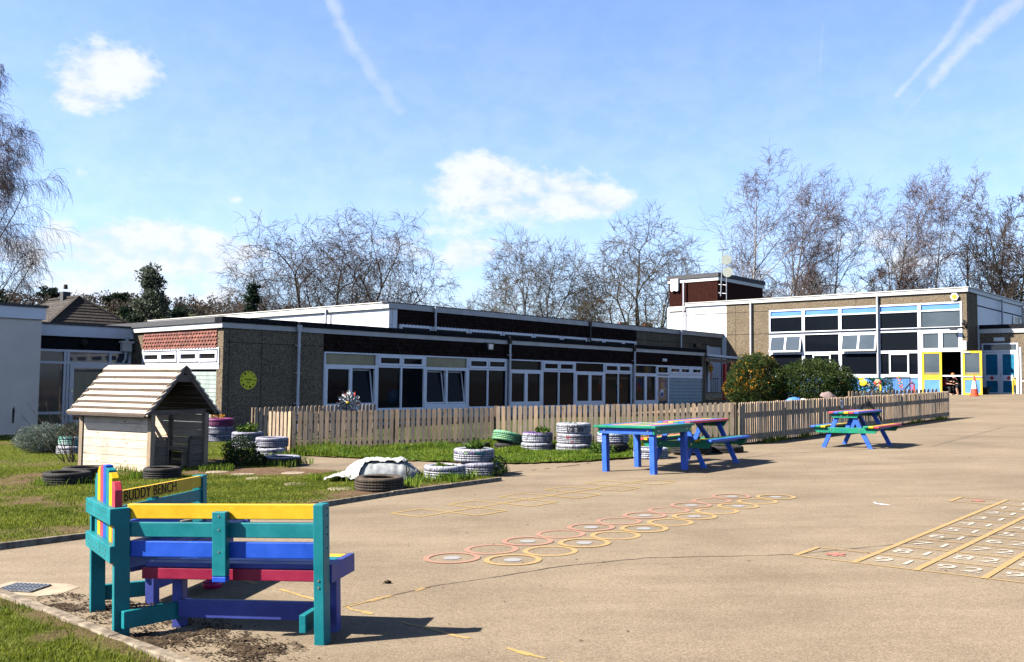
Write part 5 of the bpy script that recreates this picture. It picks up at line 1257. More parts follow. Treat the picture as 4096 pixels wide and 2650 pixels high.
for xf in (.055, -1.97):
    m = MB()
    for ye in (el_+.05, er-.05):
        m.beam((xf, ry, rzz-.05), (xf, ye, ez+.03), .035, .10, 'pinegrey_shade', (0, 0, 1))
    m.prism([(xf-.02, ry-.24, rzz-.30), (xf-.02, ry+.24, rzz-.30), (xf-.02, ry+.1, rzz-.17), (xf-.02, ry-.1, rzz-.17)], (.03, 0, 0), 'pinegrey_shade'); m.build('bargeboard', ph, .003)
m = MB()
for y in (.24, 1.10): m.beam((-1.95, y, 1.44), (.05, y, 1.44), .04, .07, 'pinegrey_shade')
m.beam((-1.95, ry, 1.86), (.05, ry, 1.86), .04, .09, 'pinegrey_shade'); m.build('rafter', ph)
m = MB(); m.box(-PL, 0, 0, PW_, -.06, -.0, 'pinegrey_shade'); m.build('floor', ph)

# ---------------------------------------------------------------- tyres
TYRES = {}
def tyre_mesh(mat, r=.33, w=.22, side=None, inner=.62, plain=False):
    key = (mat, side, r, w, plain)
    if key in TYRES: return TYRES[key]
    rng = random.Random(len(TYRES)); n = 72; sd_ = side or mat
    zs = [0, .012, .03, .05, .058, .085, .093, .118, .126, .152, .160, .178, w-.0]
    prof = [(r*inner, .02), (r*(inner+.06), .008), (r*.84, 0), (r*.93, .008), (r*.985, .028), (r, .055), (r*.965, .058), (r*.965, .066), (r, .07), (r*1.002, .093), (r*.968, .095), (r*.968, .102), (r*1.002, .105),
            (r, .128), (r*.966, .131), (r*.966, .139), (r, .142), (r*.985, w-.024), (r*.93, w-.006), (r*.84, w), (r*(inner+.06), w-.008), (r*inner, w-.02), (r*(inner+.13), w-.05), (r*.9, w*.5), (r*(inner+.13), .05)]
    mats = ['groove' if i in (6, 10, 14) else ('groove' if i >= 21 else (sd_ if i >= 17 else mat)) for i in range(len(prof))]
    m = MB(); m.lathe(prof, mat, n, (0, 0, 0), mats, True)
    if not plain:
        for i in range(46):                              # sipes cut across the tread blocks
            a = 2*math.pi*i/46+rng.uniform(-.01, .01); ca, sa = math.cos(a), math.sin(a); cb, sb = math.cos(a+.05), math.sin(a+.05)
            for z0, z1 in ((.03, .054), (.071, .092), (.106, .127), (.143, w-.026)):
                if plain: continue
                rr_ = r*1.003; rr1 = r*.991 if z0 < .04 else rr_; rr2 = r*.99 if z1 > .15 else rr_
                d = .024
                m.add([(rr1*ca, rr1*sa, z0), (rr1*math.cos(a+d), rr1*math.sin(a+d), z0), (rr2*math.cos(a+.05+d), rr2*math.sin(a+.05+d), z1), (rr2*cb, rr2*sb, z1)], [(0, 1, 2, 3)], 'groove')
    o = m.build('tyre', smooth=False); TYRES[key] = o.data; bpy.data.objects.remove(o)
    for p in TYRES[key].polygons: p.use_smooth = abs(p.normal.z) < .95
    return TYRES[key]
def tyre(x, y, mat, label, z=0, rz=0, tilt=(0, 0), r=.33, side=None, group=None, w=.22, soil=False):
    o = bpy.data.objects.new('tyre', tyre_mesh(mat, r, w, side)); COL.objects.link(o)
    o.location = (x, y, gz(x, y)+.02+z); o.rotation_euler = (tilt[0], tilt[1], rz); tag(o, label, 'tyre', group)
    if soil:
        m = MB(); m.lathe([(0, w-.035), (r*.3, w-.03), (r*.6, w-.045), (r*.64, w-.06)], 'potsoil', 24); m.build('potting_soil', o)
    return o
def leaves(pts, size, mat, seed=0, up=.3, lw=.45):
    """small pointed leaves at pts, as one quad pair each"""
    rs = np.random.RandomState(seed); P = np.array(pts, dtype=np.float64); n = len(P)
    d = rs.normal(size=(n, 3)); d[:, 2] = np.abs(d[:, 2])*.6+up; d /= np.linalg.norm(d, axis=1)[:, None]
    e = np.cross(d, rs.normal(size=(n, 3))); e /= np.linalg.norm(e, axis=1)[:, None]
    L = (size*rs.uniform(.6, 1.3, n))[:, None]; nb = np.cross(d, e)
    V = np.stack([P, P+d*L*.5+e*L*lw*.5+nb*L*.06, P+d*L, P+d*L*.5-e*L*lw*.5+nb*L*.06], 1).reshape(-1, 3)
    k = np.arange(n)[:, None]*4; T = np.stack([k+np.array([0, 1, 2]), k+np.array([0, 2, 3])], 1).reshape(-1, 3)
    return V, T, np.repeat(rs.uniform(0, 1, n), 2)
def leafobj(name, pts, size, mat, seed=0, up=.3, parent=None, lw=.45):
    V, T, ti = leaves(pts, size, mat, seed, up, lw); return tri_mesh(name, V, T, mat, ti, parent=parent)
def potplant(x, y, z, r, label, mat='leaf', n=260, h=.14, size=.07, name='potted_plant', seed=1):
    rr = random.Random(seed); root = thing(name, label, 'plant', (x, y, z)); pts = []; m = MB()
    for k in range(max(6, n//30)):
        a = rr.uniform(0, 6.28); q = r*math.sqrt(rr.random())*.8; bx_, by_ = q*math.cos(a), q*math.sin(a); ln = h*rr.uniform(.5, 1.3); dx, dy = rr.uniform(-.6, .6)*ln, rr.uniform(-.6, .6)*ln
        m.tube([(bx_, by_, 0), (bx_+dx*.4, by_+dy*.4, ln*.6), (bx_+dx, by_+dy, ln)], [.005, .004, .002], 'twiggreen', 4)
        for j in range(30):
            f = rr.random(); pts.append((bx_+dx*f+rr.gauss(0, .025), by_+dy*f+rr.gauss(0, .025), ln*f*.95+rr.uniform(-.01, .02)))
    m.build('stem', root); leafobj('foliage', pts, size, mat, seed, .25, root); return root
wt = 'white painted tyres'
tyre(-1.03, 14.36, 'tyre_bright', 'white painted tyre planter on the lawn kerb, left of the two tyre stack', side='tyre_bright', soil=True); potplant(-1.03, 14.36, .14, .2, 'thin grass sprouting inside the white tyre on the lawn kerb', 'grass_tall', 200, .05, .06, seed=2)
tyre(-.48, 14.98, 'tyre_grey', 'lower greyish white tyre of the two tyre stack at the lawn corner', z=-.01, rz=.4, r=.335)
tyre(-.60, 15.02, 'tyre_bright', 'upper white tyre with teal and yellow patches at the lawn corner', z=.205, rz=1.2, r=.335, soil=True); potplant(-.6, 15.02, .40, .22, 'leafy plant spilling from the upper corner tyre', 'leaf', 330, .11, .07, seed=3)
m = MB()
for k, c in enumerate(('mixpaint', 'tyre_teal', 'purplepaint')): pass
tyre(-1.85, 12.93, 'rubberdust', 'loose dusty black tyre lying on the lawn beside the sack', side='rubberdust', rz=.6, r=.345, w=.2)
tyre(-5.16, 19.75, 'tyre_grey', 'upper grey white tyre of the stack by the near fence corner', z=.185, r=.35); tyre(-5.13, 19.55, 'tyre_white', 'lower white tyre half sunk in grass by the fence corner', z=-.03, rz=2, r=.33)
tyre(-4.36, 17.45, 'rubber', 'flat black tyre with a pink patch in the tufted grass', z=-.05, r=.36, side='tyre_grey')
tyre(-6.25, 21.7, 'tyre_grey', 'upper lilac grey tyre planter beside the playhouse', z=.215, rz=.8, r=.37, soil=True); tyre(-6.2, 21.6, 'tyre_grey', 'lower lilac grey tyre under the leafy planter by the playhouse', z=0, rz=2.8, r=.37); potplant(-6.25, 21.7, .22, .26, 'leafy green plant in the lilac tyre stack by the playhouse', 'leaf', 420, .2, .09, seed=4)
tyre(-8.05, 25.2, 'tyre_purple', 'purple painted tyre planter on top of its stack by the dark wall', z=.43, r=.40, soil=True); tyre(-8.05, 25.2, 'tyre_grey', 'pale grey tyre under the purple one by the dark wall', z=.215, rz=1, r=.39); tyre(-8.05, 25.25, 'tyre_grey', 'bottom tyre of the stack carrying the purple one', z=0, rz=2, r=.39)
potplant(-8.05, 25.2, .44, .26, 'small yellow flowers in the purple tyre', 'berry', 90, .12, .06, seed=5)
tyre(-6.98, 14.42, 'rubber', 'pair of black tyres lying flat left of the playhouse, the front one', r=.355, w=.21); tyre(-7.05, 15.15, 'rubber', 'black tyre lying just behind another left of the playhouse', rz=1.3, r=.345)
tyre(-5.72, 15.05, 'rubber', 'black tyre in front of the playhouse wall behind the fan slats', rz=2.2, r=.30, w=.2)
tyre(-.08, 20.35, 'tyre_green', 'green painted tyre tilted up against another by the fence', z=.16, tilt=(-.16, .2), r=.36); tyre(-.02, 20.4, 'rubber', 'sunken black tyre under the tilted green one', z=-.06, r=.35, rz=.5)
tyre(.58, 19.85, 'tyre_white', 'white tyre planter with a purple stained rim by the fence', z=.19, side='purplepaint', r=.335, soil=True); tyre(.57, 19.8, 'tyre_bright', 'sunken white tyre under the purple rimmed planter', z=-.03, rz=1, r=.35); potplant(.68, 19.8, .37, .2, 'bushy green plant in the purple rimmed tyre', 'leaf', 380, .13, .08, seed=6)
tyre(1.34, 19.5, 'tyre_bright', 'top tyre with black scrawled letters in the three tyre stack', z=.39, side='tyre_bright', r=.37, soil=True); tyre(1.36, 19.5, 'tyre_bright', 'middle white tyre with red scribbles in the three tyre stack', z=.175, rz=.7, r=.375); tyre(1.36, 19.45, 'tyre_bright', 'bottom white tyre half buried in grass under the three tyre stack', z=-.04, rz=1.9, r=.40)
potplant(1.4, 19.5, .58, .16, 'sprigs of green in the top of the three tyre stack', 'leaf', 120, .07, .05, seed=7)
tyre(2.12, 18.95, 'tyre_white', 'white tyre planter behind the legs of the square table', z=.21, r=.33, side='tyre_teal', soil=True); tyre(2.1, 18.9, 'rubber', 'black tyre under the white planter behind the square table', z=-.01, rz=1.4, r=.34); potplant(2.12, 18.95, .46, .2, 'seedlings in the white tyre behind the square table', 'leaf', 200, .08, .06, seed=8)
tyre(2.72, 17.75, 'tyre_white', 'low white tyre in the shade between the square table legs', z=-.03, r=.34, soil=True); tyre(3.65, 18.55, 'rubber', 'big black tyre behind the nearer picnic table', z=.0, r=.42, w=.24); tyre(4.45, 18.9, 'rubber', 'flat black tyre in shade at the fence by the nearer picnic table', z=-.1, r=.36)
tyre(-1.45, 20.8, 'rubber', 'black tyre sunk in the verge grass, left one', z=-.03, r=.36); tyre(-.78, 20.6, 'rubber', 'black tyre sunk in the verge grass beside the green tyre', z=-.05, r=.33)
tyre(-10.3, 21.6, 'tyre_teal', 'white and teal tyre planter left of the playhouse', z=.19, r=.36, soil=True); tyre(-10.3, 21.6, 'tyre_bright', 'white tyre base under the teal planter', z=-.03, r=.4, rz=1)
# scrawl on the top tyre and paint dabs
top = [o for o in bpy.data.objects if o.get('label', '').startswith('top tyre with black')][0]
def scrawl(strokes, r, a0, z0, sx, sz, mat, parent, name, th=.006):
    m = MB()
    for st in strokes:
        pts = [(r*math.cos(a0+x*sx/r), r*math.sin(a0+x*sx/r), z0+y*sz) for x, y in st]
        fine = []
        for p, q in zip(pts[:-1], pts[1:]):
            for k in range(4): fine.append(tuple(p[i]+(q[i]-p[i])*k/4 for i in range(3)))
        fine.append(pts[-1]); m.tube(fine, th, mat, 4)
    return m.build(name, parent)
LET = {'E': [[(1, 0), (0, 0), (0, 1), (1, 1)], [(0, .5), (.8, .5)]], 'C': [[(1, .1), (.3, 0), (0, .4), (.3, 1), (1, .9)]], 'B': [[(0, 0), (0, 1), (.7, .9), (.6, .55), (0, .5), (.9, .4), (.7, 0), (0, 0)]], 'X': [[(0, 0), (1, 1)], [(0, 1), (1, 0)]], 'K': [[(0, 0), (0, 1)], [(1, 1), (0, .45), (1, 0)]]}
x = 0; S_ = []
for c in 'ECB XKK':
    if c == ' ': x += .8; continue
    S_ += [[(x+p[0]*.75, p[1]) for p in st] for st in LET[c]]; x += 1.0
scrawl(S_, .3715, -2.02, .055, .056, .085, 'ink', top, 'lettering')
scrawl([[(0, .6), (.3, 0), (.7, .7)], [(1.1, .5), (1.4, .2), (1.7, .6)], [(2.1, 0), (2.2, .7)], [(2.6, .1), (2.7, .7), (3, .3)], [(3.6, .5), (4.3, .9), (4.6, .5), (4.0, .2), (3.6, .5)]], .368, -1.95, .155, .05, .035, 'ink', top, 'lettering', .004)
mid_ = [o for o in bpy.data.objects if o.get('label', '').startswith('middle white tyre with red')][0]
scrawl([[(0, 0), (.4, 1), (.8, 0)], [(1.0, 0), (1.1, 1), (1.6, .2), (1.9, 1)]], .376, -2.1-.7, .12, .045, .05, 'red', mid_, 'lettering', .005)
scrawl([[(0, 0), (0, 1)], [(.6, 0), (.6, 1), (1, .7)], [(1.5, 0), (1.5, 1)], [(2, 0), (2, 1), (2.5, .5)], [(3.2, 1), (3.5, 0), (3.8, 1)]], .376, -1.75-.7, .12, .045, .045, 'ink', mid_, 'lettering', .004)
scrawl([[(0, 0), (.3, 1), (.7, .2)]], .376, -1.8-.7, .03, .05, .04, 'red', mid_, 'lettering', .006)
tp = [o for o in bpy.data.objects if o.get('label', '').startswith('upper white tyre with teal')][0]
m = MB()
for k, (a, c) in enumerate(((-2.75, 'purplepaint'), (-2.35, 'tyre_grey'), (-2.05, 'mixpaint'), (-1.75, 'purplepaint'), (-1.45, 'teal'), (-1.2, 'teal'))):
    a -= 1.2; n = 5
    vs = [(.337*math.cos(a+.055*j), .337*math.sin(a+.055*j), z) for z in (.142, .168) for j in range(n)]; m.add(vs, [(j, j+1, j+1+n, j+n) for j in range(n-1)], c)
m.build('paint_dab', tp)
# ---------------------------------------------------------------- covered sack on the lawn
sk = thing('covered_sack', 'grey woven sack half covered by a crumpled white sheet', 'sack', (-1.98, 14.3, gz(-2, 14.3)+.02)); sk.scale = (.84, .84, .84)
def sackz(x, y):
    q = 1-abs(x/.72)**2.6-abs(y/.36)**2.2
    return .36*max(0, q)**.42+.02*noise.noise(Vector((x*7, y*7, 1)))
def gridmesh(fn, nu, nv, mat, name, parent, th=0):
    vs = [fn(i/(nu-1), j/(nv-1)) for i in range(nu) for j in range(nv)]
    m = MB(); m.add(vs, [(i*nv+j, (i+1)*nv+j, (i+1)*nv+j+1, i*nv+j+1) for i in range(nu-1) for j in range(nv-1)], mat)
    o = m.build(name, parent, smooth=True)
    if th: q = o.modifiers.new('thick', 'SOLIDIFY'); q.thickness = th
    return o
gridmesh(lambda u, v: (-.7+1.4*u, -.36+.72*v, sackz(-.7+1.4*u, -.36+.72*v)+.0025*math.sin(60*u)+.02*noise.noise(Vector((u*9, v*5, 3)))), 80, 40, 'sack', 'sack_body', sk)
def sheet_(u, v):
    x = -1.0+1.42*u; k_ = min(1, max(0, (u-.30)/.2)); yf = -.50*(1-k_)-.17*k_-.10*max(0, u-.8); y = yf+(.40-yf)*v-.06*(1-u)
    base = max(sackz(x, y)+.03, .03+.10*max(0, 1-abs((x+.75)/.3))*(.6+.4*noise.noise(Vector((x*5, y*5, 0)))))
    y += .05*noise.noise(Vector((x*4, 7, 0)))
    f = .075*abs(noise.noise(Vector((x*3.2+y*5, y*2.4-x*2, 2))))+.045*abs(noise.noise(Vector((x*8+y*4, y*9, 5))))
    e = .05*noise.noise(Vector((u*6, v*6, 9)))
    return (x+e*(1 if v in (0, 1) else .3), y+e, base+f+(.015 if u > .9 else 0))
gridmesh(sheet_, 90, 56, 'sheet', 'sheet', sk, .006)
m = MB(); m.tube([(.46, -.34+.01*k, .30-.03*k) for k in range(10)], .012, 'twiggreen', 5); m.tube([(.5+.02*math.sin(k), -.38, .28-.028*k) for k in range(10)], .010, 'leafdark', 5); m.build('tie_string', sk)

# ---------------------------------------------------------------- wind spinner
sp = thing('wind_spinner', 'white and red petalled wind spinner flower above the picket fence', 'garden ornament', (-4.25, 23.9, gz(-4.25, 23.9)))
m = MB(); m.tube([(0, 0, -.1), (0, 0, 1.02)], .015, 'black', 6); m.build('stake', sp)
for ringi, (n, r0, L, mt) in enumerate(((12, .17, .17, 'petal'), (12, .10, .15, 'petal'), (8, .04, .11, 'petal'))):
    m = MB()
    for k in range(n):
        a = 2*math.pi*(k+.5*ringi)/n; c = Vector((math.cos(a), 0, math.sin(a))); t = Vector((-math.sin(a), 0, math.cos(a))); z0 = Vector((0, -.02-.05*ringi, 1.06)); fw = Vector((0, -1, 0))
        w = .062-.012*ringi
        prof = [(r0-.05, .0, .03), (r0+.3*L, w, .02), (r0+.65*L, w, -.0), (r0+L, 0, .05)]
        A = [z0+c*r+t*ww+fw*f for r, ww, f in prof]; B = [z0+c*r-t*ww*.6+fw*(f+.07) for r, ww, f in prof]; Cn = [z0+c*r+fw*f*.3 for r, ww, f in prof]
        for P1, P2, mm in ((A, Cn, mt), (Cn, B, 'petalred' if ringi == 0 and k % 2 == 0 else mt)):
            for j in range(3): m.add([P1[j], P1[j+1], P2[j+1], P2[j]], [(0, 1, 2, 3)], mm)
    m.build('petal', sp, smooth=True)
m = MB(); m.blob((0, -.18, 1.06), (.045, .04, .045), 'yellowpaint'); m.build('centre', sp)

# ---------------------------------------------------------------- shrubs
def bush(name, label, cat, x, y, z, r, mat, n, size, seed, berries=0, holes=-.25, twigs=60, flat=.0, lw=.45, group=None):
    rr = random.Random(seed); root = thing(name, label, cat, (x, y, z), 0, group); pts = []; bp = []
    while len(pts) < n:
        d = Vector((rr.gauss(0, 1), rr.gauss(0, 1), rr.gauss(0, 1))).normalized(); k = .72+.28*rr.random()**.5
        if rr.random() < .25: k = .4+.4*rr.random()
        lump = 1+.16*noise.noise(d*2.3+Vector((seed, 0, 0)))+.08*noise.noise(d*6+Vector((0, seed, 0)))
        p = Vector((d.x*r[0], d.y*r[1], d.z*r[2]))*k*lump
        p.z = p.z if p.z > -r[2]*.9 else -r[2]*.9*rr.random()
        if noise.noise(p*(2.2/max(r))+Vector((seed, 3, 1))) < holes: continue
        pts.append((p.x, p.y, p.z+r[2]*.92))
        if berries and rr.random() < berries*(1.8 if noise.noise(p*1.2+Vector((5, seed, 0))) > .05 and p.z > -.2*r[2] else .25): bp.append((p.x*1.03, p.y*1.03, p.z*1.03+r[2]*.92))
    m = MB()
    for k in range(twigs):
        a = rr.uniform(0, 6.28); q = rr.uniform(.3, .9); e = Vector((r[0]*q*math.cos(a), r[1]*q*math.sin(a), r[2]*rr.uniform(.5, 1.75)))
        m.tube([(e.x*.05, e.y*.05, 0), (e.x*.5+rr.uniform(-.1, .1)*r[0], e.y*.5, e.z*.45), tuple(e)], [.012*max(r), .008*max(r), .003*max(r)], 'twig', 4)
    m.build('stem', root); leafobj('foliage', pts, size, mat, seed, .2, root, lw)
    if bp: leafobj('berry_cluster', bp, size*.8, 'berry', seed+1, .2, root, .7)
    return root
bush('berry_bush', 'tall rounded bush dotted with orange berries behind the fence', 'bush', 9.75, 36.2, .3, (1.22, 1.1, 1.28), 'leafbush', 24000, .085, 3, .11, -.28, 120)
bush('evergreen_bush', 'wide clipped dark green bush beside the berry bush', 'bush', 12.0, 36.0, .4, (1.62, 1.2, 1.15), 'leafbush', 30000, .085, 8, .004, -.55, 100)
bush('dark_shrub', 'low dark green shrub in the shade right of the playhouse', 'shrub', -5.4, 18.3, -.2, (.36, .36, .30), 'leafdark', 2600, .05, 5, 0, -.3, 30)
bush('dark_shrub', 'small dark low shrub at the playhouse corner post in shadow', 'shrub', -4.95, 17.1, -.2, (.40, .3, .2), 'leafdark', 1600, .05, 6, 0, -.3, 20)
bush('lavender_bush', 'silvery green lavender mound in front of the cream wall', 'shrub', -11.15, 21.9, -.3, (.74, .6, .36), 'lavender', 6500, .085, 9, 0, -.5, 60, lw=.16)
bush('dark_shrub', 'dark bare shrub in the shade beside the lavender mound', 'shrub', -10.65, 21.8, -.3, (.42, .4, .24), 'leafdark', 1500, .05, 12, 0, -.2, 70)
bush('lavender_bush', 'grey green sprigs growing in the teal tyre planter', 'shrub', -10.3, 21.6, .0, (.40, .4, .22), 'leafgrey', 1500, .09, 10, 0, -.4, 40, lw=.2)
bush('weed_clump', 'leafy weeds at the corner tyres by the kerb end', 'plant', -.2, 14.75, .0, (.14, .14, .17), 'leafdark', 350, .05, 14, 0, -.6, 10)
bush('weed_clump', 'low leafy weeds at the foot of the white kerb tyre', 'plant', -.85, 13.95, -.02, (.3, .1, .06), 'leaf', 500, .045, 15, 0, -.6, 8)
bush('weed_clump', 'leafy weeds beside the three tyre stack in the verge', 'plant', 1.85, 18.6, .05, (.3, .25, .12), 'leaf', 600, .06, 16, 0, -.5, 10)
# thin bare sapling by the playhouse
sap = thing('bare_sapling', 'thin leafless sapling with wiry twigs left of the playhouse', 'shrub', (-8.9, 18.6, -.25)); rr = random.Random(2); m = MB()
for k in range(11):
    p = Vector((rr.uniform(-.15, .15), 0, 0)); d = Vector((rr.uniform(-.8, .4), rr.uniform(-.3, .3), rr.uniform(.7, 1.4))); pts = [p.copy()]
    for j in range(7): d += Vector((rr.uniform(-.25, .2), rr.uniform(-.1, .1), .06)); p = p+d*.14; pts.append(p.copy())
    m.tube(pts, [.011-.0012*j for j in range(8)], 'twig', 5)
    for j in (3, 4, 5, 6):
        q = pts[j]; e = Vector((rr.uniform(-1, 1), rr.uniform(-.4, .4), rr.uniform(.2, 1)))*.18; m.tube([q, q+e*.6, q+e+Vector((0, 0, .05))], [.004, .003, .002], 'twig', 4)
m.tube([(0, 0, -.1), (0, 0, .2)], .02, 'twig', 6); m.build('branch', sap)

# ---------------------------------------------------------------- bare trees
def grow(seed, H, P):
    """polylines (points, radii) of a leafless tree, trunk first"""
    rr = random.Random(seed); out = []
    def branch(p, d, L, r, lv):
        n = (7, 6, 5, 4, 3)[lv]; pts = [p.copy()]; rs = [r]; q = p.copy(); d = d.copy(); r1 = max(r*P['taper'][lv], P['tip'])
        for i in range(n):
            w = P['wander'][lv]; d = d+Vector((rr.gauss(0, w), rr.gauss(0, w), rr.gauss(0, w)))+Vector((P['lean'], 0, 0))*(.3 if lv < 2 else .1)+Vector((0, 0, P['up'][lv]*(.5+i/n)))
            d.normalize(); q = q+d*(L/n); pts.append(q.copy()); rs.append(r+(r1-r)*(i+1)/n)
        out.append((lv, pts, rs))
        if lv >= P['levels']: return
        k = P['kids'][lv]
        for j in range(k):
            f = P['from'][lv]+(1-P['from'][lv])*(j+rr.random())/k; x = f*n; i = min(n-1, int(x)); c = pts[i].lerp(pts[i+1], x-i); dd = (pts[i+1]-pts[i]).normalized()
            a = dd.orthogonal().normalized(); a = Matrix.Rotation(rr.uniform(0, 6.283), 3, dd) @ a; ang = R_(P['ang'][lv]+rr.gauss(0, 8))
            nd = dd*math.cos(ang)+a*math.sin(ang); sc = P['len'][lv]*rr.uniform(.65, 1.2)*(1-P['short'][lv]*f)
            branch(c, nd, L*sc, max((rs[i]+(rs[i+1]-rs[i])*(x-i))*P['rad'][lv], P['tip']), lv+1)
    f0 = P.get('fork', 0)*H; base = Vector((0, 0, -.2))
    if f0:
        q = [base+Vector((rr.gauss(0, .02)*k, rr.gauss(0, .02)*k, (f0+.2)*k/5)) for k in range(6)]; out.append((0, q, [H*P['r']*1.5*(1-.06*k) for k in range(6)])); base = q[-1]-Vector((0, 0, .05))
    for t in range(P['stems']):
        a = 6.283*t*.618+rr.uniform(-.2, .2); sp = P['spread']*math.sqrt((t+.5)/P['stems']) if P['stems'] > 1 else P['spread']*.3
        d = Vector((math.cos(a)*sp, math.sin(a)*sp, 1)).normalized(); off = Vector((math.cos(a), math.sin(a), 0))*(.08 if f0 else .25 if P['stems'] > 1 else 0)
        branch(base+off*min(1, sp), d, (H-f0)*P['trunk']*rr.uniform(*P.get('var', (.82, 1.06)))/(1+.10*sp), H*P['r']*rr.uniform(.75, 1.1), 0)
    return out
def dome(seed, H, P):
    """polylines of a round headed leafless tree: limbs divide again and again towards points filling its dome"""
    rs = np.random.RandomState(seed); out = []; n = P['n']; zc = P['zc']*H; R = P['w']*H/2
    d = rs.normal(size=(n, 3)); d[:, 2] = np.abs(d[:, 2])*1.0-.28; d /= np.linalg.norm(d, axis=1)[:, None]
    k = rs.uniform(.32, 1, n)**.5*(1+.13*np.sin(d[:, 0]*5+seed)+.10*np.sin(d[:, 1]*7+d[:, 2]*6+seed*2))
    pts = np.stack([d[:, 0]*R, d[:, 1]*R, d[:, 2]*(H-zc)*.93], 1)*k[:, None]+np.array([0, 0, zc]); pts[:, 2] = np.maximum(pts[:, 2], H*.12)
    fork = np.array([0, 0, P['fork']*H]); r0 = P['r']*H
    out.append((0, [Vector((0, 0, -.3)), Vector((.03, 0, fork[2]*.5)), Vector(fork)], [r0*1.25, r0*1.08, r0]))
    def curve(a, da, b, r1, r2, wob):
        L = np.linalg.norm(b-a); c = a+da*L*.42+rs.normal(size=3)*L*wob; q = []
        for t in (0, .25, .5, .75, 1): q.append(a*(1-t)**2+2*c*t*(1-t)+b*t*t)
        lv = 1 if r1 > .05 else 2 if r1 > .025 else 3
        out.append((lv, [Vector(x) for x in q], [r1+(r2-r1)*j/4 for j in range(5)])); e_ = b-c; return e_/max(1e-6, np.linalg.norm(e_))
    def rad(m): return max(P['tip'], r0*.80*math.sqrt(m/n))
    def go(a, da, idx, depth):
        if len(idx) <= 1:
            b = pts[idx[0]]; de = curve(a, da, b, P['tip']*1.35, P['tip'], .06)
            for _ in range(P['fine']):
                v = de*.75+rs.normal(size=3)*.55; v /= np.linalg.norm(v); f = rs.uniform(.35, 1); s = a+(b-a)*f; L = P['twig']*rs.uniform(.5, 1.3)
                m = s+v*L*.5; t = m+(v+np.array([0, 0, P['droop']]))*L*.5; out.append((4, [Vector(s), Vector(m), Vector(t)], [P['tip']]*2+[P['tip']*.7]))
            return
        K = min(len(idx), P['main'] if depth == 0 else 2 if rs.rand() < .62 else 3)
        X = pts[idx]; C_ = X[rs.choice(len(idx), K, replace=False)]
        for _ in range(4):
            lab = np.argmin(((X[:, None]-C_[None])**2).sum(2), 1)
            for j in range(K):
                if (lab == j).any(): C_[j] = X[lab == j].mean(0)
        for j in range(K):
            sub = [idx[q] for q in range(len(idx)) if lab[q] == j]
            if not sub: continue
            f = .34 if depth == 0 else rs.uniform(.36, .55)
            b = a+(C_[j]-a)*f+np.array([0, 0, P['lift']*np.linalg.norm(C_[j]-a)*f])
            r1 = rad(len(sub)); de = curve(a, da*.8+(b-a)/max(.1, np.linalg.norm(b-a))*.2, b, min(r1*1.12, r0), r1, .03); go(b, de, sub, depth+1)
    go(fork, np.array([0, 0, 1.0]), list(range(n)), 0); return out
TREEM = {}
def tubes_mesh(name, polys, mats):
    V = []; T = []; base = 0; MI = []
    for lv, pts, rs in polys:
        n = (7, 6, 4, 3, 3)[lv]; prev = None; k = len(pts)
        for i in range(k):
            a = (pts[min(i+1, k-1)]-pts[max(i-1, 0)])
            a = a.normalized() if a.length > 1e-6 else Vector((0, 0, 1))
            x = a.orthogonal().normalized() if prev is None else (prev-a*prev.dot(a)).normalized()
            prev = x; y = a.cross(x)
            for j in range(n):
                th = 6.28318*j/n; w = (x*math.cos(th)+y*math.sin(th))*rs[i]; V.append((pts[i].x+w.x, pts[i].y+w.y, pts[i].z+w.z))
        for i in range(k-1):
            for j in range(n):
                p0 = base+i*n+j; p1 = base+i*n+(j+1) % n; T.append((p0, p1, p1+n)); T.append((p0, p1+n, p0+n)); MI += [0 if lv < 2 else 1]*2
        base += k*n
    me = bpy.data.meshes.new(name); nt_ = len(T)
    me.vertices.add(len(V)); me.vertices.foreach_set('co', np.array(V, dtype=np.float32).ravel()); me.loops.add(nt_*3); me.loops.foreach_set('vertex_index', np.array(T, dtype=np.int32).ravel())
    me.polygons.add(nt_); me.polygons.foreach_set('loop_start', np.arange(nt_, dtype=np.int32)*3); me.polygons.foreach_set('material_index', np.array(MI, dtype=np.int32)); me.polygons.foreach_set('use_smooth', np.ones(nt_, dtype=bool))
    for q in mats: me.materials.append(MT[q])
    me.update(calc_edges=True); return me
def tree(kind, seed, P, H, mats, name, label, x, y, rz=0, sc=1, group=None, wide=1):
    key = (kind, seed)
    if key not in TREEM:
        g = dome(seed, H, P) if 'zc' in P else grow(seed, H, P); TREEM[key] = (tubes_mesh('trunk', [q for q in g if q[0] == 0], [mats[0], mats[0]]), tubes_mesh('crown', [q for q in g if q[0] > 0], [mats[1], mats[2]]), H)
    tm, cm, H0 = TREEM[key]; k = H/H0*sc
    r = thing(name, label, 'tree', (x, y, -.4), rz, group); r.scale = (k*wide, k*wide, k)
    for n_, me in (('trunk', tm), ('crown', cm)):
        o = bpy.data.objects.new(n_, me); COL.objects.link(o); o.parent = r
    return r
BASE = dict(levels=4, stems=1, spread=.3, trunk=.9, r=.011, tip=.016, lean=0, taper=(.12, .2, .3, .5, .7), wander=(.05, .08, .11, .14, .16), up=(.03, .05, .03, .0, -.04),
            kids=(15, 8, 6, 5), ang=(46, 40, 40, 42), len=(.46, .56, .56, .6), short=(.6, .4, .3, .2), rad=(.5, .5, .5, .7))
BASE['from'] = (.2, .15, .15, .1)
def PM(**k): d = dict(BASE); d.update(k); return d
droop = PM(up=(.02, .03, -.08, -.32, -.5), ang=(58, 45, 45, 40), len=(.44, .5, .6, .95), kids=(26, 9, 8, 6), tip=.0058, wander=(.04, .1, .12, .12, .1), r=.010)
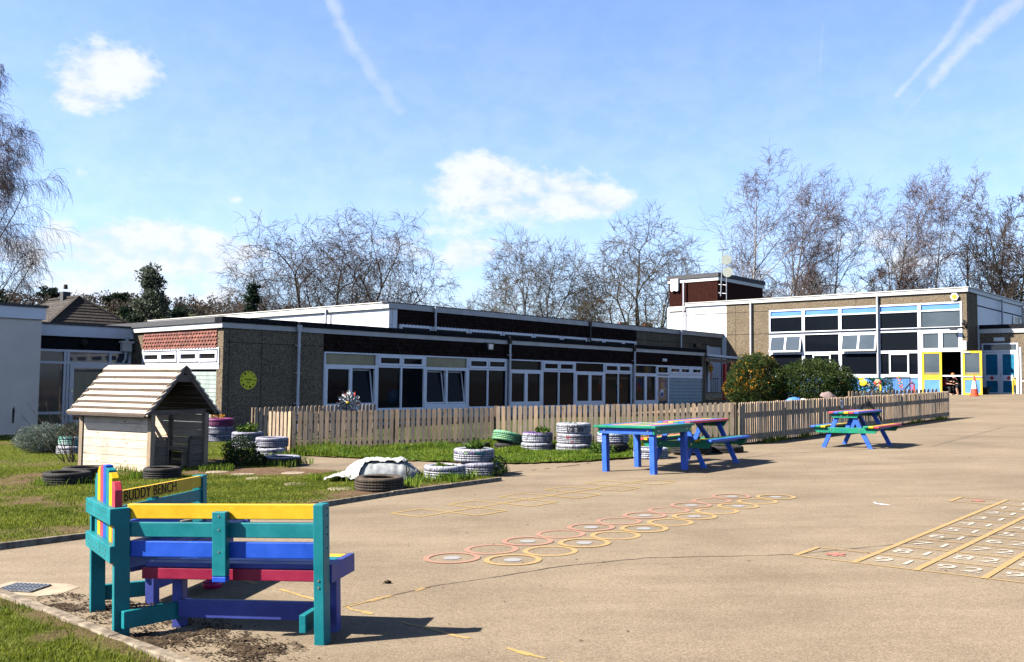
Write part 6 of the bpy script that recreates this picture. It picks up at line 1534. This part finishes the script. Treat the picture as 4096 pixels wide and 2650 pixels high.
birch = PM(lean=.06, stems=1, up=(.03, .08, .04, -.03, -.10), ang=(34, 38, 42, 45), len=(.52, .58, .62, .7), kids=(13, 8, 6, 4), tip=.0125, r=.0125, trunk=.97, wander=(.05, .08, .1, .13, .16), short=(.5, .3, .25, .2), rad=(.6, .55, .5, .7), taper=(.12, .16, .3, .5, .7))
spread = dict(n=1700, zc=.38, w=.84, fork=.2, r=.020, tip=.0125, main=5, fine=4, twig=1.0, droop=-.45, lift=.12)
roundp = dict(n=2700, zc=.36, w=.80, fork=.10, r=.021, tip=.0135, main=9, fine=4, twig=.9, droop=.25, lift=.10)
dark = PM(fork=.12, stems=4, spread=.55, up=(.08, .06, .05, .02, .0), ang=(42, 42, 42, 45), kids=(9, 6, 6, 4), tip=.0135, r=.0145, len=(.48, .58, .62, .66), short=(.5, .3, .25, .2), rad=(.6, .55, .5, .7), taper=(.14, .18, .3, .5, .7), wander=(.09, .11, .12, .14, .16))
tree('droop', 3, droop, 18.8, ('barkbirch', 'bark', 'twigpurple'), 'weeping_birch', 'tall weeping birch with hanging purple twigs at the left edge', -24.6, 40.5, .7, wide=.8)
g1 = 'bare trees behind the school'
tree('spread', 5, spread, 17.4, ('bark', 'bark', 'twig'), 'bare_tree', 'wide bare birch left of its twin behind the clerestory block', -18.2, 80, .3, group=g1, wide=1)
tree('spread', 9, spread, 17.2, ('bark', 'bark', 'twig'), 'bare_tree', 'wide bare birch right of its twin behind the clerestory block', -12.2, 81, 1.9, group=g1, wide=0.94)
tree('spread', 5, spread, 11.5, ('bark', 'bark', 'twig'), 'bare_tree', 'shorter bare tree spreading left of the twin birches', -22.6, 82, 2.4, group=g1, wide=1.1)
tree('round', 4, roundp, 18.8, ('bark', 'bark', 'twiggreen'), 'bare_tree', 'bare rounded tree just right of the picture middle', 2.6, 97, 0, group=g1, wide=0.9)
tree('round', 8, roundp, 19.6, ('bark', 'bark', 'twiggreen'), 'bare_tree', 'largest rounded bare tree left of the brown tower', 13.6, 97, .5, group=g1, wide=1.22)
tree('round', 4, roundp, 11.0, ('bark', 'bark', 'twiggreen'), 'bare_tree', 'small pale bare tree low over the middle roof', -3.9, 92, 2.1, group=g1, wide=0.75)
tree('birch', 6, birch, 21.2, ('barkbirch', 'barkbirch', 'twigpurple'), 'silver_birch', 'tall leaning silver birch just right of the brown tower', 23.5, 92, -.2, group=g1, wide=1.0)
tree('birch', 12, birch, 20.5, ('barkbirch', 'barkbirch', 'twigpurple'), 'silver_birch', 'second leaning silver birch right of the brown tower', 27.5, 93, .15, group=g1, wide=1.0)
tree('birch', 6, birch, 18.5, ('barkbirch', 'barkbirch', 'twigpurple'), 'silver_birch', 'third silver birch with spreading purple top over the hall roof', 31.8, 92, .35, group=g1, wide=1.05)
tree('dark', 7, dark, 13.3, ('bark', 'bark', 'twig'), 'bare_tree', 'low tangled bare tree among the silver birches', 27.3, 90, 0, group=g1, wide=1.0)
tree('birch', 12, birch, 20.9, ('barkbirch', 'barkbirch', 'twigpurple'), 'silver_birch', 'tall silver birch above the middle of the hall roof', 37.5, 92, -.3, group=g1, wide=1.0)
tree('birch', 6, birch, 20.3, ('bark', 'barkbirch', 'twigpurple'), 'silver_birch', 'purple topped birch above the hall alarm box', 42.3, 92, .6, group=g1, wide=.9)
tree('dark', 7, dark, 14.2, ('bark', 'bark', 'twig'), 'bare_tree', 'bare branching tree low over the right of the hall roof', 40.3, 90, 1.7, group=g1, wide=1.15)
tree('dark', 11, dark, 21.3, ('bark', 'bark', 'twig'), 'bare_tree', 'dark upright bare tree beyond the hall corner', 47.8, 92, .4, group=g1, wide=.7)
tree('dark', 7, dark, 22.3, ('bark', 'bark', 'twigpurple'), 'bare_tree', 'tall bare tree cut by the right edge of the picture', 53.5, 94, 2.6, group=g1, wide=.9)
tree('dark', 11, dark, 13.3, ('bark', 'bark', 'twig'), 'bare_tree', 'bare tree low beside the poplars at the right', 55.5, 88, 1.4, group=g1, wide=.9)
pop = PM(short=(.6, .4, .3, .2), kids=(26, 6, 4, 3), ang=(20, 22, 26, 30), len=(.28, .4, .45, .5), up=(.03, .16, .16, .12, .1), tip=.014, r=.009)
for k, (x, y) in enumerate(((67.5, 121), (70.3, 121))):
    tree('poplar', 2, pop, 17.5-k, ('bark', 'bark', 'twiggreen'), 'poplar', ('slim bare poplar, left of the pair at the right edge', 'slim bare poplar, right of the pair at the right edge')[k], x, y, k*1.3, group='poplars', wide=.8)
bushes_low = [((8.0, 92), 6.0), ((17, 93), 5.5), ((21, 94), 6)]
for k, ((x, y), h) in enumerate(bushes_low):
    tree('round', 4, roundp, h, ('bark', 'bark', 'twiggreen'), 'bare_bush', ('mossy thicket between the rounded trees', 'low thicket beside the orange chimneys', 'thicket just left of the brown tower')[k], x, y, k*1.1, group='thickets behind the roofs', wide=1.5)
# evergreens
def evergreen(name, label, x, y, z, H, r, mat, n, size, seed, shape, group=None):
    rr = random.Random(seed); root = thing(name, label, 'tree', (x, y, z), 0, group); m = MB(); pts = []
    m.tube([(0, 0, -1), (.02*H, 0, H*.5), (0, 0, H*.97)], [.025*H*.6, .014*H*.6, .02], 'bark', 6); m.build('trunk', root)
    cl = []
    for k in range({'cone': 46, 'tall': 64, 'round': 30}[shape]):
        f = rr.random(); a = rr.uniform(0, 6.28)
        if shape == 'cone': rad = r*(1-f)**.8; h = H*(.12+.86*f)
        elif shape == 'tall': rad = r*(.55+.5*math.sin(3.1*min(1, f*1.3)))*(1-f*.75); h = H*(.22+.76*f)
        else: rad = r*math.sqrt(max(0, 1-(2*f-1)**2)); h = H*(.5+.5*f)
        q = rad*rr.uniform(.45, 1); cl.append((q*math.cos(a), q*math.sin(a), h, r*rr.uniform(.16, .36)*(1.25 if shape == 'round' else 1)))
    m = MB()
    for c in cl: m.tube([(0, 0, c[2]-.5*r), (c[0]*.6, c[1]*.6, c[2]-.15*r), (c[0], c[1], c[2])], [.03*r+.01, .02*r, .01], 'bark', 4)
    m.build('limb', root)
    for _ in range(n):
        c = rr.choice(cl); d = Vector((rr.gauss(0, 1), rr.gauss(0, 1), rr.gauss(0, .8))).normalized()*c[3]*rr.random()**.4; pts.append((c[0]+d.x, c[1]+d.y, c[2]+d.z*.8))
    leafobj('crown', pts, size, mat, seed, .15, root, .5); return root
evergreen('feathery_evergreen', 'feathery grey green evergreen rising alone beyond the left roofs', -24.8, 62, 0, 9.3, 2.2, 'leafgrey', 8000, .22, 3, 'tall')
evergreen('dark_cypress', 'dark rounded conifer at the left foot of the feathery evergreen', -28.2, 66, 0, 6.6, 1.2, 'pineleaf', 2600, .3, 5, 'tall'); evergreen('dark_cypress', 'dark conifer at the right foot of the feathery evergreen', -23.2, 64, 0, 6.3, 1.3, 'pineleaf', 2600, .3, 6, 'round')
evergreen('dark_cypress', 'broad dark hedge conifer between the house and the feathery evergreen', -26.3, 63, 0, 5.9, 1.5, 'pineleaf', 3000, .3, 7, 'round')
evergreen('conifer', 'small dark conifer left of the wide bare trees', -20.3, 71, 0, 9.2, 1.5, 'pineleaf', 4200, .3, 8, 'cone')
evergreen('conifer', 'tiny dark conifer top above the middle roof', -7.2, 100, 0, 8.4, .8, 'pineleaf', 900, .35, 9, 'cone')
for k, (px_, H, r_) in enumerate(((-203, 9.5, 4.2), (-176, 7.5, 2.6), (-173, 8.5, 3), (-170, 8.8, 3.2), (-145, 6, 2), (-137, 6, 2.4))):
    evergreen('pine', ('dark round headed pine behind the left house chimney', 'small pine on the ridge right of the house roof', 'pine on the ridge, left of a close pair', 'taller pine on the ridge, right of a close pair', 'pine on the ridge halfway to the bare trees', 'pine on the ridge nearest the bare trees')[k], px_, 396, (32, 30.5, 30.5, 30.5, 29, 28.5)[k]-1, H, r_, 'pineleaf', 1100, 1.3, 20+k, 'round', 'pines on the ridge')
evergreen('dark_tree', 'dark leafy tree above the cream block roof at the far left', -41, 72, 0, 8.2, 1.5, 'leafdark', 2600, .3, 31, 'round')
# the far wooded ridge
hv = [(-420, 520), (-330, 480), (-250, 440), (-180, 420), (-120, 400), (-60, 390), (0, 380), (80, 380), (180, 400)]
hz = [42, 40, 37, 34.5, 31, 21, 9, 5, 3]
m = MB(); vs = []; fs = []
for i, ((x, y), z) in enumerate(zip(hv, hz)):
    for k, (dy, zz) in enumerate(((-230, -1), (-140, z*.35), (-60, z*.75), (0, z), (120, z*.9), (260, -1))): vs.append((x, y+dy, zz+(2*noise.noise(Vector((x*.02, dy*.02, 0))) if zz > 0 else 0)))
for i in range(len(hv)-1):
    for k in range(5): fs.append((i*6+k, (i+1)*6+k, (i+1)*6+k+1, i*6+k+1))
m.add(vs, fs, 'field'); struct(m.build('hill', smooth=True))
rr = random.Random(12); pts = []; tw = []
for k in range(420):
    f = rr.random()*(len(hv)-2.2); i = int(f); q = f-i; x = hv[i][0]+(hv[i+1][0]-hv[i][0])*q; y = hv[i][1]+(hv[i+1][1]-hv[i][1])*q; z = hz[i]+(hz[i+1]-hz[i])*q
    dy = rr.uniform(-90, 20); h = rr.uniform(5, 10); r = rr.uniform(2.2, 4.5); zz = z*(1-.004*max(0, -dy))-1
    for j in range(70):
        d = Vector((rr.gauss(0, 1), rr.gauss(0, 1), rr.gauss(0, 1))).normalized()*rr.random()**.33; pts.append((x+d.x*r, y+dy+d.y*r, zz+h*.55+d.z*h*.45))
stuff(leafobj('far_woodland', pts, 1.3, 'woodland', 3, .4), 'distant bare brown woodland along the ridge at the left', 'woodland')

# ---------------------------------------------------------------- things by the hall
cone = thing('traffic_cone', 'orange and white traffic cone beside the open yellow door', 'traffic cone', W(53.3, 14.2, gst(53.3, 14.2)))
m = MB(); m.prism([(.27*math.cos(a+.39), .27*math.sin(a+.39), 0) for a in [math.pi/4*k for k in range(8)]], (0, 0, .05), 'conered'); m.build('base', cone, .01)
m = MB(); m.lathe([(.20, .05), (.155, .40)], 'conered', 24); m.lathe([(.155, .40), (.083, .83)], 'white', 24); m.lathe([(.083, .83), (.04, 1.12), (0, 1.13)], 'conered', 24); m.build('cone_body', cone, smooth=True)
x, oo = bthing('black_bin', 'small black box post beside the louvred doors', 'post', 58.0, 14.85, 1.0); m = MB(oo); m.box(57.85, 58.15, 14.7, 15.0, .9, 1.48, 'black'); m.build('box', x); m = MB(oo); m.box(57.75, 58.2, 14.55, 15.05, 1.48, 1.56, 'rubber'); m.build('lid', x)
x, oo = bthing('yellow_guard_rail', 'yellow hooped guard rail right of the louvred doors', 'railing', 58.4, 13.5, 1.0); m = MB(oo)
for s in (58.4, 58.9): m.tube([(s, 13.5, .8), (s, 13.5, 2.0), (s+.05, 13.5, 2.1), (s+.25 if s < 58.6 else s-.25, 13.5, 2.14)], .045, 'yellowpaint', 8)
m.tube([(58.4, 13.5, 1.5), (58.9, 13.5, 1.5)], .035, 'yellowpaint', 6); m.build('hoop', x)
x, oo = bthing('white_handrail', 'white handrail post and bar at the right edge by the annexe', 'railing', 58.6, 12.9, 1.0); m = MB(oo); m.tube([(58.5, 13.1, .9), (58.5, 13.1, 3.9)], .05, 'white', 8); m.tube([(58.5, 13.1, 1.95), (58.5, 9, 1.95)], .04, 'white', 8); m.tube([(58.5, 9, .9), (58.5, 9, 1.95)], .04, 'white', 8); m.build('bar', x)
def toy(label, s, t, c, seed):
    r, oo = bthing('toy_bucket', label, 'toy', s, t, gst(s, t)); m = MB(oo); m.lathe([(0, 0), (.13, 0), (.17, .28), (.15, .28), (.12, .03)], c, 20, (s, t, gst(s, t)+.01)); m.build('bucket', r); m = MB(oo); m.tube([(s, t+.16*math.cos(a), gst(s, t)+.28+.15*math.sin(a)) for a in [math.pi*k/8 for k in range(9)]], .012, c, 5); m.build('handle', r)
toy('yellow toy bucket at the right edge by the annexe wall', 58.0, 12.6, 'yellowpaint', 1); toy('green toy bucket lying by the yellow one', 57.6, 12.45, 'tgreen', 2)
# railings, ivy screen and ornaments under the hall windows
x, oo = bthing('ramp_railing', 'black ramp railing with close bars in front of the blue hall panels', 'railing', 55.0, 19.5, .9); m = MB(oo)
m.tube([(55, 22.5, 1.15), (55, 20.4, 1.2), (55, 19.55, 2.08), (55, 18.1, 2.1), (55, 18.1, .9)], .035, 'black', 6); m.build('top_rail', x); m = MB(oo)
for k in range(17): m.tube([(55, 18.15+.085*k, .9), (55, 18.15+.085*k, 2.08)], .014, 'black', 4)
for t in (19.55, 20.4, 21.4): m.tube([(55, t, .9), (55, t, 2.05 if t < 20 else 1.2)], .025, 'black', 5)
m.build('bar', x)
for lab, t, y in (('low black hooped handrail with a yellow grip beside the ivy screen', 19.35, True), ('low black hooped handrail in front of the yellow door', 17.5, False)):
    x, oo = bthing('hoop_handrail', lab, 'railing', 53.5, t, .8); m = MB(oo); m.tube([(53.5, t+.9, .85), (53.5, t+.12, 1.72), (53.5, t, 1.78), (53.5, t-.1, 1.7), (53.5, t-.12, .8)], .04, 'black', 7); m.build('hoop', x)
    m = MB(oo); m.tube([(53.45, t-.11, 1.65), (53.45, t-.12, 1.05)], .055, 'yellowpaint' if y else 'conered', 7); m.build('grip', x)
rr = random.Random(6); pts = []
for _ in range(3000):
    t = rr.uniform(19.3, 23.4); z = rr.uniform(.9, 2.05)
    if noise.noise(Vector((t*2.2, z*3, 0))) > -.22: pts.append(tuple(W(55.6+rr.uniform(-.06, .06), t, z)))
V, T, ti = leaves(pts, .16, 'ivy', 4, .1); iv = tri_mesh('ivy_screen', V, T, 'ivy', ti); tag(iv, 'green artificial ivy screen on the blue hall panels', 'ivy')
x = thing('fish_ornament', 'yellow fish shaped ornament hung on the ivy screen', 'ornament', W(55.45, 21.0, 1.75), PHI-math.pi/2); m = MB(); m.blob((0, 0, 0), (.26, .05, .2), 'yellowpaint', amp=.2); m.build('body', x, smooth=True); m = MB(); m.prism([(-.15, 0, .1), (-.35, 0, .3), (.1, 0, .28)], (0, .03, 0), 'yellowpaint'); m.prism([(.2, 0, -.1), (.42, 0, -.22), (.38, 0, .0)], (0, .03, 0), 'yellowgrey'); m.build('fin', x)
x = thing('flower_ornament', 'pink flower ornament beside the ramp railing', 'ornament', W(54.9, 19.95, 1.76), PHI-math.pi/2); m = MB()
for k in range(6): m.blob((.13*math.cos(k*1.047), 0, .13*math.sin(k*1.047)), (.1, .03, .1), 'petalred' if k % 3 == 0 else 'skin')
m.blob((0, -.03, 0), (.07, .03, .07), 'yellowpaint'); m.build('petal', x, smooth=True)
x = thing('beaded_garland', 'string of red beads hanging on the ramp railing', 'ornament', W(54.9, 18.75, 2.15), PHI-math.pi/2); m = MB(); rr = random.Random(8)
for k in range(30):
    f = k/30; m.blob((.1*math.sin(k)+.22*f, 0, -.75*f+.05*rr.random()), (.035, .03, .035), ('petalred', 'red', 'yellowpaint', 'tgreen')[k % 4], 6, 5)
for k in range(22):
    f = k/22; m.blob((.75+.05*math.sin(k*1.3), 0, -.25-.65*f), (.03, .03, .03), ('petalred', 'red', 'bluepaint')[k % 3], 6, 5)
m.build('bead', x)
# soft covers behind the fence and a blue toy
cv = thing('folded_cover', 'mauve padded cover heaped over something behind the fence', 'cover', (11.4, 33.1, .62))
def heap(u, v):
    a = 2*math.pi*u; r = v; x = .62*r*math.cos(a); y = .4*r*math.sin(a); z = .46*max(0, 1-r**2.2)**.6+.16*noise.noise(Vector((x*3, y*3, 2)))*(1-r*.5)+.04*noise.noise(Vector((x*9, y*9, 2))); return (x, y, max(-.2, z-.12))
gridmesh(heap, 48, 18, 'cloth', 'lower_fold', cv)
gridmesh(lambda u, v: (lambda p: (p[0]*.62+.2, p[1]*.6, p[2]*.55+.46-.22*p[0]))(heap(u, v)), 48, 18, 'cloth', 'upper_fold', cv)
cv2 = thing('folded_cover', 'small mauve fold of padded cover right of the bigger heap', 'cover', (12.45, 33.3, .62)); gridmesh(lambda u, v: (lambda p: (p[0]*.55, p[1]*.5, p[2]*.9))(heap(u, v)), 40, 14, 'cloth', 'lower_fold', cv2)
x = thing('plastic_toy', 'blue and white plastic toy shell between the two bushes', 'toy', (10.75, 34.6, .3)); m = MB(); m.blob((0, 0, .30), (.5, .35, .5), 'bluepaint'); m.build('shell', x, smooth=True); m = MB(); m.blob((.35, .05, .25), (.45, .3, .5), 'white'); m.build('white_half', x, smooth=True)

# ---------------------------------------------------------------- the two people in the hall doorway
def skinbody(name, joints, edges, parent, mat, sub=2):
    """one continuous skinned surface; joints = (x, y, z, radius)"""
    me = bpy.data.meshes.new(name); me.from_pydata([j[:3] for j in joints], edges, []); me.materials.append(MT[mat])
    o = bpy.data.objects.new(name, me); COL.objects.link(o); o.parent = parent
    sk_ = o.modifiers.new('skin', 'SKIN'); sk_.use_smooth_shade = True
    for i, j in enumerate(joints):
        r = j[3]; me.skin_vertices[0].data[i].radius = r if hasattr(r, '__len__') else (r, r)
    me.skin_vertices[0].data[0].use_root = True
    s = o.modifiers.new('sub', 'SUBSURF'); s.levels = sub; s.render_levels = sub
    return o
def person(label, s, t, z, face, J, top, legs, skinlegs, hair, sc=1.0):
    r = thing('person', label, 'person', W(s, t, z), face); r.scale = (sc,)*3
    # J: named joints; body faces +x
    n = ['pelvis', 'belly', 'chest', 'neck', 'head', 'crown', 'shl', 'ell', 'wrl', 'hal', 'shr', 'elr', 'wrr', 'har', 'hpl', 'knl', 'anl', 'tol', 'hpr', 'knr', 'anr', 'tor']
    R = dict(pelvis=(.12, .10), belly=(.125, .10), chest=(.14, .105), neck=.055, head=(.085, .10), crown=(.07, .08), shl=.06, ell=.042, wrl=.03, hal=(.035, .02), shr=.06, elr=.042, wrr=.03, har=(.035, .02), hpl=.085, knl=.058, anl=.04, tol=.035, hpr=.085, knr=.058, anr=.04, tor=.035)
    ed = [('pelvis', 'belly'), ('belly', 'chest'), ('chest', 'neck'), ('neck', 'head'), ('head', 'crown'), ('chest', 'shl'), ('shl', 'ell'), ('ell', 'wrl'), ('wrl', 'hal'), ('chest', 'shr'), ('shr', 'elr'), ('elr', 'wrr'), ('wrr', 'har'), ('pelvis', 'hpl'), ('hpl', 'knl'), ('knl', 'anl'), ('anl', 'tol'), ('pelvis', 'hpr'), ('hpr', 'knr'), ('knr', 'anr'), ('anr', 'tor')]
    skinbody('body', [(*J[k], R[k]) for k in n], [(n.index(a), n.index(b)) for a, b in ed], r, 'skin')
    def grown(keys, ee, mat, nm, g=.014, cut=None):
        P_ = dict(J)
        if cut:
            for k, (a, b, f) in cut.items(): P_[k] = tuple(Vector(J[a]).lerp(Vector(J[b]), f)); R[k] = .055
        js = [(*P_[k], tuple(x+g for x in R[k]) if hasattr(R[k], '__len__') else R[k]+g) for k in keys]
        skinbody(nm, js, [(keys.index(a), keys.index(b)) for a, b in ee], r, mat)
    grown(['belly', 'pelvis', 'chest', 'shl', 'sl', 'shr', 'sr'], [('belly', 'pelvis'), ('belly', 'chest'), ('chest', 'shl'), ('shl', 'sl'), ('chest', 'shr'), ('shr', 'sr')], top, 'tshirt', .018, dict(sl=('shl', 'ell', .75), sr=('shr', 'elr', .75)))
    f = .62 if skinlegs else .97
    grown(['pelvis', 'hpl', 'kl', 'hpr', 'kr'] if skinlegs else ['pelvis', 'hpl', 'knl', 'al', 'hpr', 'knr', 'ar'], [('pelvis', 'hpl'), ('hpl', 'kl'), ('pelvis', 'hpr'), ('hpr', 'kr')] if skinlegs else [('pelvis', 'hpl'), ('hpl', 'knl'), ('knl', 'al'), ('pelvis', 'hpr'), ('hpr', 'knr'), ('knr', 'ar')], legs, 'trousers', .018, dict(kl=('hpl', 'knl', .8), kr=('hpr', 'knr', .8)) if skinlegs else dict(al=('knl', 'anl', .9), ar=('knr', 'anr', .9)))
    H_ = Vector(J['crown']); B_ = Vector(J['head']); m = MB(); c = H_*.72+B_*.28-Vector((.03, 0, 0)); m.blob(c, (.115, .105, .115), hair, 14, 10, .15, 3); m.build('hair', r, smooth=True)
    m = MB(); fwd = Vector((1, 0, -.15)).normalized(); fc = B_*.6+H_*.4
    m.blob(fc+fwd*.10, (.022, .016, .022), 'skin', 8, 6)
    for sy in (-.036, .036): m.blob(fc+fwd*.085+Vector((0, sy, .03)), (.012, .012, .010), 'ink', 6, 5); m.blob(fc+Vector((-.01, sy*2.5, 0)), (.022, .012, .032), 'skin', 6, 5)
    m.blob(fc+fwd*.088+Vector((0, 0, -.045)), (.008, .025, .007), 'redtop', 6, 5); m.build('face', r, smooth=True)
    for k, q, e in (('hal', 'wrl', 1), ('har', 'wrr', -1)):                       # five fingers on each hand
        h = Vector(J[k]); d = (h-Vector(J[q])).normalized(); sd_ = d.cross(Vector((0, 0, 1)))
        sd_ = sd_.normalized() if sd_.length > .1 else Vector((0, 1, 0)); dn = sd_.cross(d); js = []; es = []
        for i in range(5):
            b = h+sd_*(.026-.017*i if i < 4 else .034)+d*(.012 if i < 4 else -.03); dd = d if i < 4 else (d+sd_*.9).normalized(); L_ = (.062, .072, .068, .052, .05)[i]
            k0 = len(js); js += [(*b, .0085), (*(b+dd*L_*.55-dn*.006), .0075), (*(b+dd*L_*.9-dn*.026), .006)]; es += [(k0, k0+1), (k0+1, k0+2)]
        m = MB()
        for a in range(0, len(js), 3): m.tube([Vector(j[:3]) for j in js[a:a+3]], [j[3] for j in js[a:a+3]], 'skin', 6)
        m.build('finger', r, smooth=True)
    return r
JB = dict(pelvis=(0, 0, .66), belly=(.03, 0, .80), chest=(.13, 0, .96), neck=(.22, 0, 1.08), head=(.28, 0, 1.15), crown=(.31, 0, 1.25), shl=(.15, .15, 1.0), ell=(.30, .18, .80), wrl=(.50, .12, .86), hal=(.57, .10, .89), shr=(.15, -.15, 1.0), elr=(.27, -.2, .78), wrr=(.47, -.13, .80), har=(.55, -.11, .83), hpl=(0, .09, .60), knl=(.04, .10, .33), anl=(-.02, .10, .06), tol=(.12, .11, .03), hpr=(0, -.09, .60), knr=(.05, -.10, .33), anr=(0, -.10, .06), tor=(.14, -.11, .03))
JA = dict(pelvis=(0, 0, .42), belly=(.04, 0, .56), chest=(.12, 0, .74), neck=(.17, 0, .9), head=(.22, 0, .98), crown=(.24, 0, 1.09), shl=(.12, .18, .82), ell=(.26, .24, .62), wrl=(.46, .18, .58), hal=(.54, .16, .58), shr=(.12, -.18, .82), elr=(.28, -.24, .64), wrr=(.46, -.16, .62), har=(.54, -.14, .62), hpl=(.04, .10, .40), knl=(.46, .14, .44), anl=(.44, .14, .07), tol=(.60, .14, .03), hpr=(.04, -.10, .40), knr=(.44, -.16, .42), anr=(.42, -.16, .07), tor=(.58, -.16, .03))
person('ginger haired person in a black T-shirt leaning in the doorway with arms reached out', 57.45, 16.2, 1.07, PHI+math.pi/2, JB, 'tshirt', 'trousers', True, 'ginger', 1.0)
person('person in a red top and black trousers crouched in the hall doorway', 57.6, 17.0, 1.07, PHI-math.pi/2-.3, JA, 'redtop', 'trousers', False, 'darkhair', 1.08)
